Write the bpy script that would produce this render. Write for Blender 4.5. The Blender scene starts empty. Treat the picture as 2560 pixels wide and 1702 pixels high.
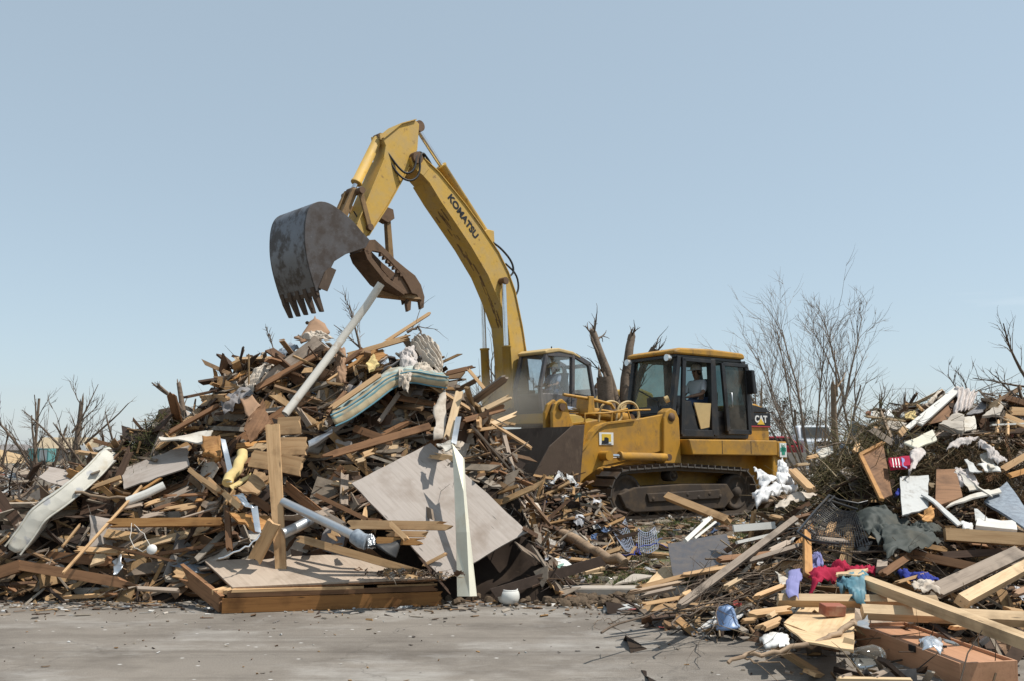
import bpy, bmesh, math, random
from mathutils import Vector as V, Matrix, Euler, noise as mnoise
R = math.radians
SC = bpy.context.scene
COL = SC.collection
# ------------------------------------------------------------------ camera, sky, sun, exposure
FPX, CX, CY, HZ, CAMH = 2200.0, 1280.0, 851.0, 1138.0, 1.65
PITCH = math.atan((HZ - CY) / FPX)
cam = bpy.data.cameras.new('camera'); camo = bpy.data.objects.new('camera', cam); COL.objects.link(camo)
cam.sensor_width = 36.0; cam.lens = 36.0 * FPX / 2560.0; cam.clip_start = 0.1; cam.clip_end = 5000
camo.location = (0, 0, CAMH); camo.rotation_euler = (R(90) + PITCH, 0, 0)
SC.camera = camo
SUN_EL, SUN_AZ = 60.0, 96.0            # azimuth clockwise from +Y
world = bpy.data.worlds.new('World'); SC.world = world; world.use_nodes = True
wn = world.node_tree; wn.nodes.clear()
wo = wn.nodes.new('ShaderNodeOutputWorld'); bg = wn.nodes.new('ShaderNodeBackground')
sky = wn.nodes.new('ShaderNodeTexSky'); sky.sky_type = 'NISHITA'; sky.sun_disc = False
sky.sun_elevation = R(SUN_EL); sky.sun_rotation = R(SUN_AZ)
sky.air_density = 1.0; sky.dust_density = 0.9; sky.ozone_density = 1.0; sky.altitude = 300
bg.inputs['Strength'].default_value = 0.14
hs = wn.nodes.new('ShaderNodeHueSaturation'); hs.inputs['Saturation'].default_value = 0.78; hs.inputs['Hue'].default_value = 0.482
wn.links.new(sky.outputs[0], hs.inputs['Color'])
# thin high cloud wisps, low over the horizon
tc = wn.nodes.new('ShaderNodeTexCoord'); mpw = wn.nodes.new('ShaderNodeMapping'); mpw.inputs['Scale'].default_value = (2.2, 2.2, 16.0); mpw.inputs['Location'].default_value = (-2.75, 0.0, 5.3)
nw = wn.nodes.new('ShaderNodeTexNoise'); nw.inputs['Scale'].default_value = 1.6; nw.inputs['Detail'].default_value = 6
rw = wn.nodes.new('ShaderNodeValToRGB'); rw.color_ramp.elements[0].position = 0.66; rw.color_ramp.elements[1].position = 0.82; rw.color_ramp.elements[1].color = (0.2, 0.2, 0.2, 1)
mw = wn.nodes.new('ShaderNodeMix'); mw.data_type = 'RGBA'; mw.inputs['B'].default_value = (6.2, 6.4, 6.6, 1)
wn.links.new(tc.outputs['Generated'], mpw.inputs['Vector']); wn.links.new(mpw.outputs[0], nw.inputs['Vector']); wn.links.new(nw.outputs['Fac'], rw.inputs['Fac'])
vl = wn.nodes.new('ShaderNodeMix'); vl.data_type = 'RGBA'; vl.inputs['Factor'].default_value = 0.60; vl.inputs['B'].default_value = (2.75, 3.33, 3.85, 1)   # even summer haze over the whole sky
wn.links.new(hs.outputs[0], vl.inputs['A']); wn.links.new(vl.outputs['Result'], mw.inputs['A'])
sx = wn.nodes.new('ShaderNodeSeparateXYZ'); wn.links.new(tc.outputs['Generated'], sx.inputs[0]); lr_ = wn.nodes.new('ShaderNodeMapRange'); lr_.inputs['From Min'].default_value = 0.36; lr_.inputs['From Max'].default_value = 0.22
wn.links.new(sx.outputs['Z'], lr_.inputs['Value']); mm_ = wn.nodes.new('ShaderNodeMath'); mm_.operation = 'MULTIPLY'; wn.links.new(rw.outputs['Color'], mm_.inputs[0]); wn.links.new(lr_.outputs[0], mm_.inputs[1]); wn.links.new(mm_.outputs[0], mw.inputs['Factor'])
wn.links.new(mw.outputs['Result'], bg.inputs['Color']); wn.links.new(bg.outputs[0], wo.inputs['Surface'])
sl = bpy.data.lights.new('sun', 'SUN'); sl.energy = 4.3; sl.angle = R(0.53); sl.color = (1.0, 0.955, 0.88)
slo = bpy.data.objects.new('sun', sl); COL.objects.link(slo)
SDIR = V((math.sin(R(SUN_AZ)) * math.cos(R(SUN_EL)), math.cos(R(SUN_AZ)) * math.cos(R(SUN_EL)), math.sin(R(SUN_EL))))
slo.rotation_euler = SDIR.to_track_quat('Z', 'Y').to_euler(); slo.location = (20, -5, 40)
SC.view_settings.view_transform = 'Standard'; SC.view_settings.look = 'None'
SC.view_settings.gamma = 1.0; SC.view_settings.exposure = 0.27; SC.view_settings.use_curve_mapping = False
SC.cycles.max_bounces = 8; SC.cycles.transparent_max_bounces = 12

# ------------------------------------------------------------------ geometry helpers
FW = V((0, math.cos(PITCH), math.sin(PITCH))); UP = V((0, -math.sin(PITCH), math.cos(PITCH))); CAM = V((0, 0, CAMH))
def ray(u, v): return V(((u - CX) / FPX, 0, 0)) + UP * ((CY - v) / FPX) + FW
def at(u, v, Y):                        # a sight line followed out to the real distance Y
    r = ray(u, v); return CAM + r * (Y / r.y)
def interp(tab, x):
    if x <= tab[0][0]: return tab[0][1]
    for (a, b), (c, d) in zip(tab, tab[1:]):
        if x <= c: return b + (d - b) * (x - a) / (c - a)
    return tab[-1][1]
def sstep(a, b, x):
    t = max(0.0, min(1.0, (x - a) / (b - a))); return t * t * (3 - 2 * t)

class MB:
    def __init__(s): s.v = []; s.f = []; s.sm = []; s.col = []; s.c = None
    def add(s, vs, fs, smooth=False, col=None):
        n = len(s.v); s.v.extend([tuple(p) for p in vs])
        for f in fs: s.f.append([i + n for i in f]); s.sm.append(smooth); s.col.append(col or s.c or (1, 1, 1))
        return s
    def box(s, c, size, M=None, col=None):
        hx, hy, hz = size[0] / 2, size[1] / 2, size[2] / 2; c = V(c)
        vs = []
        for i in range(8):
            p = V((hx if i & 1 else -hx, hy if i & 2 else -hy, hz if i & 4 else -hz))
            if M is not None: p = M @ p
            vs.append(p + c)
        return s.add(vs, [(0, 2, 3, 1), (4, 5, 7, 6), (0, 1, 5, 4), (2, 6, 7, 3), (0, 4, 6, 2), (1, 3, 7, 5)], col=col)
    def bb(s, x0, x1, y0, y1, z0, z1): return s.box(((x0 + x1) / 2, (y0 + y1) / 2, (z0 + z1) / 2), (x1 - x0, y1 - y0, z1 - z0))
    def prism(s, poly, y0, y1):         # polygon in x,z pulled from y0 to y1
        n = len(poly); a = sum(p[0] * q[1] - q[0] * p[1] for p, q in zip(poly, poly[1:] + poly[:1]))
        if a > 0: poly = poly[::-1]
        vs = [(p[0], y0, p[1]) for p in poly] + [(p[0], y1, p[1]) for p in poly]
        fs = [list(range(n))[::-1], list(range(n, 2 * n))] + [(i, (i + 1) % n, n + (i + 1) % n, n + i) for i in range(n)]
        return s.add(vs, fs)
    def tube(s, pts, rad, n=8, caps=True, smooth=True, flat=1.0, col=None):
        pts = [V(p) for p in pts]; m = len(pts)
        if not hasattr(rad, '__len__'): rad = [rad] * m
        vs = []; prev = None
        for i, p in enumerate(pts):
            t = (pts[min(i + 1, m - 1)] - pts[max(i - 1, 0)])
            t = t.normalized() if t.length > 1e-9 else V((0, 0, 1))
            if prev is None: a = t.orthogonal().normalized()
            else:
                a = prev - t * prev.dot(t); a = a.normalized() if a.length > 1e-6 else t.orthogonal().normalized()
            prev = a; b = t.cross(a)
            for k in range(n):
                w = 2 * math.pi * k / n; vs.append(p + a * (math.cos(w) * rad[i]) + b * (math.sin(w) * rad[i] * flat))
        fs = [(i * n + k, i * n + (k + 1) % n, (i + 1) * n + (k + 1) % n, (i + 1) * n + k) for i in range(m - 1) for k in range(n)]
        s.add(vs, fs, smooth, col)
        if caps: s.add(vs[:n], [tuple(range(n))[::-1]], False, col); s.add(vs[-n:], [tuple(range(n))], False, col)
        return s
    def lathe(s, prof, c, ax=(0, 0, 1), n=20, smooth=True):   # prof: (radius, height)
        ax = V(ax).normalized(); a = ax.orthogonal().normalized(); b = ax.cross(a); c = V(c); vs = []
        for r, h in prof:
            for k in range(n):
                w = 2 * math.pi * k / n; vs.append(c + ax * h + (a * math.cos(w) + b * math.sin(w)) * r)
        m = len(prof)
        fs = [(i * n + k, i * n + (k + 1) % n, (i + 1) * n + (k + 1) % n, (i + 1) * n + k) for i in range(m - 1) for k in range(n)]
        return s.add(vs, fs, smooth)
    def hull_ring(s, path, y0, y1, inner):  # closed belt: outer path and inner path (x,z lists of the same length)
        n = len(path)
        vs = [(p[0], y, p[1]) for y in (y0, y1) for p in path] + [(p[0], y, p[1]) for y in (y0, y1) for p in inner]
        fs = []
        for i in range(n):
            j = (i + 1) % n
            fs += [(i, j, n + j, n + i), (2 * n + i, 3 * n + i, 3 * n + j, 2 * n + j), (i, 2 * n + i, 2 * n + j, j), (n + i, n + j, 3 * n + j, 3 * n + i)]
        return s.add(vs, fs)
    def mesh(s, name, colattr=False):
        me = bpy.data.meshes.new(name); me.from_pydata(s.v, [], s.f); me.polygons.foreach_set('use_smooth', s.sm)
        if colattr:
            at_ = me.color_attributes.new('Col', 'FLOAT_COLOR', 'CORNER'); buf = []
            for f, c in zip(s.f, s.col): buf += [c[0], c[1], c[2], 1.0] * len(f)
            at_.data.foreach_set('color', buf)
        me.update(); return me
    def build(s, name, mat, parent=None, bevel=0, colattr=False, fix=False, soft=0):
        me = s.mesh(name, colattr)
        if soft: me.polygons.foreach_set('use_smooth', [True] * len(me.polygons)); me.set_sharp_from_angle(angle=R(soft))
        if fix:
            bm = bmesh.new(); bm.from_mesh(me); bmesh.ops.recalc_face_normals(bm, faces=bm.faces); bm.to_mesh(me); bm.free()
        o = bpy.data.objects.new(name, me); COL.objects.link(o)
        if mat: me.materials.append(M[mat] if isinstance(mat, str) else mat)
        if parent: o.parent = parent
        if bevel:
            b = o.modifiers.new('bevel', 'BEVEL'); b.width = bevel; b.segments = 2; b.limit_method = 'ANGLE'; b.angle_limit = R(35)
        return o
def tag(o, label=None, cat=None, group=None, kind=None):
    if label: o['label'] = label
    if cat: o['category'] = cat
    if group: o['group'] = group
    if kind: o['kind'] = kind
    return o
def empty(name, loc=(0, 0, 0), rz=0, label=None, cat=None, group=None):
    o = bpy.data.objects.new(name, None); COL.objects.link(o); o.location = loc; o.rotation_euler = (0, 0, rz)
    o.empty_display_size = 0.2; return tag(o, label, cat, group)
def copy_tree(o, parent=None):
    c = o.copy(); COL.objects.link(c); c.parent = parent
    for ch in o.children: copy_tree(ch, c)
    return c
def text_mesh(name, body, size, mat, parent, loc, rot, depth=0.004, bold=0.0, sx=1.0):
    cu = bpy.data.curves.new(name, 'FONT'); cu.body = body; cu.size = size; cu.extrude = depth; cu.offset = bold
    cu.align_x = 'CENTER'; cu.align_y = 'CENTER'
    t = bpy.data.objects.new(name + '_tmp', cu); COL.objects.link(t)
    me = bpy.data.meshes.new_from_object(t.evaluated_get(bpy.context.evaluated_depsgraph_get()))
    bpy.data.objects.remove(t); bpy.data.curves.remove(cu)
    o = bpy.data.objects.new(name, me); COL.objects.link(o); me.materials.clear(); me.materials.append(M[mat])
    o.parent = parent; o.location = loc; o.rotation_euler = rot; o.scale = (sx, 1, 1); return o

# ------------------------------------------------------------------ materials
M = {}
def _mat(name):
    m = bpy.data.materials.new(name); m.use_nodes = True; M[name] = m
    nt = m.node_tree; return m, nt, nt.nodes['Principled BSDF']
def N(nt, t, **kw):
    n = nt.nodes.new(t)
    for k, v in kw.items():
        if k.startswith('_'): setattr(n, k[1:], v)
        else: n.inputs[k.replace('__', ' ')].default_value = v
    return n
def ramp(nt, fac, stops):
    r = nt.nodes.new('ShaderNodeValToRGB'); e = r.color_ramp.elements
    while len(e) < len(stops): e.new(0.5)
    for el, (p, c) in zip(e, stops): el.position = p; el.color = (c[0], c[1], c[2], 1) if hasattr(c, '__len__') else (c, c, c, 1)
    nt.links.new(fac, r.inputs['Fac']); return r.outputs['Color']
def mix(nt, a, b, fac, mode='MIX'):
    m = nt.nodes.new('ShaderNodeMix'); m.data_type = 'RGBA'; m.blend_type = mode
    for s, x in ((m.inputs['Factor'], fac), (m.inputs['A'], a), (m.inputs['B'], b)):
        if hasattr(x, 'links'): nt.links.new(x, s)
        elif hasattr(x, '__len__'): s.default_value = (x[0], x[1], x[2], 1)
        else: s.default_value = x
    return m.outputs['Result']
def chaikin(P, k=2):
    for _ in range(k):
        Q = [P[0]]
        for a, b in zip(P, P[1:]): Q += [(a[0] * .75 + b[0] * .25, a[1] * .75 + b[1] * .25), (a[0] * .25 + b[0] * .75, a[1] * .25 + b[1] * .75)]
        P = Q + [P[-1]]
    return P
def coords(nt, scale=(1, 1, 1), kind='Object'):
    tc = nt.nodes.new('ShaderNodeTexCoord'); mp = nt.nodes.new('ShaderNodeMapping'); mp.inputs['Scale'].default_value = scale
    nt.links.new(tc.outputs[kind], mp.inputs['Vector']); return mp.outputs['Vector']
def noise(nt, vec, scale, detail=4, rough=0.6):
    n = N(nt, 'ShaderNodeTexNoise', Scale=scale, Detail=detail, Roughness=rough); nt.links.new(vec, n.inputs['Vector']); return n.outputs['Fac']
def bump(nt, b, h, strength=0.3, dist=0.01):
    n = N(nt, 'ShaderNodeBump', Strength=strength, Distance=dist); nt.links.new(h, n.inputs['Height']); nt.links.new(n.outputs['Normal'], b.inputs['Normal'])
def objrand(nt): return nt.nodes.new('ShaderNodeObjectInfo').outputs['Random']

def m_wood(name, c1, c2, c3=None, rough=0.75, vary=0.35):
    m, nt, b = _mat(name); v = coords(nt, (1.2, 22, 22)); g = noise(nt, v, 1.6, 6, 0.65)
    col = ramp(nt, g, [(0.3, c2), (0.5, c1), (0.75, [x * 1.12 for x in c1])])
    d = noise(nt, coords(nt, (1, 1, 1)), 2.3, 5, 0.6)
    col = mix(nt, col, c3 or [x * 0.35 for x in c2], ramp(nt, d, [(0.5, 0.0), (0.72, 0.75)]))
    kn = N(nt, 'ShaderNodeTexVoronoi', Scale=2.0); nt.links.new(coords(nt, (1.0, 5, 5)), kn.inputs['Vector'])
    col = mix(nt, col, [x * 0.25 for x in c2], ramp(nt, kn.outputs['Distance'], [(0.03, 0.8), (0.1, 0.0)]))
    rv = ramp(nt, objrand(nt), [(0, 1 - vary), (1, 1 + vary * 0.45)])
    col = mix(nt, col, rv, 1.0, 'MULTIPLY'); nt.links.new(col, b.inputs['Base Color']); b.inputs['Roughness'].default_value = rough
    b.inputs['Specular IOR Level'].default_value = 0.25
    bump(nt, b, g, 0.35, 0.004)
def m_plain(name, c, rough=0.6, metal=0.0, dirt=None, dscale=3.0, dlo=0.5, dhi=0.75, bmp=0.15, spec=0.4, streak=None, vary=0.0, coat=0):
    m, nt, b = _mat(name); v = coords(nt); n1 = noise(nt, v, dscale, 6, 0.65)
    col = mix(nt, c, [x * 0.82 for x in c], noise(nt, v, dscale * 4.1, 3))
    if dirt: col = mix(nt, col, dirt, ramp(nt, n1, [(dlo, 0.0), (dhi, 0.85)]))
    if streak: col = mix(nt, col, streak[0], ramp(nt, noise(nt, coords(nt, streak[1]), 2.0, 5, 0.7), [(streak[2], 0.0), (streak[3], 0.9)]))
    if vary: col = mix(nt, col, ramp(nt, objrand(nt), [(0, 1 - vary), (1, 1 + vary * 0.4)]), 1.0, 'MULTIPLY')
    nt.links.new(col, b.inputs['Base Color']); b.inputs['Metallic'].default_value = metal; b.inputs['Specular IOR Level'].default_value = spec
    rr = ramp(nt, n1, [(0.3, max(0.05, rough - 0.12)), (0.8, min(1, rough + 0.2))]); nt.links.new(rr, b.inputs['Roughness'])
    if coat: b.inputs['Coat Weight'].default_value = coat; b.inputs['Coat Roughness'].default_value = 0.25
    if bmp: bump(nt, b, n1, bmp, 0.01)
def m_col(name, rough=0.8, spec=0.25):   # colour per piece from the mesh, plus grain
    m, nt, b = _mat(name); a = nt.nodes.new('ShaderNodeVertexColor'); a.layer_name = 'Col'
    g = noise(nt, coords(nt), 9.0, 5, 0.7); col = mix(nt, a.outputs['Color'], ramp(nt, g, [(0.25, 0.55), (0.75, 1.15)]), 1.0, 'MULTIPLY')
    nt.links.new(col, b.inputs['Base Color']); b.inputs['Roughness'].default_value = rough; b.inputs['Specular IOR Level'].default_value = spec
    bump(nt, b, noise(nt, coords(nt), 40.0, 3), 0.25, 0.004)
def m_glass(name, tint=(0.55, 0.62, 0.6), gloss=0.12, dust=0.1):
    m, nt, b = _mat(name); nt.nodes.remove(b); o = nt.nodes['Material Output']
    t = N(nt, 'ShaderNodeBsdfTransparent'); t.inputs['Color'].default_value = (*tint, 1)
    g = N(nt, 'ShaderNodeBsdfGlossy'); g.inputs['Roughness'].default_value = 0.06; g.inputs['Color'].default_value = (0.9, 0.9, 0.9, 1)
    d = N(nt, 'ShaderNodeBsdfDiffuse'); d.inputs['Color'].default_value = (0.35, 0.3, 0.24, 1)
    fr = N(nt, 'ShaderNodeFresnel', IOR=1.28); x = N(nt, 'ShaderNodeMixShader'); nt.links.new(fr.outputs[0], x.inputs[0])
    nt.links.new(t.outputs[0], x.inputs[1]); nt.links.new(g.outputs[0], x.inputs[2])
    y = N(nt, 'ShaderNodeMixShader'); dn = ramp(nt, noise(nt, coords(nt), 2.5, 4), [(0.35, dust * 0.4), (0.75, dust * 1.8)]); nt.links.new(dn, y.inputs[0])
    nt.links.new(x.outputs[0], y.inputs[1]); nt.links.new(d.outputs[0], y.inputs[2]); nt.links.new(y.outputs[0], o.inputs['Surface'])

m_wood('lumber', (0.54, 0.345, 0.18), (0.38, 0.215, 0.10))
m_wood('lumber_pale', (0.54, 0.39, 0.235), (0.42, 0.28, 0.155), vary=0.22)
m_wood('rim_wood', (0.30, 0.14, 0.045), (0.20, 0.085, 0.028))
m_wood('lumber_orange', (0.48, 0.25, 0.09), (0.32, 0.14, 0.045))
m_wood('wood_brown', (0.23, 0.12, 0.06), (0.13, 0.065, 0.032))
m_wood('wood_dark', (0.10, 0.06, 0.04), (0.05, 0.03, 0.02))
m_wood('wood_grey', (0.34, 0.27, 0.21), (0.22, 0.17, 0.13))
m_wood('plywood', (0.43, 0.345, 0.27), (0.36, 0.28, 0.215), (0.24, 0.18, 0.13), vary=0.12)
m_wood('plywood_grey', (0.35, 0.305, 0.27), (0.30, 0.26, 0.225), (0.21, 0.165, 0.13), vary=0.05)
m_wood('plywood_tan', (0.60, 0.43, 0.25), (0.50, 0.34, 0.18), (0.30, 0.20, 0.12), vary=0.12)
m_wood('laminate', (0.46, 0.25, 0.145), (0.38, 0.20, 0.115), (0.36, 0.20, 0.11), rough=0.45, vary=0.0)
m_wood('bark', (0.17, 0.125, 0.09), (0.08, 0.056, 0.04), vary=0.3)
m_wood('bark_grey', (0.27, 0.215, 0.17), (0.16, 0.12, 0.09), vary=0.15)
m_wood('bark_pale', (0.33, 0.235, 0.155), (0.17, 0.11, 0.07), vary=0.3)
m_plain('exc_yellow', (0.56, 0.345, 0.065), 0.6, dirt=(0.40, 0.29, 0.14), dscale=2.6, dlo=0.42, dhi=0.75, streak=((0.16, 0.09, 0.04), (2.5, 2.5, 2.5), 0.60, 0.72))
m_plain('cat_yellow', (0.50, 0.255, 0.03), 0.55, dirt=(0.22, 0.135, 0.055), dscale=2.6, dlo=0.44, dhi=0.72, streak=((0.11, 0.07, 0.035), (2.2, 2.2, 1.4), 0.56, 0.74))
m_plain('machine_cream', (0.56, 0.40, 0.18), 0.55, dirt=(0.4, 0.3, 0.16))
m_plain('bucket_side', (0.10, 0.09, 0.088), 0.55, metal=0.3, dirt=(0.048, 0.034, 0.026), dscale=3.0, dlo=0.42, dhi=0.62, bmp=0.5, streak=((0.14, 0.13, 0.125), (5, 5, 5), .62, .75))
m_plain('link_steel', (0.26, 0.155, 0.06), 0.7, dirt=(0.10, 0.06, 0.035), dscale=5.0, dlo=0.42, bmp=0.4)
m_plain('bucket_steel', (0.165, 0.165, 0.178), 0.42, metal=0.4, dirt=(0.05, 0.034, 0.025), dscale=2.3, dlo=0.46, dhi=0.56, bmp=0.6)
m_plain('bucket_rust', (0.085, 0.055, 0.036), 0.75, dirt=(0.04, 0.026, 0.019), dscale=2.2, bmp=0.7, streak=((0.13, 0.09, 0.06), (4, 4, 1.0), .56, .75))
m_plain('dirty_steel', (0.15, 0.088, 0.05), 0.7, metal=0.2, dirt=(0.07, 0.045, 0.03), dscale=4.0, bmp=0.4)
m_plain('track_steel', (0.11, 0.085, 0.065), 0.55, metal=0.4, dirt=(0.16, 0.11, 0.07), dscale=5.0, bmp=0.4)
m_plain('shoe_steel', (0.22, 0.19, 0.165), 0.42, metal=0.75, dirt=(0.15, 0.105, 0.07), dscale=5.0, bmp=0.3)
m_plain('undercarriage', (0.05, 0.036, 0.026), 0.85, dirt=(0.12, 0.08, 0.045), dscale=3.2, bmp=0.5)
m_plain('chrome', (0.75, 0.76, 0.78), 0.16, metal=1.0, bmp=0)
m_plain('galvanized', (0.56, 0.58, 0.60), 0.38, metal=0.8, dirt=(0.42, 0.40, 0.36), bmp=0.2)
m_plain('aluminium', (0.80, 0.81, 0.82), 0.3, metal=0.85, bmp=0.15)
m_plain('white_metal', (0.74, 0.70, 0.56), 0.42, metal=0.25, dirt=(0.55, 0.46, 0.30), dscale=2.5, dlo=0.55, bmp=0.25)
m_plain('black_paint', (0.018, 0.018, 0.02), 0.35, dirt=(0.07, 0.055, 0.04), dscale=3.0, bmp=0.05)
m_plain('black_rubber', (0.02, 0.02, 0.021), 0.6, dirt=(0.06, 0.05, 0.04), bmp=0.2)
m_plain('white_paint', (0.64, 0.62, 0.57), 0.5, dirt=(0.45, 0.38, 0.28), dscale=3.0, dlo=0.58, dhi=0.85)
m_plain('white_plastic', (0.78, 0.77, 0.74), 0.35, dirt=(0.55, 0.48, 0.38), dscale=4.0, dlo=0.55, dhi=0.85)
m_plain('pvc', (0.66, 0.62, 0.55), 0.4, dirt=(0.33, 0.20, 0.10), dscale=5.0, dlo=0.56, dhi=0.74)
m_plain('white_cloth', (0.70, 0.69, 0.68), 0.9, dirt=(0.50, 0.44, 0.36), dscale=2.5, dlo=0.58, dhi=0.85, spec=0.1)
m_plain('curtain', (0.55, 0.48, 0.40), 0.9, dirt=(0.25, 0.19, 0.14), dscale=4.0, spec=0.1)
m_plain('tarp_green', (0.045, 0.052, 0.045), 0.75, dirt=(0.10, 0.09, 0.068), dscale=2.0)
m_plain('red_cloth', (0.36, 0.022, 0.055), 0.9, dirt=(0.20, 0.03, 0.045), spec=0.1)
m_plain('purple_cloth', (0.24, 0.24, 0.44), 0.9, dirt=(0.15, 0.145, 0.27), spec=0.1)
m_plain('teal_cloth', (0.11, 0.23, 0.28), 0.9, dirt=(0.30, 0.38, 0.40), dlo=0.5, dhi=0.7, spec=0.1)
m_plain('blue_cloth', (0.04, 0.055, 0.26), 0.9, spec=0.1)
m_plain('mint_plastic', (0.22, 0.38, 0.32), 0.45)
m_plain('blue_plastic', (0.22, 0.34, 0.58), 0.35, dirt=(0.40, 0.44, 0.50), dlo=0.5)
m_plain('basket_blue', (0.27, 0.31, 0.40), 0.45)
m_plain('brick_red', (0.30, 0.10, 0.06), 0.85, dirt=(0.55, 0.40, 0.28), dscale=3.0)
m_plain('concrete', (0.42, 0.37, 0.31), 0.85, dirt=(0.27, 0.23, 0.19), dscale=4.0, bmp=0.4)
m_plain('drywall', (0.58, 0.54, 0.47), 0.85, dirt=(0.36, 0.28, 0.19), dscale=4.0, bmp=0.2)
m_plain('shingle', (0.20, 0.19, 0.19), 0.9, dirt=(0.30, 0.27, 0.25), dscale=8.0, bmp=0.5)
m_plain('dark_panel', (0.085, 0.083, 0.09), 0.5, dirt=(0.14, 0.115, 0.095), dscale=7.0, dlo=0.4)
m_plain('marble_panel', (0.30, 0.34, 0.38), 0.35, dirt=(0.16, 0.18, 0.21), dscale=14.0, dlo=0.42, dhi=0.6, bmp=0.05)
m_plain('board_white', (0.48, 0.48, 0.46), 0.6, dirt=(0.18, 0.15, 0.12), dscale=6.0, dlo=0.54, dhi=0.7)
m_plain('cardboard', (0.33, 0.20, 0.12), 0.9, dirt=(0.22, 0.14, 0.09))
m_plain('foam', (0.66, 0.50, 0.22), 0.9, dirt=(0.45, 0.33, 0.15))
m_plain('insulation', (0.56, 0.51, 0.48), 0.95, dirt=(0.45, 0.38, 0.34), dscale=8, bmp=0.8, spec=0.05)
m_plain('dirt_clod', (0.13, 0.095, 0.065), 0.95, dirt=(0.07, 0.05, 0.035), dscale=6, bmp=0.8, spec=0.1)
m_plain('rubble_core_shaded', (0.03, 0.021, 0.016), 0.95, dirt=(0.055, 0.04, 0.028), dscale=2.5, bmp=0.8, spec=0.1)  # brown earth taken near black: shade of the pile's gaps put into the colour
m_plain('car_white', (0.72, 0.73, 0.74), 0.25, coat=0.6, bmp=0)
m_plain('car_red', (0.42, 0.02, 0.03), 0.25, coat=0.6, bmp=0)
m_plain('teal_paint', (0.12, 0.30, 0.30), 0.5)
m_plain('house_grey', (0.30, 0.27, 0.25), 0.85, dirt=(0.22, 0.19, 0.17))
m_plain('house_tan', (0.45, 0.36, 0.24), 0.85, dirt=(0.33, 0.25, 0.16))
m_plain('roof_grey', (0.22, 0.20, 0.19), 0.9)
m_plain('sign_green', (0.03, 0.30, 0.20), 0.5); m_plain('sign_white', (0.78, 0.78, 0.74), 0.5); m_plain('sign_yellow', (0.75, 0.50, 0.05), 0.5)
m_plain('letter_black', (0.012, 0.013, 0.016), 0.45); m_plain('letter_white', (0.75, 0.75, 0.72), 0.45); m_plain('pink_red', (0.62, 0.12, 0.12), 0.6)
m_plain('skin', (0.30, 0.17, 0.11), 0.55, bmp=0); m_plain('shirt_white', (0.72, 0.73, 0.75), 0.9, bmp=0); m_plain('shirt_blue', (0.34, 0.40, 0.50), 0.9, bmp=0)
m_plain('denim', (0.06, 0.085, 0.15), 0.9); m_plain('helmet_yellow', (0.70, 0.45, 0.03), 0.4, bmp=0); m_plain('helmet_white', (0.72, 0.70, 0.66), 0.4, bmp=0)
m_plain('hair', (0.03, 0.02, 0.015), 0.7); m_plain('seat_black', (0.03, 0.03, 0.032), 0.8)
m_plain('lamp_glass', (0.72, 0.71, 0.66), 0.22, dirt=(0.45, 0.40, 0.33), dscale=5.0, dlo=0.55, bmp=0)
m_plain('wire_white', (0.62, 0.58, 0.52), 0.5); m_plain('headlight', (0.75, 0.78, 0.8), 0.1, metal=0.5, bmp=0)
m_glass('cab_glass', (0.50, 0.60, 0.58), dust=0.22); m_glass('cab_glass_dark', (0.25, 0.34, 0.36), dust=0.14); m_glass('clear_plastic', (0.8, 0.85, 0.88), dust=0.15); m_glass('car_glass', (0.25, 0.3, 0.32))
m_col('scrap'); m_col('metal_scrap', 0.35, 0.5)
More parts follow.
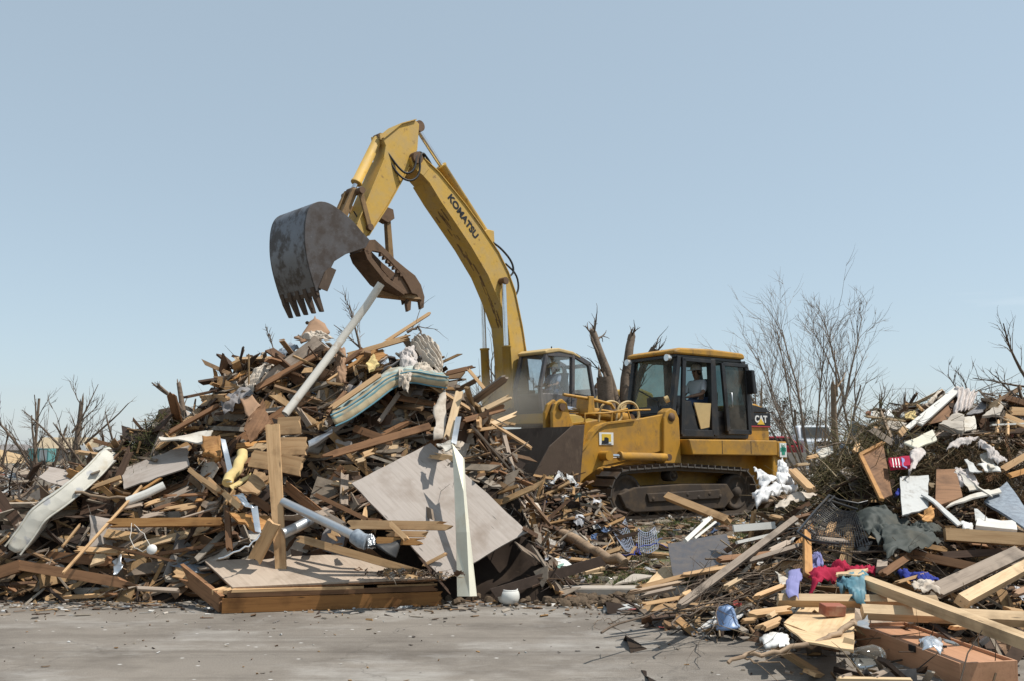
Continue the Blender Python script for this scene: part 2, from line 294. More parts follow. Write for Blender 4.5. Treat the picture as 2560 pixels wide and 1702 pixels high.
# ------------------------------------------------------------------ ground and road
def gz(x, y):                            # height of the ground beyond the kerb
    if y < 10.8: return -0.02
    z = 0.10 + 0.33 * sstep(11.0, 16.0, y)
    z += 0.85 * sstep(28, 48, y) * sstep(4, 16, x) * (1 - sstep(90, 160, y))
    z += 0.05 * mnoise.noise(V((x * 0.7, y * 0.7, 3.1)))
    return z
def grid_sheet(name, xs, ys, zf, mat):
    vs = [(x, y, zf(x, y)) for y in ys for x in xs]; n = len(xs)
    fs = [(j * n + i, j * n + i + 1, (j + 1) * n + i + 1, (j + 1) * n + i) for j in range(len(ys) - 1) for i in range(n - 1)]
    mb = MB(); mb.add(vs, fs, True); return mb.build(name, mat)
def m_road():
    m, nt, b = _mat('asphalt'); v = coords(nt); f = noise(nt, v, 90.0, 3, 0.7); g = noise(nt, v, 0.55, 6, 0.6)
    col = ramp(nt, f, [(0.3, (0.13, 0.113, 0.095)), (0.5, (0.19, 0.167, 0.142)), (0.72, (0.26, 0.23, 0.198))])
    col = mix(nt, col, (0.235, 0.205, 0.172), ramp(nt, g, [(0.4, 0.0), (0.7, 0.7)]))
    sm = noise(nt, coords(nt, (0.7, 1.1, 1)), 0.8, 8, 0.74)             # dragged mud
    col = mix(nt, col, (0.075, 0.062, 0.052), ramp(nt, sm, [(0.47, 0.0), (0.66, 0.6)]))
    lt = noise(nt, coords(nt, (0.7, 1.3, 1)), 0.75, 8, 0.75)              # pale plaster dust
    col = mix(nt, col, (0.40, 0.38, 0.35), ramp(nt, lt, [(0.50, 0.0), (0.70, 0.6)]))
    tk = noise(nt, coords(nt, (0.07, 3.2, 1)), 1.0, 5, 0.6)              # dragging and track marks along the road
    col = mix(nt, col, (0.085, 0.07, 0.058), ramp(nt, tk, [(0.52, 0.0), (0.64, 0.38)]))
    sp = N(nt, 'ShaderNodeTexVoronoi', Scale=3.2); nt.links.new(coords(nt, (1, 1.6, 1)), sp.inputs['Vector'])
    col = mix(nt, col, (0.62, 0.60, 0.57), ramp(nt, sp.outputs['Distance'], [(0.03, 0.9), (0.075, 0.0)]))
    cr = N(nt, 'ShaderNodeTexVoronoi', Scale=0.45, _feature='DISTANCE_TO_EDGE'); dn = nt.nodes.new('ShaderNodeVectorMath'); dn.operation = 'ADD'
    nz = N(nt, 'ShaderNodeTexNoise', Scale=2.0, Detail=5.0); nt.links.new(v, nz.inputs['Vector']); nt.links.new(v, dn.inputs[0]); nt.links.new(nz.outputs['Color'], dn.inputs[1])
    nt.links.new(dn.outputs[0], cr.inputs['Vector']); col = mix(nt, col, (0.09, 0.08, 0.07), ramp(nt, cr.outputs['Distance'], [(0.002, 0.45), (0.006, 0.0)]))
    nt.links.new(col, b.inputs['Base Color']); b.inputs['Roughness'].default_value = 0.88; b.inputs['Specular IOR Level'].default_value = 0.25
    bump(nt, b, f, 0.5, 0.008)
def m_lawn():
    m, nt, b = _mat('torn_lawn'); v = coords(nt); g = noise(nt, v, 1.1, 6, 0.7); f = noise(nt, v, 24.0, 4, 0.7)
    col = ramp(nt, g, [(0.35, (0.13, 0.095, 0.065)), (0.5, (0.17, 0.13, 0.085)), (0.6, (0.10, 0.115, 0.045)), (0.75, (0.20, 0.16, 0.11))])
    col = mix(nt, col, ramp(nt, f, [(0.3, 0.5), (0.7, 1.3)]), 1.0, 'MULTIPLY'); nt.links.new(col, b.inputs['Base Color']); b.inputs['Roughness'].default_value = 0.95
    bump(nt, b, f, 0.8, 0.03)
m_road(); m_lawn()
xs = sorted(set([-900, -500, -250, -120, -70] + [i * 1.0 for i in range(-45, 46)] + [70, 120, 250, 500, 900]))
ys = sorted(set([-60, -20, 0, 6, 10.3, 10.79] + [10.81 + 0.5 * i for i in range(0, 26)] + [24 + 2.5 * i for i in range(0, 24)] + [90, 110, 140, 180, 260, 400, 700, 1200, 2500]))
tag(grid_sheet('ground', xs, ys, gz, 'torn_lawn'), kind='structure')
tag(grid_sheet('road', [-120, -40, -12, 0, 12, 40, 120], [-40, -5, 4, 8, 10.55], lambda x, y: 0.0, 'asphalt'), kind='structure')
mb = MB()
for i in range(-40, 40):
    mb.box((i * 1.5 + 0.75, 10.68, 0.035), (1.488, 0.22, 0.17))
tag(mb.build('kerb', 'concrete', bevel=0.02), kind='structure')
# raised rubble the excavator stands on, and the mounds of the two piles
def tabinv(tab): return tab
YL = [(780, 12.9), (900, 12.4), (1000, 11.95), (1100, 11.5), (1200, 11.1), (1300, 10.75), (1400, 10.4), (1500, 10.1), (1560, 9.3)]
YR = [(940, 13.4), (1000, 12.8), (1100, 12.0), (1200, 11.2), (1300, 10.3), (1400, 9.3), (1500, 8.2), (1600, 7.2), (1702, 6.3)]
def surf_tab(tab, u):                    # (y, z) of a pile's front slope
    return sorted((Y, at(u, v, Y).z) for v, Y in tab)
SL = surf_tab(YL, 700); SR = surf_tab(YR, 2200)
SILL = [(-200, 1400), (0, 1330), (150, 1290), (260, 1220), (330, 1140), (400, 1090), (480, 1040), (560, 960), (620, 905), (700, 860), (760, 850), (860, 890), (950, 880), (1030, 870), (1100, 920), (1130, 985), (1200, 1040), (1250, 1110), (1300, 1230), (1340, 1330), (1400, 1420)]
CRL = sorted((at(u, v, 12.5).x, at(u, v, 12.5).z) for u, v in SILL)
TOEL = sorted((at(u, v, interp(YL, v)).x, interp(YL, v)) for u, v in [(-100, 1450), (60, 1480), (300, 1490), (560, 1520), (900, 1500), (1120, 1480), (1330, 1460), (1450, 1400)])
def HL(x, y):                            # left pile
    zc = interp(CRL, x) - 0.25; zf = interp(SL, y) - 0.42
    if y > 12.6: zf = min(zf, zc) ; zc = zc * (1 - sstep(12.9, 16.5, y)); zf = zc
    z = min(zf, zc)
    z *= sstep(-6.9, -5.6, x)
    z += 0.30 * mnoise.noise(V((x * 1.7, y * 1.7, 7.7))) + 0.14 * mnoise.noise(V((x * 4.3, y * 4.3, 1.7)))
    return z
SILR = [(1500, 1420), (1620, 1400), (1760, 1300), (1880, 1210), (2000, 1120), (2100, 1060), (2160, 1025), (2250, 1015), (2380, 990), (2480, 1000), (2600, 995), (2800, 980), (3100, 1020)]
CRR = sorted((at(u, v, 12.8).x, at(u, v, 12.8).z) for u, v in SILR)
LEFTR = [(6.3, 2.75), (7.2, 2.0), (8.2, 1.65), (9.3, 1.2), (10.0, 1.5), (11.2, 2.7), (12.2, 3.9), (13.5, 5.0), (17, 6.5)]   # left edge of the right pile by y
def HR(x, y):
    zc = interp(CRR, x) - 0.15; zf = interp(SR, y) - 0.34
    if y > 12.8: zc = zc * (1 - sstep(13.4, 18.5, y)); zf = zc
    z = min(zf, zc) * sstep(0.0, 1.0, x - interp(LEFTR, y))
    z += 0.22 * mnoise.noise(V((x * 1.7, y * 1.7, 17.7))) + 0.12 * mnoise.noise(V((x * 4.3, y * 4.3, 5.7)))
    return z - 0.06
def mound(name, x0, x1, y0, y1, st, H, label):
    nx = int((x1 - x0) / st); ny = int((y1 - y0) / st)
    o = grid_sheet(name, [x0 + i * st for i in range(nx + 1)], [y0 + j * st for j in range(ny + 1)], H, 'rubble_core_shaded')
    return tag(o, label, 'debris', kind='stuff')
mound('rubble_mound', -6.4, 1.3, 8.9, 17, 0.13, HL, 'earth and crushed rubble, darkened for gap shade, inside the left debris pile')
mound('rubble_mound', 1.0, 11.5, 6.1, 19, 0.16, HR, 'earth and crushed rubble, darkened for gap shade, inside the right debris pile')
def HE(x, y):
    d = math.hypot((x - 1.2) / 1.15, y - 25.8); return gz(x, y) - 0.3 + 1.22 * (1 - sstep(3.0, 6.0, d)) + 0.15 * mnoise.noise(V((x * 1.3, y * 1.3, 0))) * (1 if d > 3 else 0.25)
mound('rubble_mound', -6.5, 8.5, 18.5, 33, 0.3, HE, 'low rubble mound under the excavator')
# ------------------------------------------------------------------ machines
def rounded_path(pts, n=6):              # pts: (x, z, r) arcs; closed path from sampled arcs (from a0 to a1 degrees)
    out = []
    for x, z, r, a0, a1 in pts:
        for k in range(n + 1):
            a = R(a0 + (a1 - a0) * k / n); out.append((x + r * math.cos(a), z + r * math.sin(a)))
    return out
def resample(path, step):
    P = [V((p[0], 0, p[1])) for p in path] + [V((path[0][0], 0, path[0][1]))]; L = sum((b - a).length for a, b in zip(P, P[1:])); n = int(round(L / step)); st = L / n
    out = []; acc = 0.0; i = 0; d = 0.0
    for k in range(n):
        tgt = k * st
        while d + (P[i + 1] - P[i]).length < tgt and i < len(P) - 2: d += (P[i + 1] - P[i]).length; i += 1
        t = (P[i + 1] - P[i]); f = (tgt - d) / t.length; out.append((P[i] + t * f, t.normalized()))
    return out
def offset_path(path, c, k): return [(c[0] + (p[0] - c[0]) * k[0], c[1] + (p[1] - c[1]) * k[1]) for p in path]
def crawler(root, path, cx, cz, y0, y1, shoes, wheels, frame_poly, kin):
    """one crawler: belt, shoes, wheels, frame"""
    w = y1 - y0; ym = (y0 + y1) / 2
    t = MB().hull_ring(path, ym - w * 0.25, ym + w * 0.25, offset_path(path, (cx, cz), kin)).build('track', 'track_steel', root)
    if shoes:
        sh = MB()
        sh.bb(-0.083, 0.083, -w / 2, w / 2, -0.012, 0.012); sh.bb(-0.083, -0.058, -w / 2, w / 2, 0.012, 0.062)
        me = sh.mesh('shoe'); me.materials.append(M['shoe_steel'])
        for p, tg in resample(path, 0.185):
            o = bpy.data.objects.new('shoe', me); COL.objects.link(o); o.parent = t
            nrm = V((-tg.z, 0, tg.x))
            if nrm.dot(p - V((cx, 0, cz))) < 0: nrm = -nrm
            yv = nrm.cross(tg)
            mt = Matrix((tg, yv, nrm)).transposed().to_4x4(); mt.translation = p + V((0, ym, 0)) + nrm * 0.012; o.matrix_local = mt
    MB().prism(frame_poly, y0 + w * 0.22, y1 - w * 0.12).build('track_frame', 'undercarriage', root, bevel=0.02)
    for k_ in range(7): MB().lathe([(0, 0), (.05, 0), (.05, .03), (.03, .045), (0, .045)], (cx + .9 - .3 * k_, y1 - w * .12 if y1 > 0 else y0 + w * .22 - .045, cz - .08 + .06 * (k_ % 2)), (0, 1, 0), 8).build('frame_bolt', 'undercarriage', root, fix=True)
    MB().prism([(cx + 1.0, cz - .14), (cx + 1.05, cz + .02), (cx - .9, cz + .06), (cx - .95, cz - .12)], y0 + w * .2, y1 - w * .05).build('roller_guard', 'undercarriage', root, bevel=.015)
    for nm, x, z, r, inset in wheels:
        wb = MB(); a, b = (y0 + w * inset, y1 - w * inset); wb.lathe([(0.0, a), (r * 0.3, a), (r * 0.32, a + 0.03), (r * 0.78, a + 0.03), (r * 0.82, a), (r, a + 0.01), (r, b - 0.01), (r * 0.82, b), (r * 0.78, b - 0.03), (r * 0.32, b - 0.03), (r * 0.3, b + 0.02), (0, b + 0.02)], (x, 0, z), (0, 1, 0), 24)
        wb.build(nm, 'undercarriage', root, fix=True)
    return t
def cylinder(root, a, b, frac, rb, rr, mat, name='hydraulic_cylinder'):
    a, b = V(a), V(b); m = a.lerp(b, frac); d = (b - a).normalized()
    o = MB().tube([a, a + d * 0.06, m - d * 0.05, m - d * 0.049, m], [rb * 0.75, rb, rb, rb * 1.16, rb * 1.16], 16).build(name, mat, root)
    MB().tube([m, b], rr, 14).build('rod', 'chrome', o)
    yv = V((0, 1, 0))
    for p in (a, b): MB().tube([p - yv * rb * 0.9, p + yv * rb * 0.9], rb * 0.85, 14).build('end_eye', 'dirty_steel', o)
    return o
def hose(root, pts, r=0.022, mat='black_rubber', n=5):
    out = [V(p) for p in pts]
    for _ in range(2):
        q = [out[0]]
        for a, b in zip(out, out[1:]): q += [a.lerp(b, 0.25), a.lerp(b, 0.75)]
        out = q + [out[-1]]
    return MB().tube(out, r, 6).build('hose', mat, root)
def pane(root, pts, mat='cab_glass'):
    return MB().add(pts, [tuple(range(len(pts)))]).build('window_pane', mat, root)

def person(label, loc, rz, shirt, helmet, arms, group=None):
    """seated driver; arms: two (elbow, hand) pairs in the seat's own frame, x forward, y left, seat top at z 0"""
    root = empty('person', loc, rz, label, 'person', group)
    def skin(name, verts, edges, radii, mat, root_i=0, sub=2):
        me = bpy.data.meshes.new(name); me.from_pydata([tuple(p) for p in verts], edges, []); o = bpy.data.objects.new(name, me); COL.objects.link(o); o.parent = root
        s = o.modifiers.new('skin', 'SKIN'); s.use_smooth_shade = True
        for i, r in enumerate(radii): me.skin_vertices[0].data[i].radius = r if hasattr(r, '__len__') else (r, r); me.skin_vertices[0].data[i].use_root = (i == root_i)
        ss = o.modifiers.new('sub', 'SUBSURF'); ss.levels = sub; ss.render_levels = sub; me.materials.append(M[mat]); return o
    v = [(0, 0, .10), (.02, 0, .32), (.0, 0, .50), (.0, 0, .60), (.03, 0, .68), (.04, 0, .77), (.03, 0, .85)]; e = [(0, 1), (1, 2), (2, 3), (3, 4), (4, 5), (5, 6)]
    r = [(.15, .13), (.15, .12), (.16, .12), .058, (.08, .075), (.095, .082), (.075, .07)]
    for s, (el, ha) in zip((1, -1), arms):
        k = len(v); d = (V(ha) - V(el)).normalized()
        v += [(0, .19 * s, .53), tuple(el), tuple(ha), tuple(V(ha) + d * .09)]; e += [(2, k), (k, k + 1), (k + 1, k + 2), (k + 2, k + 3)]; r += [.065, .046, .032, (.045, .022)]
        for j, (oy, ln) in enumerate(((-.036, .07), (-.012, .085), (.013, .08), (.036, .06))):
            kk = len(v); b = V(ha) + d * .09 + V((0, oy, 0)); v += [tuple(b), tuple(b + d * ln * .6 + V((0, 0, -.01))), tuple(b + d * ln * .8 + V((0, 0, -.045)))]; e += [(k + 3, kk), (kk, kk + 1), (kk + 1, kk + 2)]; r += [.01, .0095, .008]
        kk = len(v); b = V(ha) + d * .04 + V((0, -.05 * s, -.005)); v += [tuple(b), tuple(b + d * .05 + V((0, -.012 * s, -.02)))]; e += [(k + 2, kk), (kk, kk + 1)]; r += [.012, .01]
    for s in (1, -1):
        k = len(v); v += [(.05, .1 * s, .08), (.46, .13 * s, .10), (.52, .13 * s, -.32), (.62, .13 * s, -.35)]; e += [(0, k), (k, k + 1), (k + 1, k + 2), (k + 2, k + 3)]; r += [.095, .07, .05, .04]
    skin('body', v, e, r, 'skin')
    sv = [(0, 0, .10), (.02, 0, .32), (.0, 0, .50), (.0, 0, .575)]; se = [(0, 1), (1, 2), (2, 3)]; sr = [(.172, .15), (.17, .14), (.18, .14), (.085, .085)]
    for s, (el, ha) in zip((1, -1), arms):
        k = len(sv); m = V((0, .19 * s, .53)).lerp(V(el), .85); sv += [(0, .19 * s, .53), tuple(m)]; se += [(2, k), (k, k + 1)]; sr += [.08, .068]
    skin('shirt', sv, se, sr, shirt)
    tv = [(0, 0, .08)]; te = []; tr = [(.165, .15)]
    for s in (1, -1):
        k = len(tv); tv += [(.05, .1 * s, .08), (.46, .13 * s, .10), (.52, .13 * s, -.30)]; te += [(0, k), (k, k + 1), (k + 1, k + 2)]; tr += [.105, .082, .062]
    skin('trousers', tv, te, tr, 'denim')
    f = MB(); f.tube([(.115, 0, .775), (.145, 0, .735), (.12, 0, .725)], [.012, .02, .012], 8); f.build('nose', 'skin', root)
    for s in (1, -1):
        MB().lathe([(0, -.012), (.011, -.006), (.013, 0), (.011, .006), (0, .012)], (.113, .036 * s, .775), (1, 0, 0), 8).build('eye', 'hair', root)
        MB().lathe([(0, -.01), (.026, -.006), (.03, 0), (.022, .008), (0, .01)], (.03, .098 * s, .765), (0, 1, 0), 10).build('ear', 'skin', root)
    MB().box((.112, 0, .695), (.012, .05, .009)).build('mouth', 'brick_red', root)
    MB().lathe([(.1, .79), (.098, .74), (.08, .70), (.0, .68)], (.0, 0, 0), (0, 0, 1), 14).build('hair', 'hair', root)
    if helmet:
        h = MB().lathe([(.135, .80), (.125, .83), (.118, .87), (.09, .92), (.045, .95), (0, .955)], (.03, 0, 0), (0, 0, 1), 20).build('hard_hat', helmet, root)
        MB().prism([(.12, .795), (.22, .785), (.22, .797), (.12, .815)], -.09, .09).build('brim', helmet, h, bevel=.005)
    return root

# ---- crawler loader
LO = (2.50, 17.91, 0.45); LRZ = R(180 + 34)
ld = empty('crawler_loader', LO, LRZ, 'dusty yellow crawler loader with black cab facing the debris pile', 'loader')
tp = rounded_path([(1.14, .48, .45, -90, 90), (-.1, .93, .06, 80, 100), (-1.85, .47, .43, 85, 270)], 10)
fr = [(1.2, .25), (1.35, .5), (.95, .62), (-.3, .66), (-1.5, .64), (-1.7, .4), (-1.4, .16), (1.0, .16)]
wh = [('idler', 1.14, .48, .38, .2), ('sprocket', -1.85, .47, .36, .25), ('carrier_roller', -.1, .82, .11, .25)] + [('track_roller', x, .2, .14, .22) for x in (.7, .25, -.2, -.65, -1.1)]
crawler(ld, tp, -.35, .48, .57, 1.1, True, wh, fr, (.955, .86))
crawler(ld, tp, -.35, .48, -1.1, -.57, True, wh, fr, (.955, .86))
MB().prism([(1.1, .45), (1.1, .95), (.2, 1.15), (-.1, 1.45), (-2.9, 1.45), (-3.2, 1.1), (-3.0, .5)], -.58, .58).build('hull', 'cat_yellow', ld, bevel=.03)
MB().prism([(-2.95, 1.5), (-2.9, .75), (-3.2, .7), (-3.32, .95), (-3.32, 1.5)], -1.02, 1.02).build('rear_bumper', 'cat_yellow', ld, bevel=.03)
for s in (1, -1):
    y0, y1 = (.6, 1.07) if s > 0 else (-1.07, -.6)
    tb = MB().prism([(-.42, 1.52), (-.52, 1.22), (-3.02, 1.2), (-3.02, 1.52)], y0, y1).build('side_box', 'cat_yellow', ld, bevel=.02)
    for xx in (-1.35, -2.2):
        MB().bb(xx - .006, xx + .006, y1 - .01 if s > 0 else y0 - .004, y1 + .004 if s > 0 else y0 + .01, 1.24, 1.5).build('panel_gap', 'black_paint', tb)
    MB().prism([(-3.32, 1.5), (-3.03, 1.5), (-3.03, 1.18), (-3.32, 1.12)], y0, y1 + .0).build('rear_corner', 'cat_yellow', ld, bevel=.02)
    # loader tower, lift arm, lift cylinder
    a, b = (.62, .86) if s > 0 else (-.86, -.62)
    tw = MB().prism([(.06, 1.05), (.03, 1.93), (-.03, 2.06), (-.16, 2.13), (-.3, 2.08), (-.38, 1.93), (-.42, 1.05)], a, b).build('loader_tower', 'cat_yellow', ld, bevel=.02)
    ml = MB()
    for px, pz in ((-.17, 1.95),): ml.lathe([(0, -.14), (.085, -.14), (.085, .14), (0, .14)], (px, (a + b) / 2, pz), (0, 1, 0), 18)
    ml.build('pivot_pin', 'dirty_steel', tw, fix=True)
    a2, b2 = (.70, .80) if s > 0 else (-.80, -.70)
    la = MB().prism([(-.1, 2.02), (.74, 1.88), (1.45, 1.80), (1.62, 1.74), (1.76, 1.63), (1.9, 1.45), (2.36, .99), (2.5, .72), (2.46, .52), (2.28, .50), (1.98, .78), (1.6, 1.0), (1.0, 1.1), (.0, 1.3), (-.25, 1.75)], a2, b2).build('lift_arm', 'cat_yellow', ld, bevel=.012)
    e = MB(); e.prism([(.74, 1.895), (1.45, 1.815), (1.64, 1.75), (1.78, 1.64), (1.92, 1.46), (2.38, 1.0), (2.35, .97), (1.89, 1.42), (1.75, 1.6), (1.61, 1.71), (1.44, 1.78), (.74, 1.86)], a2 - .035, b2 + .035); e.build('edge_flange', 'cat_yellow', la)
    yc = .95 if s > 0 else -.95
    cylinder(ld, (.05, yc, 1.17), (1.56, yc, 1.2), .8, .075, .045, 'cat_yellow', 'lift_cylinder')
    MB().tube([(1.56, yc - .22 * s, 1.2), (1.56, yc + .08 * s, 1.2)], .09, 16).build('cylinder_pin', 'cat_yellow', la)
st = MB().bb(1.28, 1.62, .803, .812, 1.40, 1.63).build('warning_sticker', 'sign_white', ld); MB().bb(1.34, 1.56, .812, .816, 1.46, 1.60).build('sticker_print', 'sign_yellow', st); MB().prism([(1.40, 1.43), (1.40, 1.52), (1.44, 1.54), (1.5, 1.54), (1.51, 1.48), (1.56, 1.48), (1.56, 1.43)], .8161, .818).build('sticker_print', 'letter_black', st); MB().bb(1.33, 1.57, .812, .816, 1.41, 1.425).build('sticker_print', 'letter_black', st)
# tilt linkage and bell crank
MB().prism([(2.33, 1.55), (2.34, 2.0), (2.27, 2.16), (2.12, 2.26), (2.0, 2.18), (1.93, 1.95), (1.72, 1.45), (1.9, 1.3), (2.2, 1.3)], .26, .34).build('bell_crank', 'cat_yellow', ld, bevel=.015)
MB().prism([(2.33, 1.55), (2.34, 2.0), (2.27, 2.16), (2.12, 2.26), (2.0, 2.18), (1.93, 1.95), (1.72, 1.45), (1.9, 1.3), (2.2, 1.3)], .02, .10).build('bell_crank', 'cat_yellow', ld, bevel=.015)
MB().tube([(2.14, -.04, 2.1), (2.14, .4, 2.1)], .07, 16).build('pivot_pin', 'dirty_steel', ld)
MB().tube([(2.02, -.75, 1.5), (2.02, .75, 1.5)], .14, 18).build('cross_tube', 'cat_yellow', ld)
cylinder(ld, (.35, .18, 1.93), (2.12, .18, 2.1), .62, .11, .06, 'cat_yellow', 'tilt_cylinder')
gd = MB(); gd.tube([(2.15, .42, 2.33), (1.5, .42, 2.27), (1.0, .42, 2.19), (.92, .42, 2.1)], .03, 8); gd.build('guard_rail', 'cat_yellow', ld)
MB().prism([(1.62, 1.98), (1.58, 2.32), (1.46, 2.32), (1.44, 1.95)], .1, .48).build('cylinder_clamp', 'cat_yellow', ld, bevel=.01)
gd = MB(); gd.tube([(1.75, .55, 1.82), (1.74, .55, 1.98), (1.3, .55, 2.0), (.5, .55, 2.08), (.1, .55, 2.1)], .02, 8); gd.tube([(1.1, .55, 1.85), (1.08, .55, 2.02), (.7, .55, 2.1), (.62, .55, 1.9)], .02, 8); gd.build('guard_rail', 'cat_yellow', ld)
for k, (x0, y) in enumerate(((.95, .35), (.6, .45), (.35, .2))):
    hose(ld, [(x0 + .3, y, 1.85), (x0 + .25, y, 2.15), (x0, y, 2.27), (x0 - .25, y, 2.2), (x0 - .3, y, 1.9), (x0 - .05, y, 1.8)], .024, 'machine_cream')
MB().prism([(.4, 1.2), (.55, 1.75), (.1, 1.95), (-.4, 1.95), (-.4, 1.2)], -.5, .5).build('front_deck', 'cat_yellow', ld, bevel=.02)
# front bucket: shell bent from plate, side plates, cutting edge
prof = [(2.35, 1.72), (2.42, 1.15), (2.5, .62), (2.68, .36), (2.95, .26), (3.62, .20)]; inn = [(2.39, 1.72), (2.47, 1.15), (2.55, .64), (2.71, .40), (2.96, .30), (3.62, .235)]
bk = MB().prism(prof + inn[::-1], -1.28, 1.28).build('front_bucket', 'bucket_rust', ld)
for y in (-1.3, 1.27): MB().prism([(2.35, 1.74), (2.62, 1.72), (3.12, 1.36), (3.5, .80), (3.62, .21), (2.95, .25), (2.66, .35), (2.48, .6)], y, y + .03).build('side_plate', 'bucket_rust', bk, bevel=.006)
MB().prism([(3.5, .2), (3.75, .175), (3.75, .21), (3.5, .245)], -1.32, 1.32).build('cutting_edge', 'bucket_steel', bk)
MB().prism([(2.2, 1.6), (2.36, 1.6), (2.5, .6), (2.2, .7)], -.5, -.4).build('bucket_ear', 'cat_yellow', bk); MB().prism([(2.2, 1.6), (2.36, 1.6), (2.5, .6), (2.2, .7)], .4, .5).build('bucket_ear', 'cat_yellow', bk)
# cab
def post(root, a, b, w, mat='black_paint', d=None):
    a, b = V(a), V(b); x = (b - a).normalized(); y = V((0, 1, 0)); y = (y - x * y.dot(x)).normalized(); z = x.cross(y); mm = Matrix((x, y, z)).transposed()
    return MB().box((a + b) / 2, ((b - a).length, d or w, w), mm).build('post', mat, root, bevel=.012)
YC = .66
cb = MB().prism([(-.5, 1.55), (-.38, 2.05), (-2.75, 2.0), (-2.6, 1.55)], -YC, YC).build('cab_base', 'black_paint', ld, bevel=.02)
rf = MB().prism([(-.44, 3.24), (-.42, 3.31), (-.6, 3.37), (-1.5, 3.40), (-2.45, 3.37), (-2.52, 3.31), (-2.5, 3.24)], -YC - .06, YC + .06).build('cab_roof', 'cat_yellow', ld, bevel=.035)
MB().bb(-2.46, -.5, -YC, YC, 3.17, 3.24).build('roof_frame', 'black_paint', ld, bevel=.01)
for s in (1, -1):
    y = YC * s * .97
    post(ld, (-.40, y, 2.02), (-.60, y, 3.2), .11); post(ld, (-1.6, y, 1.6), (-1.55, y, 3.2), .14); post(ld, (-2.72, y, 1.95), (-2.47, y, 3.2), .13)
    MB().prism([(-.5, 2.02), (-.5, 2.14), (-2.68, 2.1), (-2.72, 1.98)], y - .04, y + .04).build('side_rail', 'black_paint', ld)
    pane(ld, [(-1.62, y * 1.01, 2.1), (-2.66, y * 1.01, 2.1), (-2.47, y * 1.01, 3.17), (-1.6, y * 1.01, 3.17)], 'cab_glass_dark')
# front screen, leaning, and rear pane
pane(ld, [(-.42, -YC * .95, 2.06), (-.42, YC * .95, 2.06), (-.60, YC * .95, 3.18), (-.60, -YC * .95, 3.18)])
MB().tube([(-.38, .3, 2.1), (-.40, .25, 2.3), (-.44, -.35, 2.55)], .014, 6).build('wiper', 'black_rubber', ld)
MB().prism([(-.40, 2.06), (-.42, 2.2), (-.5, 2.2), (-.46, 2.06)], -YC, YC).build('cowl', 'black_paint', ld)
pane(ld, [(-2.69, YC * .9, 2.06), (-2.69, -YC * .9, 2.06), (-2.5, -YC * .9, 3.18), (-2.5, YC * .9, 3.18)])
pane(ld, [(-.47, -YC, 2.1), (-1.55, -YC, 2.1), (-1.55, -YC, 3.17), (-.62, -YC, 3.17)])
# door on the camera side: frame with an open window, low clear panel; hinged rear door
dr = MB(); yd = YC + .03
for a, b in (((-.62, 1.62), (-.72, 3.16)), ((-1.5, 1.62), (-1.52, 3.18))): dr.prism([(a[0] - .05, a[1]), (a[0] + .05, a[1]), (b[0] + .05, b[1]), (b[0] - .05, b[1])], yd - .03, yd + .03)
dr.bb(-1.5, -.66, yd - .03, yd + .03, 3.1, 3.18); dr.bb(-1.5, -.6, yd - .03, yd + .03, 1.58, 1.72); dr.prism([(-.6, 1.6), (-.66, 2.3), (-.88, 2.3), (-1.05, 1.75), (-1.3, 1.6)], yd - .02, yd + .02)
dro = dr.build('cab_door', 'black_paint', ld, bevel=.01)
MB().prism([(-.96, 2.27), (-1.45, 2.27), (-1.38, 1.78), (-1.14, 1.74)], yd - .005, yd + .02).build('door_panel', 'machine_cream', dro)
rd = MB()
for a, b in (((-1.9, 1.7), (-1.78, 3.12)), ((-2.55, 1.66), (-2.5, 3.1))): rd.prism([(a[0] - .05, a[1]), (a[0] + .05, a[1]), (b[0] + .05, b[1]), (b[0] - .05, b[1])], yd + .02, yd + .08)
rd.bb(-2.55, -1.78, yd + .02, yd + .08, 3.06, 3.14); rd.bb(-2.58, -1.88, yd + .02, yd + .08, 1.64, 1.74)
rdo = rd.build('rear_door', 'black_paint', ld, bevel=.01); pane(rdo, [(-1.86, yd + .05, 1.72), (-2.52, yd + .05, 1.72), (-2.48, yd + .05, 3.08), (-1.8, yd + .05, 3.08)], 'cab_glass_dark')
MB().tube([(-1.94, yd + .1, 2.2), (-1.94, yd + .16, 2.2), (-1.92, yd + .16, 2.5), (-1.92, yd + .1, 2.5)], .014, 6).build('door_handle', 'galvanized', rdo)
for (x, y, z) in ((-.42, .60, 3.16), (-.42, -.60, 3.16)): MB().tube([(x + .1, y, z), (x, y, z)], [.07, .06], 12).build('work_light', 'headlight', ld)
MB().prism([(-2.50, 2.5), (-2.62, 2.5), (-2.55, 3.0), (-2.45, 3.0)], YC + .1, YC + .28).build('mirror', 'black_paint', ld, bevel=.02); MB().tube([(-2.46, .6, 3.1), (-2.5, .8, 3.08), (-2.52, .84, 2.9)], .015, 6).build('mirror_arm', 'black_paint', ld)
MB().tube([(-.30, .68, 1.78), (-.36, .78, 1.78)], .09, 14).build('side_lamp', 'machine_cream', ld); MB().tube([(-.24, .62, 2.3), (-.3, .66, 2.33)], .07, 12).build('side_lamp', 'machine_cream', ld)
MB().prism([(-2.6, 2.0), (-2.7, 2.3), (-3.0, 2.32), (-3.35, 2.22), (-3.4, 1.9), (-3.35, 1.5), (-2.5, 1.5)], -.55, .55).build('engine_hood', 'cat_yellow', ld, bevel=.03)
MB().bb(-3.36, -1.62, .60, .625, 1.84, 2.12).build('name_band', 'letter_black', ld); MB().bb(-3.36, -1.62, .60, .63, 1.815, 1.84).build('red_stripe', 'car_red', ld)
MB().prism([(-3.36, 2.14), (-2.72, 2.14), (-2.75, 2.3), (-3.3, 2.22)], .555, .60).build('hood_side', 'black_paint', ld)
MB().bb(-3.34, -1.6, -.6, .6, 1.52, 1.84).build('rear_body', 'cat_yellow', ld, bevel=.02)
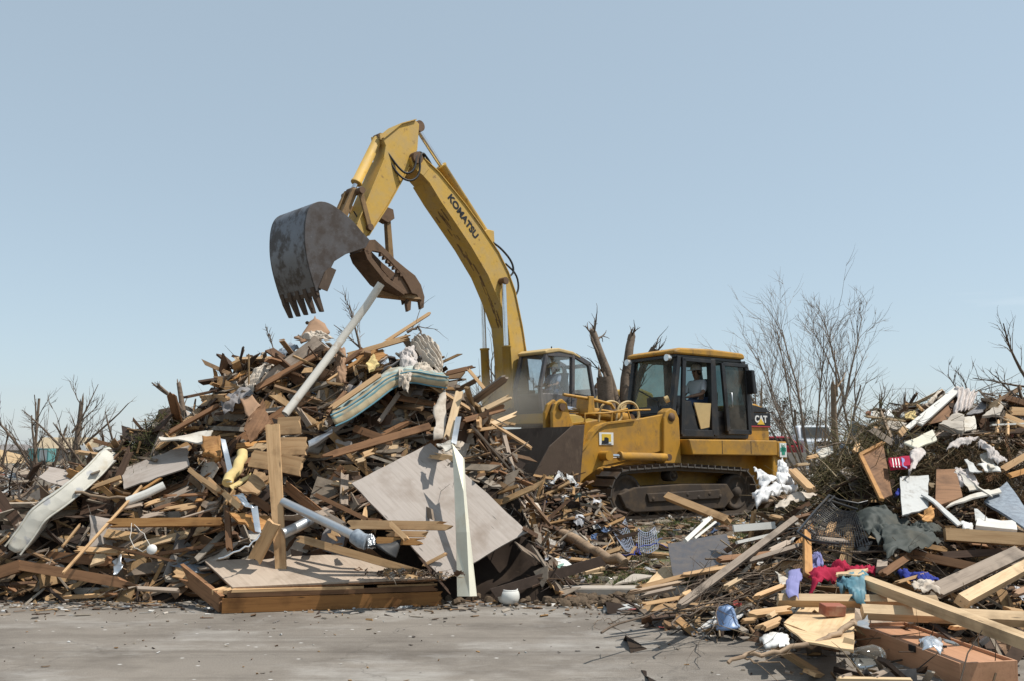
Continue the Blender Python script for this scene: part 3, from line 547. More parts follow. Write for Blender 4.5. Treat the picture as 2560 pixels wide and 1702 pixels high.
text_mesh('lettering', '963C', .19, 'letter_white', ld, (-1.86, .628, 1.98), (R(90), 0, R(180)), .003, .004)
text_mesh('lettering', 'CAT', .2, 'letter_white', ld, (-3.06, .628, 1.98), (R(90), 0, R(180)), .003, .008)
MB().prism([(-2.93, 1.87), (-3.17, 1.87), (-3.05, 2.0)], .632, .634).build('logo_triangle', 'sign_yellow', ld)
sg = MB().bb(-3.30, -3.08, 1.072, 1.082, 1.17, 1.47).build('safety_sign', 'sign_white', ld); MB().bb(-3.28, -3.1, 1.083, 1.087, 1.29, 1.37).build('sign_print', 'sign_green', sg); MB().bb(-3.24, -3.14, 1.083, 1.087, 1.22, 1.44).build('sign_print', 'sign_green', sg); MB().lathe([(.018, 0), (.032, 0), (.032, .004), (.018, .004)], (-3.19, 1.0872, 1.41), (0, 1, 0), 14).build('sign_print', 'sign_white', sg)
MB().tube([(-2.62, -.3, 2.2), (-2.65, -.3, 2.6)], .07, 12).build('exhaust_pipe', 'dirty_steel', ld)
s = MB(); s.bb(-2.0, -1.45, -.25, .25, 2.05, 2.2); s.prism([(-2.0, 2.2), (-1.85, 2.2), (-2.0, 2.85), (-2.12, 2.85)], -.24, .24); s.build('seat', 'seat_black', ld, bevel=.03)
MB().box((-.85, 0, 2.25), (.25, .9, .35)).build('dashboard', 'black_paint', ld, bevel=.03)
MB().tube([(-1.2, .32, 1.9), (-1.1, .32, 2.42)], .018, 6).build('control_lever', 'black_rubber', ld)
lm = Matrix.Translation(LO) @ Matrix.Rotation(LRZ, 4, 'Z')
person('driver in white shirt and white hard hat seated in the loader cab', lm @ V((-1.62, .18, 2.2)), LRZ, 'shirt_white', 'helmet_white', (((.16, .30, .28), (.40, .16, .22)), ((.14, -.28, .27), (.40, -.12, .2))))

# ---- excavator
EO = (1.122, 26.227, 1.3); ERZ = R(225)
ex = empty('excavator', EO, ERZ, 'large yellow excavator with boom raised over the debris pile', 'excavator')
ex.rotation_euler = (0, 0, ERZ)
tp2 = rounded_path([(2.0, .5, .48, -90, 90), (-2.0, .5, .48, 90, 270)], 8)
fr2 = [(2.0, .3), (2.1, .5), (1.6, .7), (-1.6, .7), (-2.1, .5), (-2.0, .3)]
wh2 = [('idler', 2.0, .5, .4, .2), ('sprocket', -2.0, .5, .4, .25)] + [('track_roller', x, .22, .15, .22) for x in (1.4, .9, .4, -.1, -.6, -1.1)]
for a, b in ((.95, 1.6), (-1.6, -.95)): crawler(ex, tp2, 0, .5, a, b, False, wh2, fr2, (.955, .86))
MB().prism([(.9, .45), (.9, 1.0), (-.9, 1.0), (-.9, .45)], -.95, .95).build('carbody', 'undercarriage', ex, bevel=.03)
MB().lathe([(0, .95), (.85, .95), (.85, 1.22), (0, 1.22)], (0, 0, 0), (0, 0, 1), 28, False).build('slew_ring', 'dirty_steel', ex, fix=True)
MB().prism([(1.75, 1.22), (1.8, 1.5), (-2.9, 1.5), (-2.9, 1.22)], -1.5, 1.5).build('upper_frame', 'exc_yellow', ex, bevel=.03)
MB().prism([(-2.2, 1.3), (-2.2, 2.35), (-2.6, 2.42), (-3.2, 2.3), (-3.4, 1.9), (-3.3, 1.35)], -1.45, 1.45).build('counterweight', 'exc_yellow', ex, bevel=.08)
MB().prism([(-.45, 1.5), (-.45, 1.95), (-.65, 2.16), (-2.2, 2.1), (-2.2, 1.5)], .5, 1.47).build('side_hood', 'machine_cream', ex, bevel=.05)
hd = MB().prism([(-.5, 1.5), (-.55, 2.3), (-1.5, 2.34), (-1.62, 2.1), (-1.65, 1.5)], -.6, 1.35).build('engine_hood', 'dark_panel', ex, bevel=.05)
for k in range(8): MB().bb(-.74 - k * .1, -.68 - k * .1, 1.345, 1.356, 2.17, 2.25).build('louvre', 'letter_black', hd)
MB().prism([(1.2, 1.5), (1.2, 2.0), (-.4, 2.2), (-2.2, 2.1), (-2.2, 1.5)], -1.45, -.45).build('side_hood', 'machine_cream', ex, bevel=.05)
sg = MB().bb(-2.12, -1.85, 1.471, 1.478, 1.83, 2.04).build('safety_sign', 'sign_white', ex); MB().lathe([(.035, 0), (.07, 0), (.07, .004), (.035, .004)], (-1.98, 1.479, 1.94), (0, 1, 0), 16).build('sign_print', 'sign_green', sg, fix=True)
# cab
Y0, Y1 = .42, 1.45
MB().prism([(1.72, 1.48), (1.86, 2.0), (1.8, 2.05), (-.3, 2.05), (-.42, 1.48)], Y0, Y1).build('cab_base', 'dark_panel', ex, bevel=.03)
MB().prism([(1.75, 3.12), (1.78, 3.2), (1.62, 3.28), (1.2, 3.33), (.6, 3.28), (.28, 3.16), (.3, 3.1), (.6, 3.18), (1.2, 3.22)], Y0 - .03, Y1 + .03).build('cab_roof', 'machine_cream', ex, bevel=.03)
for y in (Y0 + .04, Y1 - .04):
    post(ex, (1.84, y, 1.55), (1.92, y, 2.2), .1, 'dark_panel'); post(ex, (1.92, y, 2.2), (1.66, y, 3.18), .1, 'dark_panel'); post(ex, (.62, y, 1.6), (.58, y, 3.2), .12, 'dark_panel'); post(ex, (-.35, y, 2.0), (-.12, y, 3.0), .1, 'dark_panel')
    MB().prism([(.5, 3.12), (-.1, 2.92), (-.2, 3.02), (.45, 3.24)], y - .05, y + .05).build('roof_rail', 'dark_panel', ex); MB().prism([(1.7, 3.08), (.5, 3.12), (.5, 3.24), (1.7, 3.2)], y - .05, y + .05).build('roof_rail', 'dark_panel', ex)
    pane(ex, [(1.88, y, 1.6), (1.9, y, 2.2), (1.66, y, 3.1), (.62, y, 3.14), (.64, y, 1.65)], 'clear_plastic')
    pane(ex, [(.55, y, 2.1), (.55, y, 3.1), (-.14, y, 2.92), (-.33, y, 2.06)], 'cab_glass')
pane(ex, [(1.9, Y0 + .05, 2.15), (1.9, Y1 - .05, 2.15), (1.67, Y1 - .05, 3.15), (1.67, Y0 + .05, 3.15)], 'clear_plastic')
pane(ex, [(1.83, Y0 + .05, 1.56), (1.83, Y1 - .05, 1.56), (1.91, Y1 - .05, 2.14), (1.91, Y0 + .05, 2.14)], 'cab_glass')
MB().bb(.55, .66, Y0, Y1, 2.05, 2.1).build('cab_sill', 'dark_panel', ex); MB().bb(-.22, -.14, Y0, Y1, 2.9, 3.0).build('rear_rail', 'dark_panel', ex)
MB().bb(-.3, -.1, Y0 + .1, Y1 - .1, 2.9, 2.92).build('sun_visor', 'teal_paint', ex); MB().prism([(.5, 3.1), (.52, 3.1), (.52, 2.75), (.5, 2.75)], Y0 + .15, Y0 + .45).build('sun_blind', 'teal_paint', ex)
fn = MB().lathe([(0, 0), (.12, .0), (.13, .02), (.12, .05), (0, .06)], (1.5, Y1 - .2, 2.98), (.8, .6, -.1), 20).build('cab_fan', 'white_plastic', ex, fix=True); MB().tube([(1.5, Y1 - .2, 2.98), (1.56, Y1 - .18, 3.14)], .015, 6).build('fan_bracket', 'black_rubber', fn)
sm = MB(); sm.bb(.55, 1.05, .72, 1.2, 1.9, 2.05); sm.prism([(.62, 2.05), (.75, 2.05), (.58, 2.7), (.46, 2.7)], .72, 1.2); sm.build('seat', 'seat_black', ex, bevel=.03)
MB().tube([(1.25, 1.28, 2.0), (1.3, 1.28, 2.4)], .018, 6).build('control_lever', 'black_rubber', ex); MB().tube([(1.6, .7, 1.9), (1.66, .7, 2.5), (1.66, .9, 2.5), (1.6, .9, 1.9)], .014, 6).build('grab_rail', 'black_rubber', ex)
MB().tube([(1.0, 1.0, 3.31), (1.0, 1.0, 3.43)], .02, 6).build('aerial', 'black_rubber', ex)
MB().tube([(-1.1, .9, 2.3), (-1.1, .9, 2.42), (-1.2, .9, 2.5)], .07, 10).build('exhaust_pipe', 'dirty_steel', ex)
em = Matrix.Translation(EO) @ Matrix.Rotation(ERZ, 4, 'Z')
person('driver in blue-grey shirt and yellow hard hat seated in the excavator cab', em @ V((.86, .98, 2.05)), ERZ, 'shirt_blue', 'helmet_yellow', (((.18, .26, .28), (.42, .28, .25)), ((.16, -.26, .28), (.4, -.24, .25))))
# boom: welded box section
UPE = [(5.45, 8.14), (5.2, 8.1), (4.66, 7.83), (3.71, 7.14), (3.14, 6.66), (2.45, 6.02), (2.06, 5.5), (1.80, 5.0), (1.50, 4.0), (1.34, 3.3), (1.22, 2.5), (1.15, 1.75)]
LOE = [(1.85, 1.75), (1.9, 2.6), (1.98, 3.4), (2.07, 3.94), (2.40, 4.57), (2.86, 5.30), (3.48, 5.99), (4.1, 6.58), (4.6, 7.05), (5.0, 7.48), (5.3, 7.68), (5.55, 7.82), (5.62, 8.0)]
bo = MB().prism(UPE + LOE, -.31, .31).build('boom', 'exc_yellow', ex, bevel=.012, soft=25)
fl = MB(); up2 = UPE[1:-1]; lo2 = LOE[:-3]
for side in (up2, lo2):
    for (a, b) in zip(side, side[1:]):
        d = (V((b[0], 0, b[1])) - V((a[0], 0, a[1]))); n = V((-d.z, 0, d.x)).normalized() * .012
        fl.prism([(a[0] + n.x, a[1] + n.z), (b[0] + n.x, b[1] + n.z), (b[0] - n.x, b[1] - n.z), (a[0] - n.x, a[1] - n.z)], -.345, .345)
fl.build('flange_plate', 'exc_yellow', bo)
mu = MB(); rg = random.Random(4)
for k in range(46):
    t = rg.random(); i = 3 + t * 4.6; j = int(i); a, b = LOE[min(j, 11)], LOE[min(j + 1, 12)]; f = i - j
    x, z = a[0] + (b[0] - a[0]) * f, a[1] + (b[1] - a[1]) * f; d = V((b[0] - a[0], 0, b[1] - a[1])).normalized(); n = V((d.z, 0, -d.x))
    y = rg.gauss(0, .07); mm = Matrix((d, V((0, 1, 0)), n)).transposed(); mu.box(V((x, y, z)) + n * .015, (rg.uniform(.05, .4), rg.uniform(.012, .045), .006), mm)
mu.build('caked_mud', 'link_steel', bo)
text_mesh('lettering', 'KOMATSU', .27, 'letter_black', bo, (3.78, .316, 6.78), Euler((R(90), R(43.5), R(180)), 'XYZ'), .003, .010, 1.12)
MB().prism([(1.1, 1.5), (1.05, 2.3), (1.95, 2.3), (2.1, 1.5)], -.5, -.36).build('boom_bracket', 'exc_yellow', ex); MB().prism([(1.1, 1.5), (1.05, 2.2), (1.9, 2.2), (2.0, 1.5)], .34, .41).build('boom_bracket', 'exc_yellow', ex)
for y in (.44, -.44):
    cylinder(ex, (2.15, y, 1.6), (2.36, y, 5.18), .5, .12, .065, 'exc_yellow', 'boom_cylinder')
MB().tube([(2.36, -.55, 5.18), (2.36, .55, 5.18)], .09, 16).build('cylinder_pin', 'dirty_steel', bo)
cylinder(ex, (2.62, 0, 6.52), (5.2, 0, 9.02), .66, .13, .07, 'exc_yellow', 'arm_cylinder')
MB().prism([(2.45, 6.0), (2.5, 6.65), (2.75, 6.65), (3.05, 6.5)], -.2, .2).build('cylinder_bracket', 'exc_yellow', bo, bevel=.02)
# stick
sk = MB().prism([(5.42, 9.1), (5.28, 9.02), (5.33, 8.3), (5.62, 7.75), (5.8, 7.35), (6.3, 6.56), (6.85, 5.72), (7.0, 5.42), (7.25, 5.42), (7.32, 5.62), (7.2, 5.95), (6.62, 7.3), (6.42, 7.8), (6.36, 8.15), (6.46, 8.32), (5.9, 8.86)], -.23, .23).build('stick', 'exc_yellow', ex, bevel=.015)
fl = MB()
for (a, b) in (((5.62, 7.75), (6.3, 6.56)), ((6.3, 6.56), (6.85, 5.72)), ((6.42, 7.8), (7.2, 5.95)), ((5.9, 8.86), (5.42, 9.1)), ((6.46, 8.32), (5.9, 8.86))):
    d = (V((b[0], 0, b[1])) - V((a[0], 0, a[1]))); n = V((-d.z, 0, d.x)).normalized() * .012
    fl.prism([(a[0] + n.x, a[1] + n.z), (b[0] + n.x, b[1] + n.z), (b[0] - n.x, b[1] - n.z), (a[0] - n.x, a[1] - n.z)], -.285, .285)
fl.build('flange_plate', 'exc_yellow', sk)
MB().tube([(5.45, -.42, 8.02), (5.45, .42, 8.02)], .16, 20).build('pivot_pin', 'dirty_steel', sk); MB().tube([(5.22, -.2, 9.0), (5.22, .2, 9.0)], .15, 20).build('pivot_pin', 'dirty_steel', sk)
for y in (-.33, .29): MB().prism([(5.62, 8.0), (5.55, 7.75), (5.2, 7.6), (5.0, 7.85), (5.3, 8.2), (5.5, 8.2)], y, y + .04).build('boom_ear', 'exc_yellow', bo, bevel=.01)
cylinder(ex, (6.42, 0, 8.40), (7.2, 0, 6.80), .84, .125, .065, 'exc_yellow', 'bucket_cylinder')
for y in (-.19, .15): MB().prism([(6.35, 8.52), (6.52, 8.44), (6.5, 8.3), (6.25, 8.2), (6.05, 8.4)], y, y + .04).build('cylinder_ear', 'exc_yellow', sk)
for y in (-.3, .26): MB().prism([(7.1, 6.85), (7.22, 6.78), (6.9, 5.9), (6.78, 5.95)], y, y + .05).build('link_arm', 'link_steel', ex, bevel=.01)
for y in (-.2, .1): MB().prism([(7.1, 6.88), (7.3, 6.84), (7.7, 5.95), (7.54, 5.84)], y, y + .1).build('bucket_link', 'link_steel', ex, bevel=.015)
MB().prism([(7.3, 6.5), (7.42, 6.45), (7.5, 6.2), (7.38, 6.2)], -.1, .1).build('link_web', 'link_steel', ex)
for p, w in (((7.16, 6.78), .4), ((6.84, 5.92), .34), ((7.6, 5.9), .3), ((7.15, 5.5), .4)): MB().tube([(p[0], -w, p[1]), (p[0], w, p[1])], .085, 16).build('pivot_pin', 'dirty_steel', ex)
# digging bucket
BO = [(7.42, 5.62), (7.66, 5.82), (7.95, 5.98), (8.3, 6.13), (8.58, 6.13), (8.78, 6.03), (8.91, 5.84), (8.965, 5.55), (8.96, 5.1), (8.88, 4.7), (8.74, 4.3), (8.62, 4.02)]
BI = [(7.44, 5.58), (7.68, 5.78), (7.97, 5.94), (8.31, 6.085), (8.56, 6.085), (8.74, 5.995), (8.865, 5.82), (8.92, 5.55), (8.915, 5.11), (8.835, 4.72), (8.70, 4.32), (8.58, 4.04)]
BO, BI = chaikin(BO), chaikin(BI)
bu = MB().prism(BO + BI[::-1], -.74, .74).build('digging_bucket', 'bucket_steel', ex, soft=40)
for y in (-.78, .745): MB().prism(BO + [(8.5, 4.06), (8.3, 4.5), (8.16, 4.78), (7.85, 5.0), (7.5, 5.16), (7.3, 5.25), (7.18, 5.45)], y, y + .035).build('side_plate', 'bucket_side', bu, bevel=.006)
for y in (-.80, .78): MB().prism([(8.58, 4.1), (8.34, 4.05), (8.12, 4.58), (8.28, 4.62), (8.42, 4.5)], y, y + .025).build('side_cutter', 'bucket_rust', bu)
for y in (-.3, .22): MB().prism([(7.05, 5.38), (7.3, 5.3), (7.8, 5.8), (7.72, 5.98), (7.5, 6.0), (7.1, 5.6)], y, y + .08).build('hinge_ear', 'bucket_rust', bu, bevel=.01)
MB().prism([(8.66, 4.12), (8.58, 3.93), (8.52, 3.95), (8.58, 4.15)], -.76, .76).build('lip_plate', 'bucket_rust', bu)
tt = MB(); tt.add([(8.68, -.075, 4.12), (8.68, .075, 4.12), (8.54, .075, 4.14), (8.54, -.075, 4.14), (8.60, -.065, 3.88), (8.60, .065, 3.88), (8.47, .065, 3.9), (8.47, -.065, 3.9), (8.43, -.045, 3.58), (8.43, .045, 3.58), (8.34, .045, 3.59), (8.34, -.045, 3.59)],
    [(0, 1, 2, 3), (0, 4, 5, 1), (1, 5, 6, 2), (2, 6, 7, 3), (3, 7, 4, 0), (4, 8, 9, 5), (5, 9, 10, 6), (6, 10, 11, 7), (7, 11, 8, 4), (8, 11, 10, 9)])
for k in range(5):
    o = tt.build('tooth', 'bucket_rust', bu, bevel=.012, fix=True); o.location = (0, -.66 + k * .33, 0)
# thumb: two toothed arms under a plate, with its strut
th = empty('thumb'); th.parent = ex
TP = [(7.0, 5.34), (6.85, 5.6), (6.68, 5.64), (6.4, 5.48), (6.05, 5.24), (5.7, 5.06), (5.4, 4.92), (5.2, 4.7), (5.08, 4.4), (5.1, 4.12), (5.2, 4.06), (5.25, 4.28), (5.33, 4.42), (5.5, 4.44), (5.62, 4.62), (5.86, 4.9), (6.2, 5.16), (6.5, 5.34), (6.75, 5.34), (6.88, 5.2)]
TF = [(x, z) for x, z in TP]
for y in (.2, -.34):
    ta = MB().prism(TP, y, y + .1).build('thumb_arm', 'dirty_steel', th, bevel=.01)
    for k in range(7):
        f_ = k / 6.0; x_ = 6.45 - f_ * .62; z_ = 5.30 - f_ * .42; MB().prism([(x_ + .05, z_ + .03), (x_ - .04, z_ - .03), (x_ + .05, z_ - .055)], y, y + .1).build('serration', 'dirty_steel', ta)
for y in (-.12, .04): MB().prism([(5.75, 4.95), (5.5, 4.72), (5.42, 4.3), (5.5, 4.18), (5.56, 4.4), (5.7, 4.58), (5.9, 4.8)], y, y + .08).build('thumb_tine', 'bucket_rust', th, bevel=.01)
MB().prism([(7.0, 5.3), (6.9, 5.1), (6.35, 4.62), (5.75, 4.36), (5.7, 4.46), (6.28, 4.74), (6.8, 5.2), (6.9, 5.36)], -.34, .3).build('thumb_plate', 'dirty_steel', th, bevel=.01)
for y in (-.3, .2): MB().prism([(5.95, 4.98), (5.5, 4.78), (5.45, 4.45), (5.75, 4.4), (6.1, 4.62)], y, y + .05).build('gusset', 'dirty_steel', th, bevel=.008)
MB().prism([(6.05, 6.42), (6.18, 6.45), (6.06, 5.18), (5.9, 5.18)], -.07, .07).build('thumb_strut', 'link_steel', th, bevel=.01)
MB().prism([(6.28, 6.62), (6.0, 6.58), (5.95, 6.35), (6.15, 6.2), (6.5, 6.3)], -.12, .12).build('strut_bracket', 'dirty_steel', th, bevel=.01)
# hoses and pipes
hose(ex, [(6.28, .2, 8.0), (5.95, .3, 7.6), (5.75, .38, 7.5), (5.55, .42, 7.7), (5.5, .4, 8.1), (5.3, .35, 8.25), (5.0, .25, 7.95)], .03)
hose(ex, [(6.3, .15, 7.95), (6.0, .28, 7.45), (5.7, .4, 7.3), (5.4, .44, 7.55), (5.4, .42, 8.15), (5.15, .36, 8.2), (4.85, .2, 7.85)], .03)
hose(ex, [(5.15, -.1, 8.2), (4.9, -.1, 8.45), (4.6, -.1, 8.2), (4.5, 0, 7.8)], .028)
hose(ex, [(2.55, .2, 6.3), (2.25, .25, 6.15), (1.9, .3, 5.85), (1.8, .3, 5.55), (1.95, .28, 5.4)], .03); hose(ex, [(2.1, .25, 5.75), (1.7, .3, 5.5), (1.6, .3, 5.1), (1.75, .3, 4.85)], .028)
for y in (-.12, .06, .14): MB().tube([(4.6, y, 7.88), (3.7, y, 7.22), (3.1, y, 6.72), (2.45, y, 6.1), (2.1, y, 5.65)], .022, 6).build('hydraulic_pipe', 'exc_yellow', bo)
for x, z in ((4.1, 7.5), (3.2, 6.78), (2.3, 5.9)): MB().box((x, .05, z), (.12, .34, .08), Matrix.Rotation(R(40), 3, 'Y')).build('pipe_clamp', 'dirty_steel', bo)
hose(ex, [(7.2, .1, 6.3), (7.02, .18, 6.0), (7.05, .2, 5.75), (7.2, .18, 5.6)], .018)
# splintered timber gripped behind the thumb
# ------------------------------------------------------------------ loose debris: helpers
def surf_n(H, x, y, e=0.15): return V((H(x - e, y) - H(x + e, y), H(x, y - e) - H(x, y + e), 2 * e)).normalized()
def frame(X, Z):
    X = V(X).normalized(); Z = V(Z); Z = Z - X * Z.dot(X); Z = Z.normalized() if Z.length > 1e-4 else X.orthogonal().normalized(); return X, Z.cross(X), Z
def mat4(X, Z, P):
    X, Yv, Z = frame(X, Z); m = Matrix((X, Yv, Z)).transposed().to_4x4(); m.translation = P; return m
def plank(L, w, t, rg, jag=(0.06, 0.06), bow=0.0, ns=4, nl=3, taper=1.0):
    """board along x, split ends; returns MB"""
    xs = [-L / 2 + L * i / nl for i in range(nl + 1)]; ya = [-w / 2 + w * k / ns for k in range(ns + 1)]
    j0 = [rg.uniform(0, jag[0]) for _ in ya]; j1 = [rg.uniform(0, jag[1]) for _ in ya]; vs = []
    tw = rg.uniform(-.05, .05)
    for i, x in enumerate(xs):
        f = x / L + .5
        for k, y in enumerate(ya):
            xx = x + (j0[k] if i == 0 else 0) - (j1[k] if i == nl else 0); yy = y * (1 + (taper - 1) * f); zz = bow * 4 * f * (1 - f) + tw * y * f
            vs.append((xx, yy, zz + t / 2)); 
        for k, y in enumerate(ya):
            xx = x + (j0[k] * rg.uniform(.3, 1.2) if i == 0 else 0) - (j1[k] * rg.uniform(.3, 1.2) if i == nl else 0); yy = y * (1 + (taper - 1) * f); zz = bow * 4 * f * (1 - f) + tw * y * f
            vs.append((xx, yy, zz - t / 2))
    n = ns + 1; fs = []; row = 2 * n
    for i in range(nl):
        for k in range(ns):
            a = i * row + k; fs.append((a, a + row, a + row + 1, a + 1)); b = a + n; fs.append((b, b + 1, b + row + 1, b + row))
        a = i * row; fs.append((a, a + n, a + n + row, a + row)); a = i * row + ns; fs.append((a, a + row, a + row + n, a + n))
    for k in range(ns):
        fs.append((k, k + 1, n + k + 1, n + k)); a = nl * row + k; fs.append((a, a + n, a + n + 1, a + 1))
    return MB().add(vs, fs)
PAL_W = [(.50, .32, .16), (.46, .27, .12), (.32, .20, .11), (.25, .15, .085), (.38, .31, .24), (.31, .25, .19), (.17, .095, .055), (.11, .068, .045), (.075, .052, .04), (.25, .19, .14), (.42, .36, .29)]
PAL_P = [(.66, .63, .58), (.50, .45, .39), (.40, .36, .32), (.72, .71, .69), (.30, .27, .25), (.33, .24, .16), (.12, .10, .09)]
PAL_C = [(.75, .75, .74), (.66, .64, .60), (.70, .70, .72), (.30, .38, .50), (.45, .09, .08), (.10, .16, .30), (.35, .42, .38), (.50, .40, .20), (.06, .06, .065), (.62, .58, .52)]
def jit(c, rg, a=.22):
    k = .74 * (1 + rg.uniform(-a, a)); return tuple(min(.85, x * k) for x in c)
def scatter(name, label, H, pts, rg, size, pal, lift=(0., .2), align=.35, flat=(.02, .05), wr=(.05, .16), mat='scrap', irregular=False, clip=None):
    mb = MB()
    for x, y in pts:
        z = H(x, y); n = surf_n(H, x, y); a = rg.uniform(0, 2 * math.pi)
        d = V((math.cos(a), math.sin(a) * .8, 0)); d = (d - n * d.dot(n)).normalized()
        d = (d + V((rg.gauss(0, align), rg.gauss(0, align), rg.gauss(0, align)))).normalized()
        nn = (n + V((rg.gauss(0, .5), rg.gauss(0, .5), rg.gauss(0, .4)))).normalized()
        L = size[0] + (size[1] - size[0]) * rg.random() ** 2.2; w = rg.uniform(*wr) * (1 if L > .3 else .7); t = rg.uniform(*flat)
        p = V((x, y, z + rg.uniform(*lift))); X, Yv, Z = frame(d, nn); mm = Matrix((X, Yv, Z)).transposed(); col = jit(rg.choice(pal), rg)
        hx, hy, hz = L / 2, w / 2, t / 2; j = lambda s: rg.uniform(1 - s, 1 + s)
        q = .55 if irregular else .22; qx = .55 if irregular else min(.3, .9 * w / L + .08)
        b4 = [(-hx * j(qx), -hy * j(q)), (hx * j(qx), -hy * j(q)), (hx * j(qx), hy * j(q)), (-hx * j(qx), hy * j(q))]
        vs = [mm @ V((c[0], c[1], -hz)) + p for c in b4] + [mm @ V((c[0], c[1], hz)) + p for c in b4]
        mb.add(vs, [(0, 3, 2, 1), (4, 5, 6, 7), (0, 1, 5, 4), (1, 2, 6, 5), (2, 3, 7, 6), (3, 0, 4, 7)], False, col)
    return tag(mb.build(name, mat, colattr=True), label, 'debris', kind='stuff')
def crumple(name, label, H, pts, rg, size, pal, mat='scrap', lift=(0, .15)):
    """small crumpled scraps of sheet: paper, plastic, cloth, foil"""
    mb = MB()
    for x, y in pts:
        s = size[0] + (size[1] - size[0]) * rg.random() ** 2; p = V((x, y, H(x, y) + rg.uniform(*lift))); n = 4; e = Euler((rg.uniform(-.9, .9), rg.uniform(-.9, .9), rg.uniform(0, 6.3))).to_matrix(); c = jit(rg.choice(pal), rg, .15)
        vs = [e @ V(((i / n - .5) * s * 1.3 + rg.gauss(0, s * .05), (j / n - .5) * s + rg.gauss(0, s * .05), rg.gauss(0, s * .13))) + p for j in range(n + 1) for i in range(n + 1)]
        mb.add(vs, [(j * (n + 1) + i, j * (n + 1) + i + 1, (j + 1) * (n + 1) + i + 1, (j + 1) * (n + 1) + i) for j in range(n) for i in range(n)], False, c)
    return tag(mb.build(name, mat, colattr=True), label, 'debris', kind='stuff')
def twigs(name, label, H, pts, rg, ln, pal, lift=(0, .15), r=(.003, .01), lean=.5, up=0.15, mat='scrap'):
    mb = MB()
    for x, y in pts:
        L = rg.uniform(*ln); a = rg.uniform(0, 6.28); d = V((math.cos(a), math.sin(a), rg.gauss(up, lean))).normalized(); p = V((x, y, H(x, y) + rg.uniform(*lift))) - d * L * .4; q = [p]
        for k in range(3): d = (d + V((rg.gauss(0, .22), rg.gauss(0, .22), rg.gauss(0, .22)))).normalized(); p = p + d * L / 3; q.append(p)
        r0 = rg.uniform(*r); mb.tube(q, [r0, r0 * .8, r0 * .6, r0 * .25], 4, False, True, 1.0, jit(rg.choice(pal), rg))
    return tag(mb.build(name, mat, colattr=True), label, 'debris', kind='stuff')
rg = random.Random(11)
def ptsL(n, y0=9.2, y1=14.0):
    o = []
    while len(o) < n:
        x, y = rg.uniform(-6.6, .9), rg.uniform(y0, y1)
        if (-3.3 < x < -.45 and y < 10.6) or (-2.0 < x < .35 and y < 11.05): continue      # the floor section and the leaning sheet lie here
        if HL(x, y) > .04 and y > interp(TOEL, x) - .1: o.append((x, y))
    return o
def ptsR(n, y0=6.4, y1=15.5, x1=9.5):
    o = []
    while len(o) < n:
        x, y = rg.uniform(1.0, x1), rg.uniform(y0, y1)
        if x > interp(LEFTR, y) + .05 and x < .62 * y + 1.5 and (x > 2.2 + .1 * (9 - y) or y > 7.8): o.append((x, y))
    return o
scatter('broken_lumber', 'jumble of broken lumber filling the left debris pile', HL, ptsL(800), rg, (.3, 1.7), PAL_W, (-.05, .12), .2, (.012, .04), (.06, .15))
scatter('broken_lumber', 'jumble of broken lumber filling the right debris pile', HR, ptsR(750), rg, (.25, 1.3), PAL_W, (-.05, .1), .18, (.012, .04), (.05, .13))
scatter('wood_splinters', 'splintered wood scraps covering the left debris pile', HL, ptsL(1900), rg, (.10, 1.5), PAL_W, (-.05, .10), .22, (.008, .03), (.012, .075))
scatter('panel_scraps', 'broken panel and plaster scraps on the left debris pile', HL, ptsL(420), rg, (.08, .5), PAL_P + PAL_W, (-.03, .1), .4, (.008, .02), (.06, .3), irregular=True)
crumple('crumpled_scraps', 'crumpled paper, cloth and plastic scraps on the left debris pile', HL, ptsL(260), rg, (.05, .2), PAL_C + PAL_W * 2, lift=(.0, .1))
twigs('loose_twigs', 'wires, lath and twigs sticking out of the left debris pile', HL, ptsL(1800), rg, (.15, .9), [(.2, .13, .08), (.34, .25, .17), (.09, .07, .06), (.45, .40, .34)], (.0, .12), (.003, .008), .4)
scatter('wood_splinters', 'splintered wood scraps covering the right debris pile', HR, ptsR(2300), rg, (.10, 1.3), PAL_W, (-.04, .09), .2, (.008, .03), (.010, .065))
scatter('panel_scraps', 'broken panel and plaster scraps on the right debris pile', HR, ptsR(620), rg, (.08, .45), PAL_P + PAL_W, (-.03, .1), .4, (.008, .02), (.06, .3), irregular=True)
crumple('crumpled_scraps', 'crumpled paper, cloth and plastic scraps on the right debris pile', HR, ptsR(420), rg, (.05, .22), PAL_C + PAL_P + PAL_W, lift=(.0, .1))
twigs('loose_twigs', 'twigs and wires sticking out of the right debris pile', HR, ptsR(1500), rg, (.2, 1.1), [(.22, .15, .09), (.34, .26, .17), (.10, .075, .055)], (.02, .2), (.003, .011), .35)
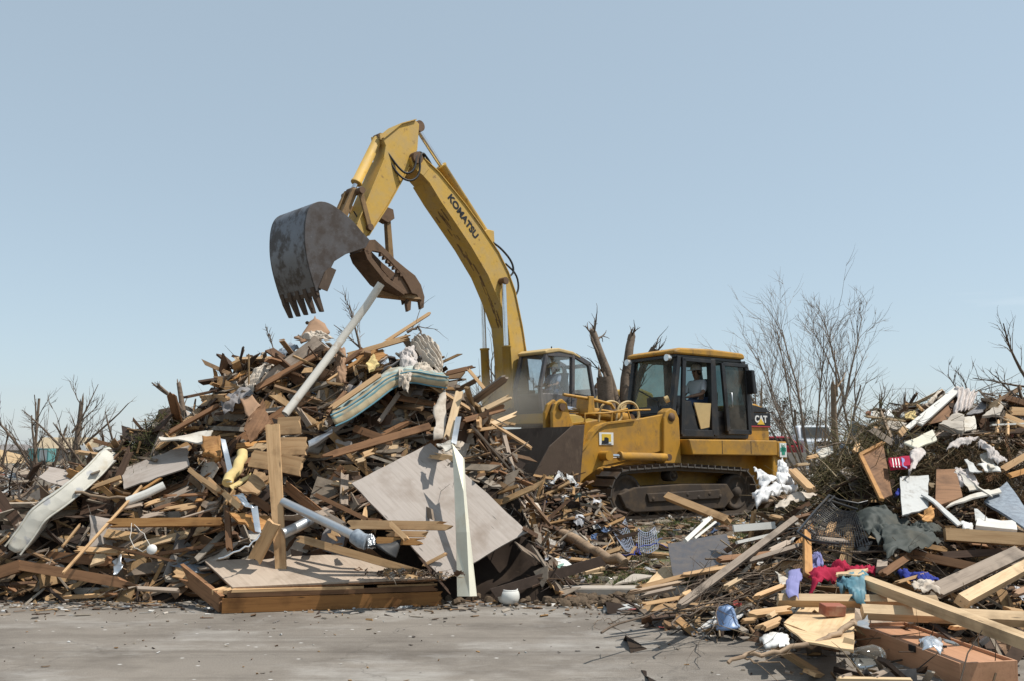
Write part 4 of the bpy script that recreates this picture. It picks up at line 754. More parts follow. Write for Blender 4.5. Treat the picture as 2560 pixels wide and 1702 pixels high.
# straw and pine needles heaped on the right pile
def brush_pts(n, cx, cy, rx, ry): return [(cx + rg.gauss(0, rx), cy + rg.gauss(0, ry)) for _ in range(n)]
HRb = lambda x, y: HR(x, y) + .12
twigs('pine_straw', 'tangled olive-brown brush and straw on the right pile beside the loader', HRb, brush_pts(2600, at(2040, 1130, 12.3).x, 12.2, .55, .45), rg, (.3, 1.3), [(.30, .22, .12), (.22, .17, .08), (.16, .15, .06), (.36, .28, .17)], (-.1, .25), (.003, .009), .5, .25)
twigs('pine_straw', 'brown pine straw draped below the insulation on the right pile', HRb, brush_pts(2600, at(2420, 1140, 11.7).x, 11.6, .65, .35), rg, (.1, .5), [(.20, .12, .05), (.14, .085, .04), (.10, .085, .035), (.28, .19, .10)], (-.1, .18), (.002, .006), .6, .0)
twigs('pine_straw', 'green-brown grass and roots clump on the left shoulder of the left pile', lambda x, y: HL(x, y) + .08, brush_pts(1000, at(370, 1120, 11.6).x, 11.6, .25, .22), rg, (.1, .4), [(.14, .16, .05), (.20, .20, .08), (.22, .16, .09), (.10, .075, .05)], (-.1, .2), (.002, .006), .7, .2)
# trodden debris on the lawn in front of the loader and in the gap
def ptsA(n, x0, x1, y0, y1): return [(rg.uniform(x0, x1), rg.uniform(y0, y1)) for _ in range(n)]
gl = lambda x, y: max(0.0, gz(x, y))
scatter('wood_splinters', 'wood scraps strewn on the torn lawn in front of the loader', gl, ptsA(750, -.6, 5.2, 10.6, 17.5), rg, (.04, .45), PAL_W, (0., .05), .1, (.012, .04), (.03, .12))
scatter('panel_scraps', 'pale scraps strewn on the torn lawn in front of the loader', gl, ptsA(300, -.6, 5.2, 10.6, 17.5), rg, (.04, .25), PAL_P, (0., .04), .15, (.006, .02), (.04, .2), irregular=True)
crumple('crumpled_scraps', 'crumpled litter on the torn lawn in front of the loader', gl, ptsA(200, -.6, 5.2, 10.8, 17.5), rg, (.04, .16), PAL_C, lift=(.02, .08))
twigs('loose_twigs', 'twigs strewn on the torn lawn in front of the loader', gl, ptsA(600, -.6, 5.2, 10.6, 17), rg, (.15, .7), [(.28, .2, .13), (.15, .1, .07)], (.01, .06), (.003, .009), .15, .05)
# debris against the right foot of the left pile and under the loader bucket
HM = lambda x, y: gz(x, y) + .82 * math.exp(-((x - .75) / .85) ** 2 - ((y - 14.3) / 1.0) ** 2)
mound('rubble_mound', -1.2, 3.2, 11.5, 18, .16, lambda x, y: HM(x, y) - .12 + .1 * mnoise.noise(V((x * 2, y * 2, 0))), 'earth heap in front of the loader bucket')
scatter('wood_splinters', 'wood scraps heaped in front of the loader bucket', HM, ptsA(1100, -.6, 1.6, 11.8, 15.6), rg, (.08, 1.1), PAL_W, (-.02, .12), .25, (.008, .03), (.012, .07))
crumple('crumpled_scraps', 'crumpled litter heaped in front of the loader bucket', HM, ptsA(150, -.6, 1.4, 11.8, 15.6), rg, (.06, .24), PAL_C + PAL_P, lift=(.02, .2))
# pebbles, chips and litter on the road
scatter('road_litter', 'wood chips and crumbs littering the road edge', lambda x, y: 0.0, [(rg.uniform(-6, 3), 10.6 - abs(rg.gauss(0, .5))) for _ in range(2200)], rg, (.01, .16), PAL_W + PAL_P, (.004, .012), .05, (.004, .012), (.008, .05), irregular=True)
scatter('road_litter', 'small chips and crumbs scattered over the road', lambda x, y: 0.0, [(rg.uniform(-5, 5), rg.uniform(6, 9.6)) for _ in range(240)], rg, (.008, .05), PAL_W + PAL_P, (.004, .008), .05, (.003, .008), (.006, .03), irregular=True)
# mud along the road edge
def m_mud():
    mb = MB()
    for k in range(340):
        x = rg.uniform(-1.2, 2.6) if k % 3 else rg.gauss(.75, .35); y = 10.75 - abs(rg.gauss(0, .28)) if k % 3 else 10.3 + rg.gauss(0, .16); s = rg.uniform(.015, .07)
        mb.lathe([(0, -.6 * s), (s * rg.uniform(.7, 1.1), -.3 * s), (s * rg.uniform(.8, 1.2), .2 * s), (s * rg.uniform(.4, .8), .6 * s), (0, .75 * s)], (x, y, .5 * s), (rg.gauss(0, .4), rg.gauss(0, .4), 1), 7, False)
    return mb.build('mud_clods', 'dirt_clod')
tag(m_mud(), 'dark clods of mud along the road edge', 'mud', kind='stuff')
# far debris fields
def ptsF(n, x0, x1, y0, y1):
    o = []
    for _ in range(n):
        y = y0 + (y1 - y0) * rg.random() ** 1.5; k = y / y1; o.append((rg.uniform(x0 * k, x1 * k), y))
    return o
Hf = lambda x, y: gz(x, y) + .35 * max(0, mnoise.noise(V((x * .35, y * .35, 9)))) + .15
mound('rubble_mound', -45, -2, 16, 70, .8, lambda x, y: Hf(x, y) - .25, 'low far field of flattened debris on the left')
scatter('debris_field', 'flattened far debris field of boards left of the pile', Hf, ptsF(3800, -42, -6, 15, 68), rg, (.15, 2.2), PAL_W + PAL_P, (-.05, .25), .3, (.02, .08), (.05, .3))
crumple('debris_field', 'pale crumpled sheets in the far debris field left of the pile', Hf, ptsF(1500, -42, -6, 15, 68), rg, (.08, .5), [(.70, .69, .67), (.75, .75, .74), (.55, .52, .48), (.40, .37, .34), (.30, .36, .42), (.62, .60, .56), (.12, .11, .10), (.33, .26, .20), (.28, .10, .08)], lift=(.02, .3))
twigs('debris_field', 'broken branches in the far debris field left of the pile', Hf, ptsF(1300, -42, -6, 15, 68), rg, (.6, 2.6), [(.10, .07, .05), (.17, .12, .085), (.06, .045, .035)], (0, .35), (.01, .03), .4, .15)
scatter('debris_field', 'flattened far debris behind the loader on the right', Hf, ptsF(1900, 4, 40, 19, 60), rg, (.15, 2.0), PAL_W + PAL_P, (-.05, .3), .3, (.02, .08), (.05, .3))
crumple('debris_field', 'pale crumpled sheets behind the loader on the right', Hf, ptsF(400, 4, 40, 19, 60), rg, (.08, .5), PAL_P, lift=(.02, .3))
scatter('debris_field', 'low debris around the excavator mound', HE, [(rg.uniform(-6, 6), rg.uniform(19, 29)) for _ in range(1300)], rg, (.15, 1.6), PAL_W + PAL_P, (-.05, .3), .4)
# grass left between the debris
def grass(name, label, pts, H, hgt=(.04, .11)):
    mb = MB()
    for x, y in pts:
        for _ in range(5):
            px, py = x + rg.gauss(0, .03), y + rg.gauss(0, .03); h = rg.uniform(*hgt); a = rg.uniform(0, 6.28); d = V((math.cos(a), math.sin(a), 0)) * .005; t = V((rg.gauss(0, .04), rg.gauss(0, .04), h)); p = V((px, py, H(px, py)))
            mb.add([p - d, p + d, p + t], [(0, 1, 2)], False, jit(rg.choice([(.10, .17, .035), (.13, .19, .05), (.20, .21, .08), (.28, .24, .12)]), rg))
    return tag(mb.build(name, 'scrap', colattr=True), label, 'grass', kind='stuff')
gp = [p for p in ptsA(9000, -.4, 5.0, 10.85, 16.5) if mnoise.noise(V((p[0] * 1.1, p[1] * 1.1, 4))) > .02]
grass('grass', 'short green grass showing between debris in front of the loader', gp, gz)
grass('grass', 'green grass tuft at the foot of the mattress', [(at(20, 1395, 10.75).x + rg.gauss(0, .22), 10.95 + abs(rg.gauss(0, .2))) for _ in range(400)], gz)
# ------------------------------------------------------------------ single things in and on the piles
CROPS = {1: (640, 280, .34432), 2: (1140, 680, .42094), 3: (0, 920, .38255), 4: (480, 780, .30608), 5: (440, 1100, .38152), 6: (1240, 1200, .27978), 7: (1860, 940, .29674), 9: (1700, 1260, .36456),
         'A': (0, 1030, .16964), 'B': (0, 1270, .21195), 'C': (1400, 1250, .21195), 'D': (2160, 940, .16964), 'E': (2060, 1180, .21195), 'F': (1880, 1440, .16787)}
def uv(k, x, y): a, b, s = CROPS[k]; return a + x * s, b + y * s
YG = [(1140, 60), (1200, 22), (1240, 18.5), (1290, 16.0), (1330, 14.0), (1380, 12.3), (1420, 11.4), (1460, 10.75), (1500, 10.2), (1540, 9.3), (1600, 8.1), (1702, 6.65)]   # open ground
TAB = {'L': YL, 'R': YR, 'G': YG}
def pt(k, x, y, pile, dy=0.0):
    u, v = uv(k, x, y); return at(u, v, interp(TAB[pile], v) + dy)
FACE = {'c': (0, -1, .25), 'u': (0, -.25, 1), 'm': (0, -.7, .75), 'l': (-.7, -.6, .35), 'r': (.7, -.6, .35), 'ul': (-.5, -.4, .8), 'ur': (.5, -.4, .8)}
RG = random.Random(77)
def place(mb, name, mat, P, X, Z, label, cat, group=None, bevel=0, parent=None, fix=False):
    o = mb.build(name, mat, None, bevel, fix=fix); o.matrix_world = mat4(X, Z, P); return tag(o, label, cat, group)
NAMEW = ('lath', 'joist', 'beam', 'timber', 'plank', 'slat', 'stud', 'stick', 'stake', 'block', 'post', 'stub', 'siding_board', 'trim_board', 'strip', 'rail', 'splinter')
def B(pile, k, x0, y0, x1, y1, wpx, mat, label, dy=(0, 0), face='c', t=.038, jag=(.06, .06), bow=0, name='broken_board', cat='board', taper=1.0):
    p, q = pt(k, x0, y0, pile, dy[0]), pt(k, x1, y1, pile, dy[1]); w = wpx * CROPS[k][2] * (p.y + q.y) / 2 / FPX
    if name == 'broken_board':
        ws = label.split(); hit = [n_ for n_ in NAMEW if n_.replace('_', ' ') in ' '.join(ws[:6])]
        if hit: name = ('wood_' if hit[0] in ('strip', 'stub', 'rail', 'block') else '') + hit[0]
    if face == 'u': w *= 1.6
    if face == 'm': w *= 1.15
    return place(plank((q - p).length, w, t, RG, jag, bow, taper=taper), name, mat, (p + q) / 2, q - p, V(FACE[face]) if isinstance(face, str) else V(face), label, cat)
def sheet_mb(P4, thick, nu, nv, warp, torn, rg):
    """four corners (in order round) -> warped sheet with thickness, local frame: x along first edge"""
    a, b, c, d = [V(p) for p in P4]; cen = (a + b + c + d) / 4; X = (b - a); Zn = (b - a).cross(d - a); X, Yv, Z = frame(X, Zn); mm = Matrix((X, Yv, Z)); seed = rg.uniform(0, 99); vs = []
    sz = max((b - a).length, (d - a).length)
    for s in (1, -1):
        for j in range(nv + 1):
            for i in range(nu + 1):
                f, g = i / nu, j / nv; p = a.lerp(b, f).lerp(d.lerp(c, f), g); q = mm @ (p - cen); nz = mnoise.noise(q * (2.2 / sz) + V((seed, 0, 0)))
                q.z += warp * nz * 2
                if torn and (i in (0, nu) or j in (0, nv)):
                    h = mnoise.noise(q * (9 / sz) + V((0, seed, 0))); q.x += torn * h; q.y += torn * mnoise.noise(q * (9 / sz) + V((0, 0, seed)))
                q.z += s * thick / 2; vs.append(q)
    n = nu + 1; o = n * (nv + 1); fs = []
    for j in range(nv):
        for i in range(nu):
            k = j * n + i; fs += [(k, k + 1, k + n + 1, k + n), (o + k, o + k + n, o + k + n + 1, o + k + 1)]
    for i in range(nu): fs.append((i, o + i, o + i + 1, i + 1)); k = nv * n + i; fs.append((k, k + 1, o + k + 1, o + k))
    for j in range(nv): k = j * n; fs.append((k, k + n, o + k + n, o + k)); k = j * n + nu; fs.append((k, o + k, o + k + n, k + n))
    return MB().add(vs, fs, warp > .04), cen, X, Z
def S(pile, k, pts, mat, label, name='panel', cat='panel', thick=.018, warp=.012, torn=0.0, nu=8, nv=6):
    P = [pt(k, p[0], p[1], pile, p[2] if len(p) > 2 else 0) for p in pts]
    mb, cen, X, Z = sheet_mb(P, thick, nu, nv, warp, torn, RG); return place(mb, name, mat, cen, X, Z, label, cat)
def CLOTH(pile, k, pts, mat, label, name='cloth', cat='cloth', amp=.05, n=26, freq=6.0, drape=0.0, thick=.006):
    P = [pt(k, p[0], p[1], pile, p[2] if len(p) > 2 else 0) for p in pts]; a, b, c, d = P; cen = (a + b + c + d) / 4; zn = (b - a).cross(d - a); zn = -zn if zn.dot(CAM + V((0, 0, 4)) - cen) < 0 else zn; X, Yv, Z = frame(b - a, zn); mm = Matrix((X, Yv, Z)); sd = RG.uniform(0, 50); vs = []
    sz = ((b - a).length + (d - a).length) / 2
    for s in (0, 1):
        for j in range(n + 1):
            for i in range(n + 1):
                f, g = i / n, j / n; q = mm @ (a.lerp(b, f).lerp(d.lerp(c, f), g) - cen); w = q * (freq / sz)
                w0 = q / sz; wv = w0 + V((mnoise.noise(w0 * 2.1 + V((sd, 1, 0))), mnoise.noise(w0 * 2.1 + V((3, sd, 0))), 0)) * .35
                q.z += amp * (.9 * mnoise.noise(wv * 2.0 + V((sd, 0, 0))) + .8 * (.6 - 2 * abs(mnoise.noise(wv * 3.0 + V((0, sd, 2))))) + .45 * (.5 - 2 * abs(mnoise.noise(wv * freq * 1.15 + V((sd, sd, 0))))) + .2 * mnoise.noise(wv * freq * 2.6 + V((0, sd, 0)))) - amp * .55 * ((2 * f - 1) ** 4 + (2 * g - 1) ** 4)
                if drape: q.z += drape * math.sin(f * 9 * math.pi + 3 * mnoise.noise(V((f * 3, g * 2, sd))))
                w = q * (3.0 / sz)
                if i in (0, n) or j in (0, n): e = sz * .08; q.x += e * mnoise.noise(w * .8 + V((0, 3, sd))); q.y += e * mnoise.noise(w * .8 + V((sd, 3, 0)))
                q.z -= s * thick; vs.append(q)
    m = n + 1; o = m * m; fs = [(j * m + i, j * m + i + 1, (j + 1) * m + i + 1, (j + 1) * m + i) for j in range(n) for i in range(n)]; fs += [tuple(o + i for i in f[::-1]) for f in fs]
    for i in range(n): fs += [(i, o + i, o + i + 1, i + 1), (n * m + i + 1, o + n * m + i + 1, o + n * m + i, n * m + i), ((i + 1) * m, o + (i + 1) * m, o + i * m, i * m), (i * m + n, o + i * m + n, o + (i + 1) * m + n, (i + 1) * m + n)]
    return place(MB().add(vs, fs, True), name, mat, cen, X, Z, label, cat)
def TUBE(pile, k, pts, rpx, mat, label, name='pipe', cat='pipe', n=14, hollow=False, taper=1.0, wob=0.0, flat=1.0):
    P = [pt(k, p[0], p[1], pile, p[2] if len(p) > 2 else 0) for p in pts]; r = rpx * CROPS[k][2] * P[0].y / FPX; cen = sum(P, V()) / len(P); P = [p - cen for p in P]
    if wob:
        Q = [P[0]]
        for a, b in zip(P, P[1:]):
            for f in (.33, .66, 1): Q.append(a.lerp(b, f) + V((RG.gauss(0, wob), RG.gauss(0, wob), RG.gauss(0, wob))) * (1 if f < 1 else .5))
        P = Q
    m = len(P); rad = [r * (1 + (taper - 1) * i / (m - 1)) for i in range(m)]; mb = MB().tube(P, rad, n, not hollow, True, flat)
    if hollow:
        mb.tube(P[::-1], [x * .84 for x in rad[::-1]], n, False)
        for e, j in ((0, 0), (-1, m - 1)):
            pass
        # rims
        base = 0; L = n * m
        for kx in range(n):
            k2 = (kx + 1) % n; mb.f.append([kx, k2, k2, kx][:2] + [k2]) if False else None
    o = mb.build(name, mat); o.location = cen; return tag(o, label, cat)
def limb(mb, p, d, L, r, rg, depth, kids=4, spread=.6, crook=.16, minr=.004, up=.0, n=5, seg=4, kfrac=(.3, 1.0), broken=False):
    q = [p]; d = d.normalized(); dirs = []
    for i in range(seg):
        d = (d + V((rg.gauss(0, crook), rg.gauss(0, crook), rg.gauss(0, crook) + up))).normalized(); p = p + d * (L / seg); q.append(p); dirs.append(d)
    end = .55 if broken else .3
    mb.tube(q, [r * (1 - (1 - end) * i / seg) for i in range(seg + 1)], n if r > .02 else 4, True)
    if depth > 0:
        for k in range(kids):
            f = rg.uniform(*kfrac) * seg; i = min(int(f), seg - 1); b = q[i].lerp(q[i + 1], f - i) if f < seg else q[-1]
            a = dirs[i].orthogonal().normalized(); a.rotate(Matrix.Rotation(rg.uniform(0, 6.28), 3, dirs[i])); nd = (dirs[i] + a * rg.uniform(.5, 1.2) * spread).normalized()
            limb(mb, b, nd, L * rg.uniform(.4, .7), max(minr, r * rg.uniform(.35, .55)), rg, depth - 1, kids, spread, crook, minr, up, n, seg, kfrac)
def BR(pile, k, pts, rpx, label, kids=4, mat='bark', name='branch', depth=1, taper=.35):
    P = [pt(k, p[0], p[1], pile, p[2] if len(p) > 2 else -.1) for p in pts]; cen = P[0].copy(); r = rpx * CROPS[k][2] * P[0].y / FPX; Q = [P[0] - cen]; rg2 = random.Random(len(label) * 7 + int(pts[0][0]))
    for a, b in zip(P, P[1:]):
        for f in (.25, .5, .75, 1): Q.append(a.lerp(b, f) - cen + V((rg2.gauss(0, .016), rg2.gauss(0, .016), rg2.gauss(0, .012))))
    m = len(Q); mb = MB().tube(Q, [r * (1 + (taper - 1) * i / (m - 1)) for i in range(m)], 7)
    for j in range(kids):
        i = rg2.randrange(1, m - 1); d = (Q[i + 1] - Q[i]).normalized(); a = V((rg2.gauss(0, 1), rg2.gauss(0, 1), rg2.gauss(.5, .7))).normalized()
        limb(mb, Q[i], d + a * .7, rg2.uniform(.15, .5), r * .4, rg2, depth, 2, .6, .15, .002, seg=3)
    o = mb.build(name, mat); o.location = cen; return tag(o, label, 'branch')
# boards strewn at random, each its own object (12 shared shapes)
STREWN = []
def strewn(n, pts, H, label, group, rg, lens, mats, lift, seed, align=.25, bias=None, name='broken_board', wr=(.06, .15)):
    rg3 = random.Random(seed); var = {}
    for i, (x, y) in enumerate(pts):
        mt = rg3.choice(mats); k = (mt, i % 4)
        if k not in var:
            me = plank(1.0, 1.0, 1.0, rg3, (.07, .12), 0).mesh('board'); me.materials.append(M[mt]); var[k] = me
        o = bpy.data.objects.new(name, var[k]); COL.objects.link(o); nrm = surf_n(H, x, y); a = rg3.uniform(0, 6.28) if bias is None else rg3.gauss(bias, .5) + (math.pi if rg3.random() < .5 else 0)
        d = V((math.cos(a), math.sin(a) * .75, 0)); d = (d - nrm * d.dot(nrm)).normalized(); d = (d + V((rg3.gauss(0, align), rg3.gauss(0, align), rg3.gauss(0, align)))).normalized(); nn = nrm + V((rg3.gauss(0, .4), rg3.gauss(0, .4), rg3.gauss(0, .3)))
        L = lens[0] + (lens[1] - lens[0]) * rg3.random() ** 1.7; m4 = mat4(d, nn, V((x, y, H(x, y) + rg3.uniform(*lift)))); o.matrix_world = m4 @ Matrix.Diagonal((L, rg3.uniform(*wr), rg3.uniform(.018, .04), 1)); tag(o, label, 'board', group); STREWN.append((o, mt, L, d))
WM = ['lumber', 'lumber', 'lumber_orange', 'wood_brown', 'wood_brown', 'wood_dark', 'wood_grey', 'wood_grey', 'lumber_pale']

# ---- left pile, lower left
def bent_pad(name, label, cat, near, thick_dir, depth_vec, thick, nt, mat, crease=None, rnd=.35, lump=.012):
    """mattress: near edge curve (list of points), thickness dir per curve, depth vector"""
    P = []
    for a, b in zip(near, near[1:]):
        for f in (0, .2, .4, .6, .8): P.append(a.lerp(b, f))
    P.append(near[-1]); 
    for _ in range(3): P = [P[0]] + [(P[i - 1] + P[i] * 2 + P[i + 1]) / 4 for i in range(1, len(P) - 1)] + [P[-1]]
    cen = sum(P, V()) / len(P); prof = []; dl = depth_vec.length; r = thick * rnd
    for cx_, cz_, a0 in ((r, r, 180), (dl - r, r, 270), (dl - r, thick - r, 0), (r, thick - r, 90)):
        for q in range(5): a = R(a0 + q * 22.5); prof.append((cx_ + r * math.cos(a), cz_ + r * math.sin(a)))
    # extra points along the two big faces
    full = []
    for i, (a, b) in enumerate(zip(prof, prof[1:] + prof[:1])):
        full.append(a)
        if abs(b[0] - a[0]) > .3:
            for f in range(1, 8): full.append((a[0] + (b[0] - a[0]) * f / 8, a[1] + (b[1] - a[1]) * f / 8))
    n = len(full); m = len(P); vs = []; dv = depth_vec.normalized()
    for i, p in enumerate(P):
        t = (P[min(i + 1, m - 1)] - P[max(i - 1, 0)]).normalized(); nd = thick_dir - t * thick_dir.dot(t); nd.normalize(); endk = .6 if i in (0, m - 1) else 1.0
        for (a, c) in full:
            l = lump * mnoise.noise(p * 3 + V((a * 5, c * 4, 0))) + lump * .6 * math.sin(i * 1.9) * math.sin(a * 16)
            vs.append(p - cen + dv * a + nd * ((c - thick / 2) * endk + thick / 2 + (l if c > thick * .5 else 0)))
    fs = [(i * n + k, (i + 1) * n + k, (i + 1) * n + (k + 1) % n, i * n + (k + 1) % n) for i in range(m - 1) for k in range(n)] + [tuple(range(n)), tuple(range((m - 1) * n, m * n))[::-1]]
    o = MB().add(vs, fs, True).build(name, mat, fix=True); o.location = cen
    if cat: tag(o, label, cat)
    # piping along the near edges
    for c in (thick * .06, thick * .94):
        pp = []
        for i, p in enumerate(P):
            t = (P[min(i + 1, m - 1)] - P[max(i - 1, 0)]).normalized(); nd = thick_dir - t * thick_dir.dot(t); nd.normalize(); pp.append(p - cen + nd * c + dv * .018)
        MB().tube(pp, .012, 6).build('piping', mat, o)
    return o
def m_mattress(name, base, mode):
    m, nt, b = _mat(name); v = coords(nt)
    if mode == 'flower':
        w = N(nt, 'ShaderNodeTexVoronoi', Scale=5.5); nt.links.new(v, w.inputs['Vector']); d = mix(nt, w.outputs['Distance'], noise(nt, v, 16.0, 4), .38)
        col = mix(nt, base, (.24, .26, .31), ramp(nt, d, [(.28, .55), (.36, 0.0)])); col = mix(nt, col, (.42, .33, .2), ramp(nt, noise(nt, v, 3.0, 5), [(.6, 0), (.8, .7)]))
    else:
        uvw = nt.nodes.new('ShaderNodeAttribute'); uvw.attribute_name = 'band'; s = ramp(nt, uvw.outputs['Fac'], [(0.0, (.40, .33, .21)), (.25, (.42, .35, .23)), (.29, (.07, .17, .19)), (.34, (.16, .26, .27)), (.40, (.44, .38, .26)), (.58, (.40, .34, .23)), (.63, (.10, .22, .24)), (.70, (.24, .36, .37)), (.82, (.46, .49, .44)), (1, (.44, .48, .44))])
        col = mix(nt, s, (.28, .21, .13), ramp(nt, noise(nt, v, 5.0, 5), [(.42, 0), (.68, .85)]))
    nt.links.new(col, b.inputs['Base Color']); b.inputs['Roughness'].default_value = .9; b.inputs['Specular IOR Level'].default_value = .15
    q = N(nt, 'ShaderNodeTexVoronoi', Scale=9.0); nt.links.new(v, q.inputs['Vector']); bump(nt, b, q.outputs['Distance'], .35, .02)
m_mattress('mattress_flower', (.52, .50, .44), 'flower'); m_mattress('mattress_stripe', None, 'stripe')
nr = [pt('A', x, y, 'L', d) for x, y, d in ((1690, 720, -.15), (1480, 960, -.2), (1180, 1220, -.3), (960, 1400, -.3))] + [pt('B', 530, 150, 'L', -.3), pt('B', 420, 330, 'L', -.2), pt('B', 245, 560, 'L', -.1)]
bent_pad('mattress', 'white flowered mattress leaning against the left end of the pile', 'mattress', nr, V((-.75, -.15, .62)), V((-.2, .8, .14)), .22, 8, 'mattress_flower')
S('L', 3, [(800, 650, 0), (1228, 505, .1), (1240, 640, -.05), (808, 792, -.15)], 'plywood_grey', 'grey stained plywood sheet leaning on the pile above the mattress', torn=.03)
S('L', 3, [(1038, 440, -.1), (1395, 415, -.1), (1350, 482, -.25), (1062, 478, -.25)], 'drywall', 'pale curled panel lying on the shoulder of the left pile', warp=.03, torn=.02)
B('L', 3, 690, 1010, 1465, 1002, 52, 'lumber_orange', 'long split beam lying level across the lower left pile', (-.35, -.3), t=.09, jag=(.2, .05))
TUBE('L', 3, [(830, 868, -.3), (960, 818, -.3), (1075, 762, -.3)], 32, 'white_paint', 'short white downspout lying on the left pile', name='downspout', hollow=True, flat=.75)
B('L', 3, 132, 1285, 915, 1420, 62, 'wood_brown', 'long brown joist sloping to the road at the lower left', (-.05, -.2), t=.045, jag=(0, .3))
B('L', 3, -40, 1345, 134, 1288, 76, 'wood_brown', 'brown joist meeting the long joist at the left frame edge', (.0, -.05), t=.045, jag=(0, 0))
B('L', 3, 300, 1225, 725, 1262, 62, 'wood_brown', 'brown joist standing on edge behind the long joist', (.25, .15), t=.045)
B('L', 3, 60, 1245, 330, 1180, 14, 'wood_grey', 'thin grey lath beside the foot of the mattress', (.1, .15), jag=(.1, .1))
B('L', 3, 405, 1345, 930, 765, 16, 'lumber', 'long thin lath leaning steeply over the lower left pile', (-.45, -.3), t=.025)
B('L', 3, 400, 1175, 535, 1005, 13, 'lumber', 'short thin lath leaning beside the mattress', (-.2, -.2), t=.025)
B('L', 3, 470, 1180, 790, 1200, 34, 'lumber', 'tan board with a split end above the joist frame', (.1, -.05), face='m', jag=(.15, .05))
B('L', 3, 680, 1155, 1150, 1262, 16, 'wood_brown', 'narrow brown strip sloping right above the joist frame', (-.1, -.2))
S('L', 3, [(625, 1212, 0), (692, 1216, 0), (680, 1265, -.1), (592, 1288, -.1)], 'lumber_pale', 'small pale board end hanging in the joist frame', name='broken_board', cat='board', thick=.03, torn=.02, nu=4, nv=4)
S('G', 3, [(0, 1420), (235, 1372), (130, 1368), (60, 1390)], 'plywood_tan', 'tan plywood triangle on the ground at the left edge', thick=.015)
B('G', 3, 110, 1424, 465, 1368, 18, 'lumber', 'tan lath on the road below the left joist', face='u', jag=(.1, .2))
B('G', 3, 400, 1418, 575, 1400, 20, 'lumber_pale', 'short pale block lying on the road at lower left', face='m', t=.05)
B('G', 3, 270, 1500, 475, 1460, 18, 'lumber_pale', 'short pale sliver on the road at lower left', face='u', jag=(.3, .1))
B('G', 3, 345, 1500, 720, 1478, 12, 'lumber', 'long thin stick flat on the road at lower left', face='u', jag=(.2, .1))
B('G', 3, 640, 1478, 1330, 1470, 26, 'wood_brown', 'long brown board lying along the road edge at lower left', face='m', t=.05)
B('L', 3, 882, 1436, 1180, 1452, 20, 'wood_grey', 'grey board with a pale end beside the small log', (-.25, -.25), face='m')
TUBE('G', 3, [(955, 1490, -.12), (985, 1478, .4)], 21, 'bark_pale', 'small cut log end on the road edge', name='log', cat='log')
S('L', 3, [(735, 1240, -.1), (790, 1215, -.1), (800, 1300, -.2), (742, 1358, -.2)], 'galvanized', 'dented grey metal sheet standing in the joist frame', name='metal_sheet', cat='metal sheet', thick=.006, warp=.05, torn=.03)
S('L', 3, [(810, 1235, .1), (885, 1245, .1), (880, 1262, 0), (815, 1262, 0)], 'galvanized', 'small bluish metal scrap behind the grey sheet', name='metal_sheet', cat='metal sheet', thick=.006, warp=.02, torn=.02)
_k = 0
for x0, y0, x1, y1, w, mt, wd in ((800, 915, 960, 875, 30, 'wood_grey', 'wide grey'), (925, 900, 1075, 850, 30, 'lumber', 'tan split'), (900, 980, 1095, 935, 34, 'wood_grey', 'broad weathered'), (980, 930, 1180, 870, 24, 'wood_brown', 'brown'), (1040, 925, 1275, 885, 22, 'lumber', 'long tan'), (1140, 930, 1290, 900, 26, 'lumber', 'reddish split'), (1270, 865, 1340, 855, 20, 'lumber_orange', 'short orange'), (1080, 860, 1270, 770, 40, 'wood_grey', 'pale grey'), (1060, 835, 1360, 820, 16, 'wood_brown', 'thin brown'), (1320, 895, 1440, 870, 18, 'wood_grey', 'narrow grey'), (920, 800, 1075, 700, 16, 'lumber_orange', 'thin orange'), (1150, 990, 1430, 905, 10, 'wood_grey', 'thin curved')):
    B('L', 3, x0, y0, x1, y1, w, mt, wd + ' siding board in the heap right of the downspout', (-.3, -.25), face='m', t=.02, jag=(.12, .12))
B('L', 3, 1230, 652, 1440, 832, 30, 'lumber', 'tan board sloping down left of the aluminium strip', (-.2, -.3))
B('L', 3, 1350, 712, 1545, 892, 28, 'lumber', 'second tan board sloping below the aluminium strip', (-.3, -.35))
B('L', 3, 1485, 900, 1500, 1192, 34, 'wood_brown', 'dark upright post under the level beam', (-.25, -.3), t=.05)
B('L', 3, 1095, 425, 1432, 238, 26, 'wood_brown', 'long brown beam climbing the left shoulder of the pile', (-.1, -.1), t=.06)
B('L', 3, 1020, 1215, 1480, 1140, 22, 'wood_brown', 'brown board in the dark hollow under the level beam', (.0, .05))
B('L', 3, 580, 785, 795, 708, 26, 'lumber', 'tan board beside the grey plywood sheet', (-.2, -.2), jag=(.1, .02))
B('L', 3, 725, 778, 802, 735, 18, 'lumber_pale', 'short pale board beside the grey plywood sheet', (-.15, -.1))
TUBE('L', 3, [(490, 808, -.35), (650, 838, -.3), (835, 850, -.3)], 10, 'bark_pale', 'curved bark strip over the middle of the mattress side', name='branch', cat='branch', n=7, wob=.015)
B('L', 3, 535, 495, 612, 640, 26, 'board_white', 'white-faced stud leaning left above the mattress', (.3, .3)); B('L', 3, 570, 488, 650, 632, 16, 'lumber_orange', 'brown stud leaning beside the white-faced stud', (.3, .3))
B('L', 3, 598, 465, 842, 535, 24, 'wood_brown', 'brown board lying over the leaning studs', (.2, .1)); B('L', 3, 610, 545, 690, 503, 20, 'board_white', 'short white board behind the leaning studs', (.5, .5)); B('L', 3, 725, 520, 790, 610, 20, 'white_paint', 'white trim board at the foot of the brown board', (.4, .3))
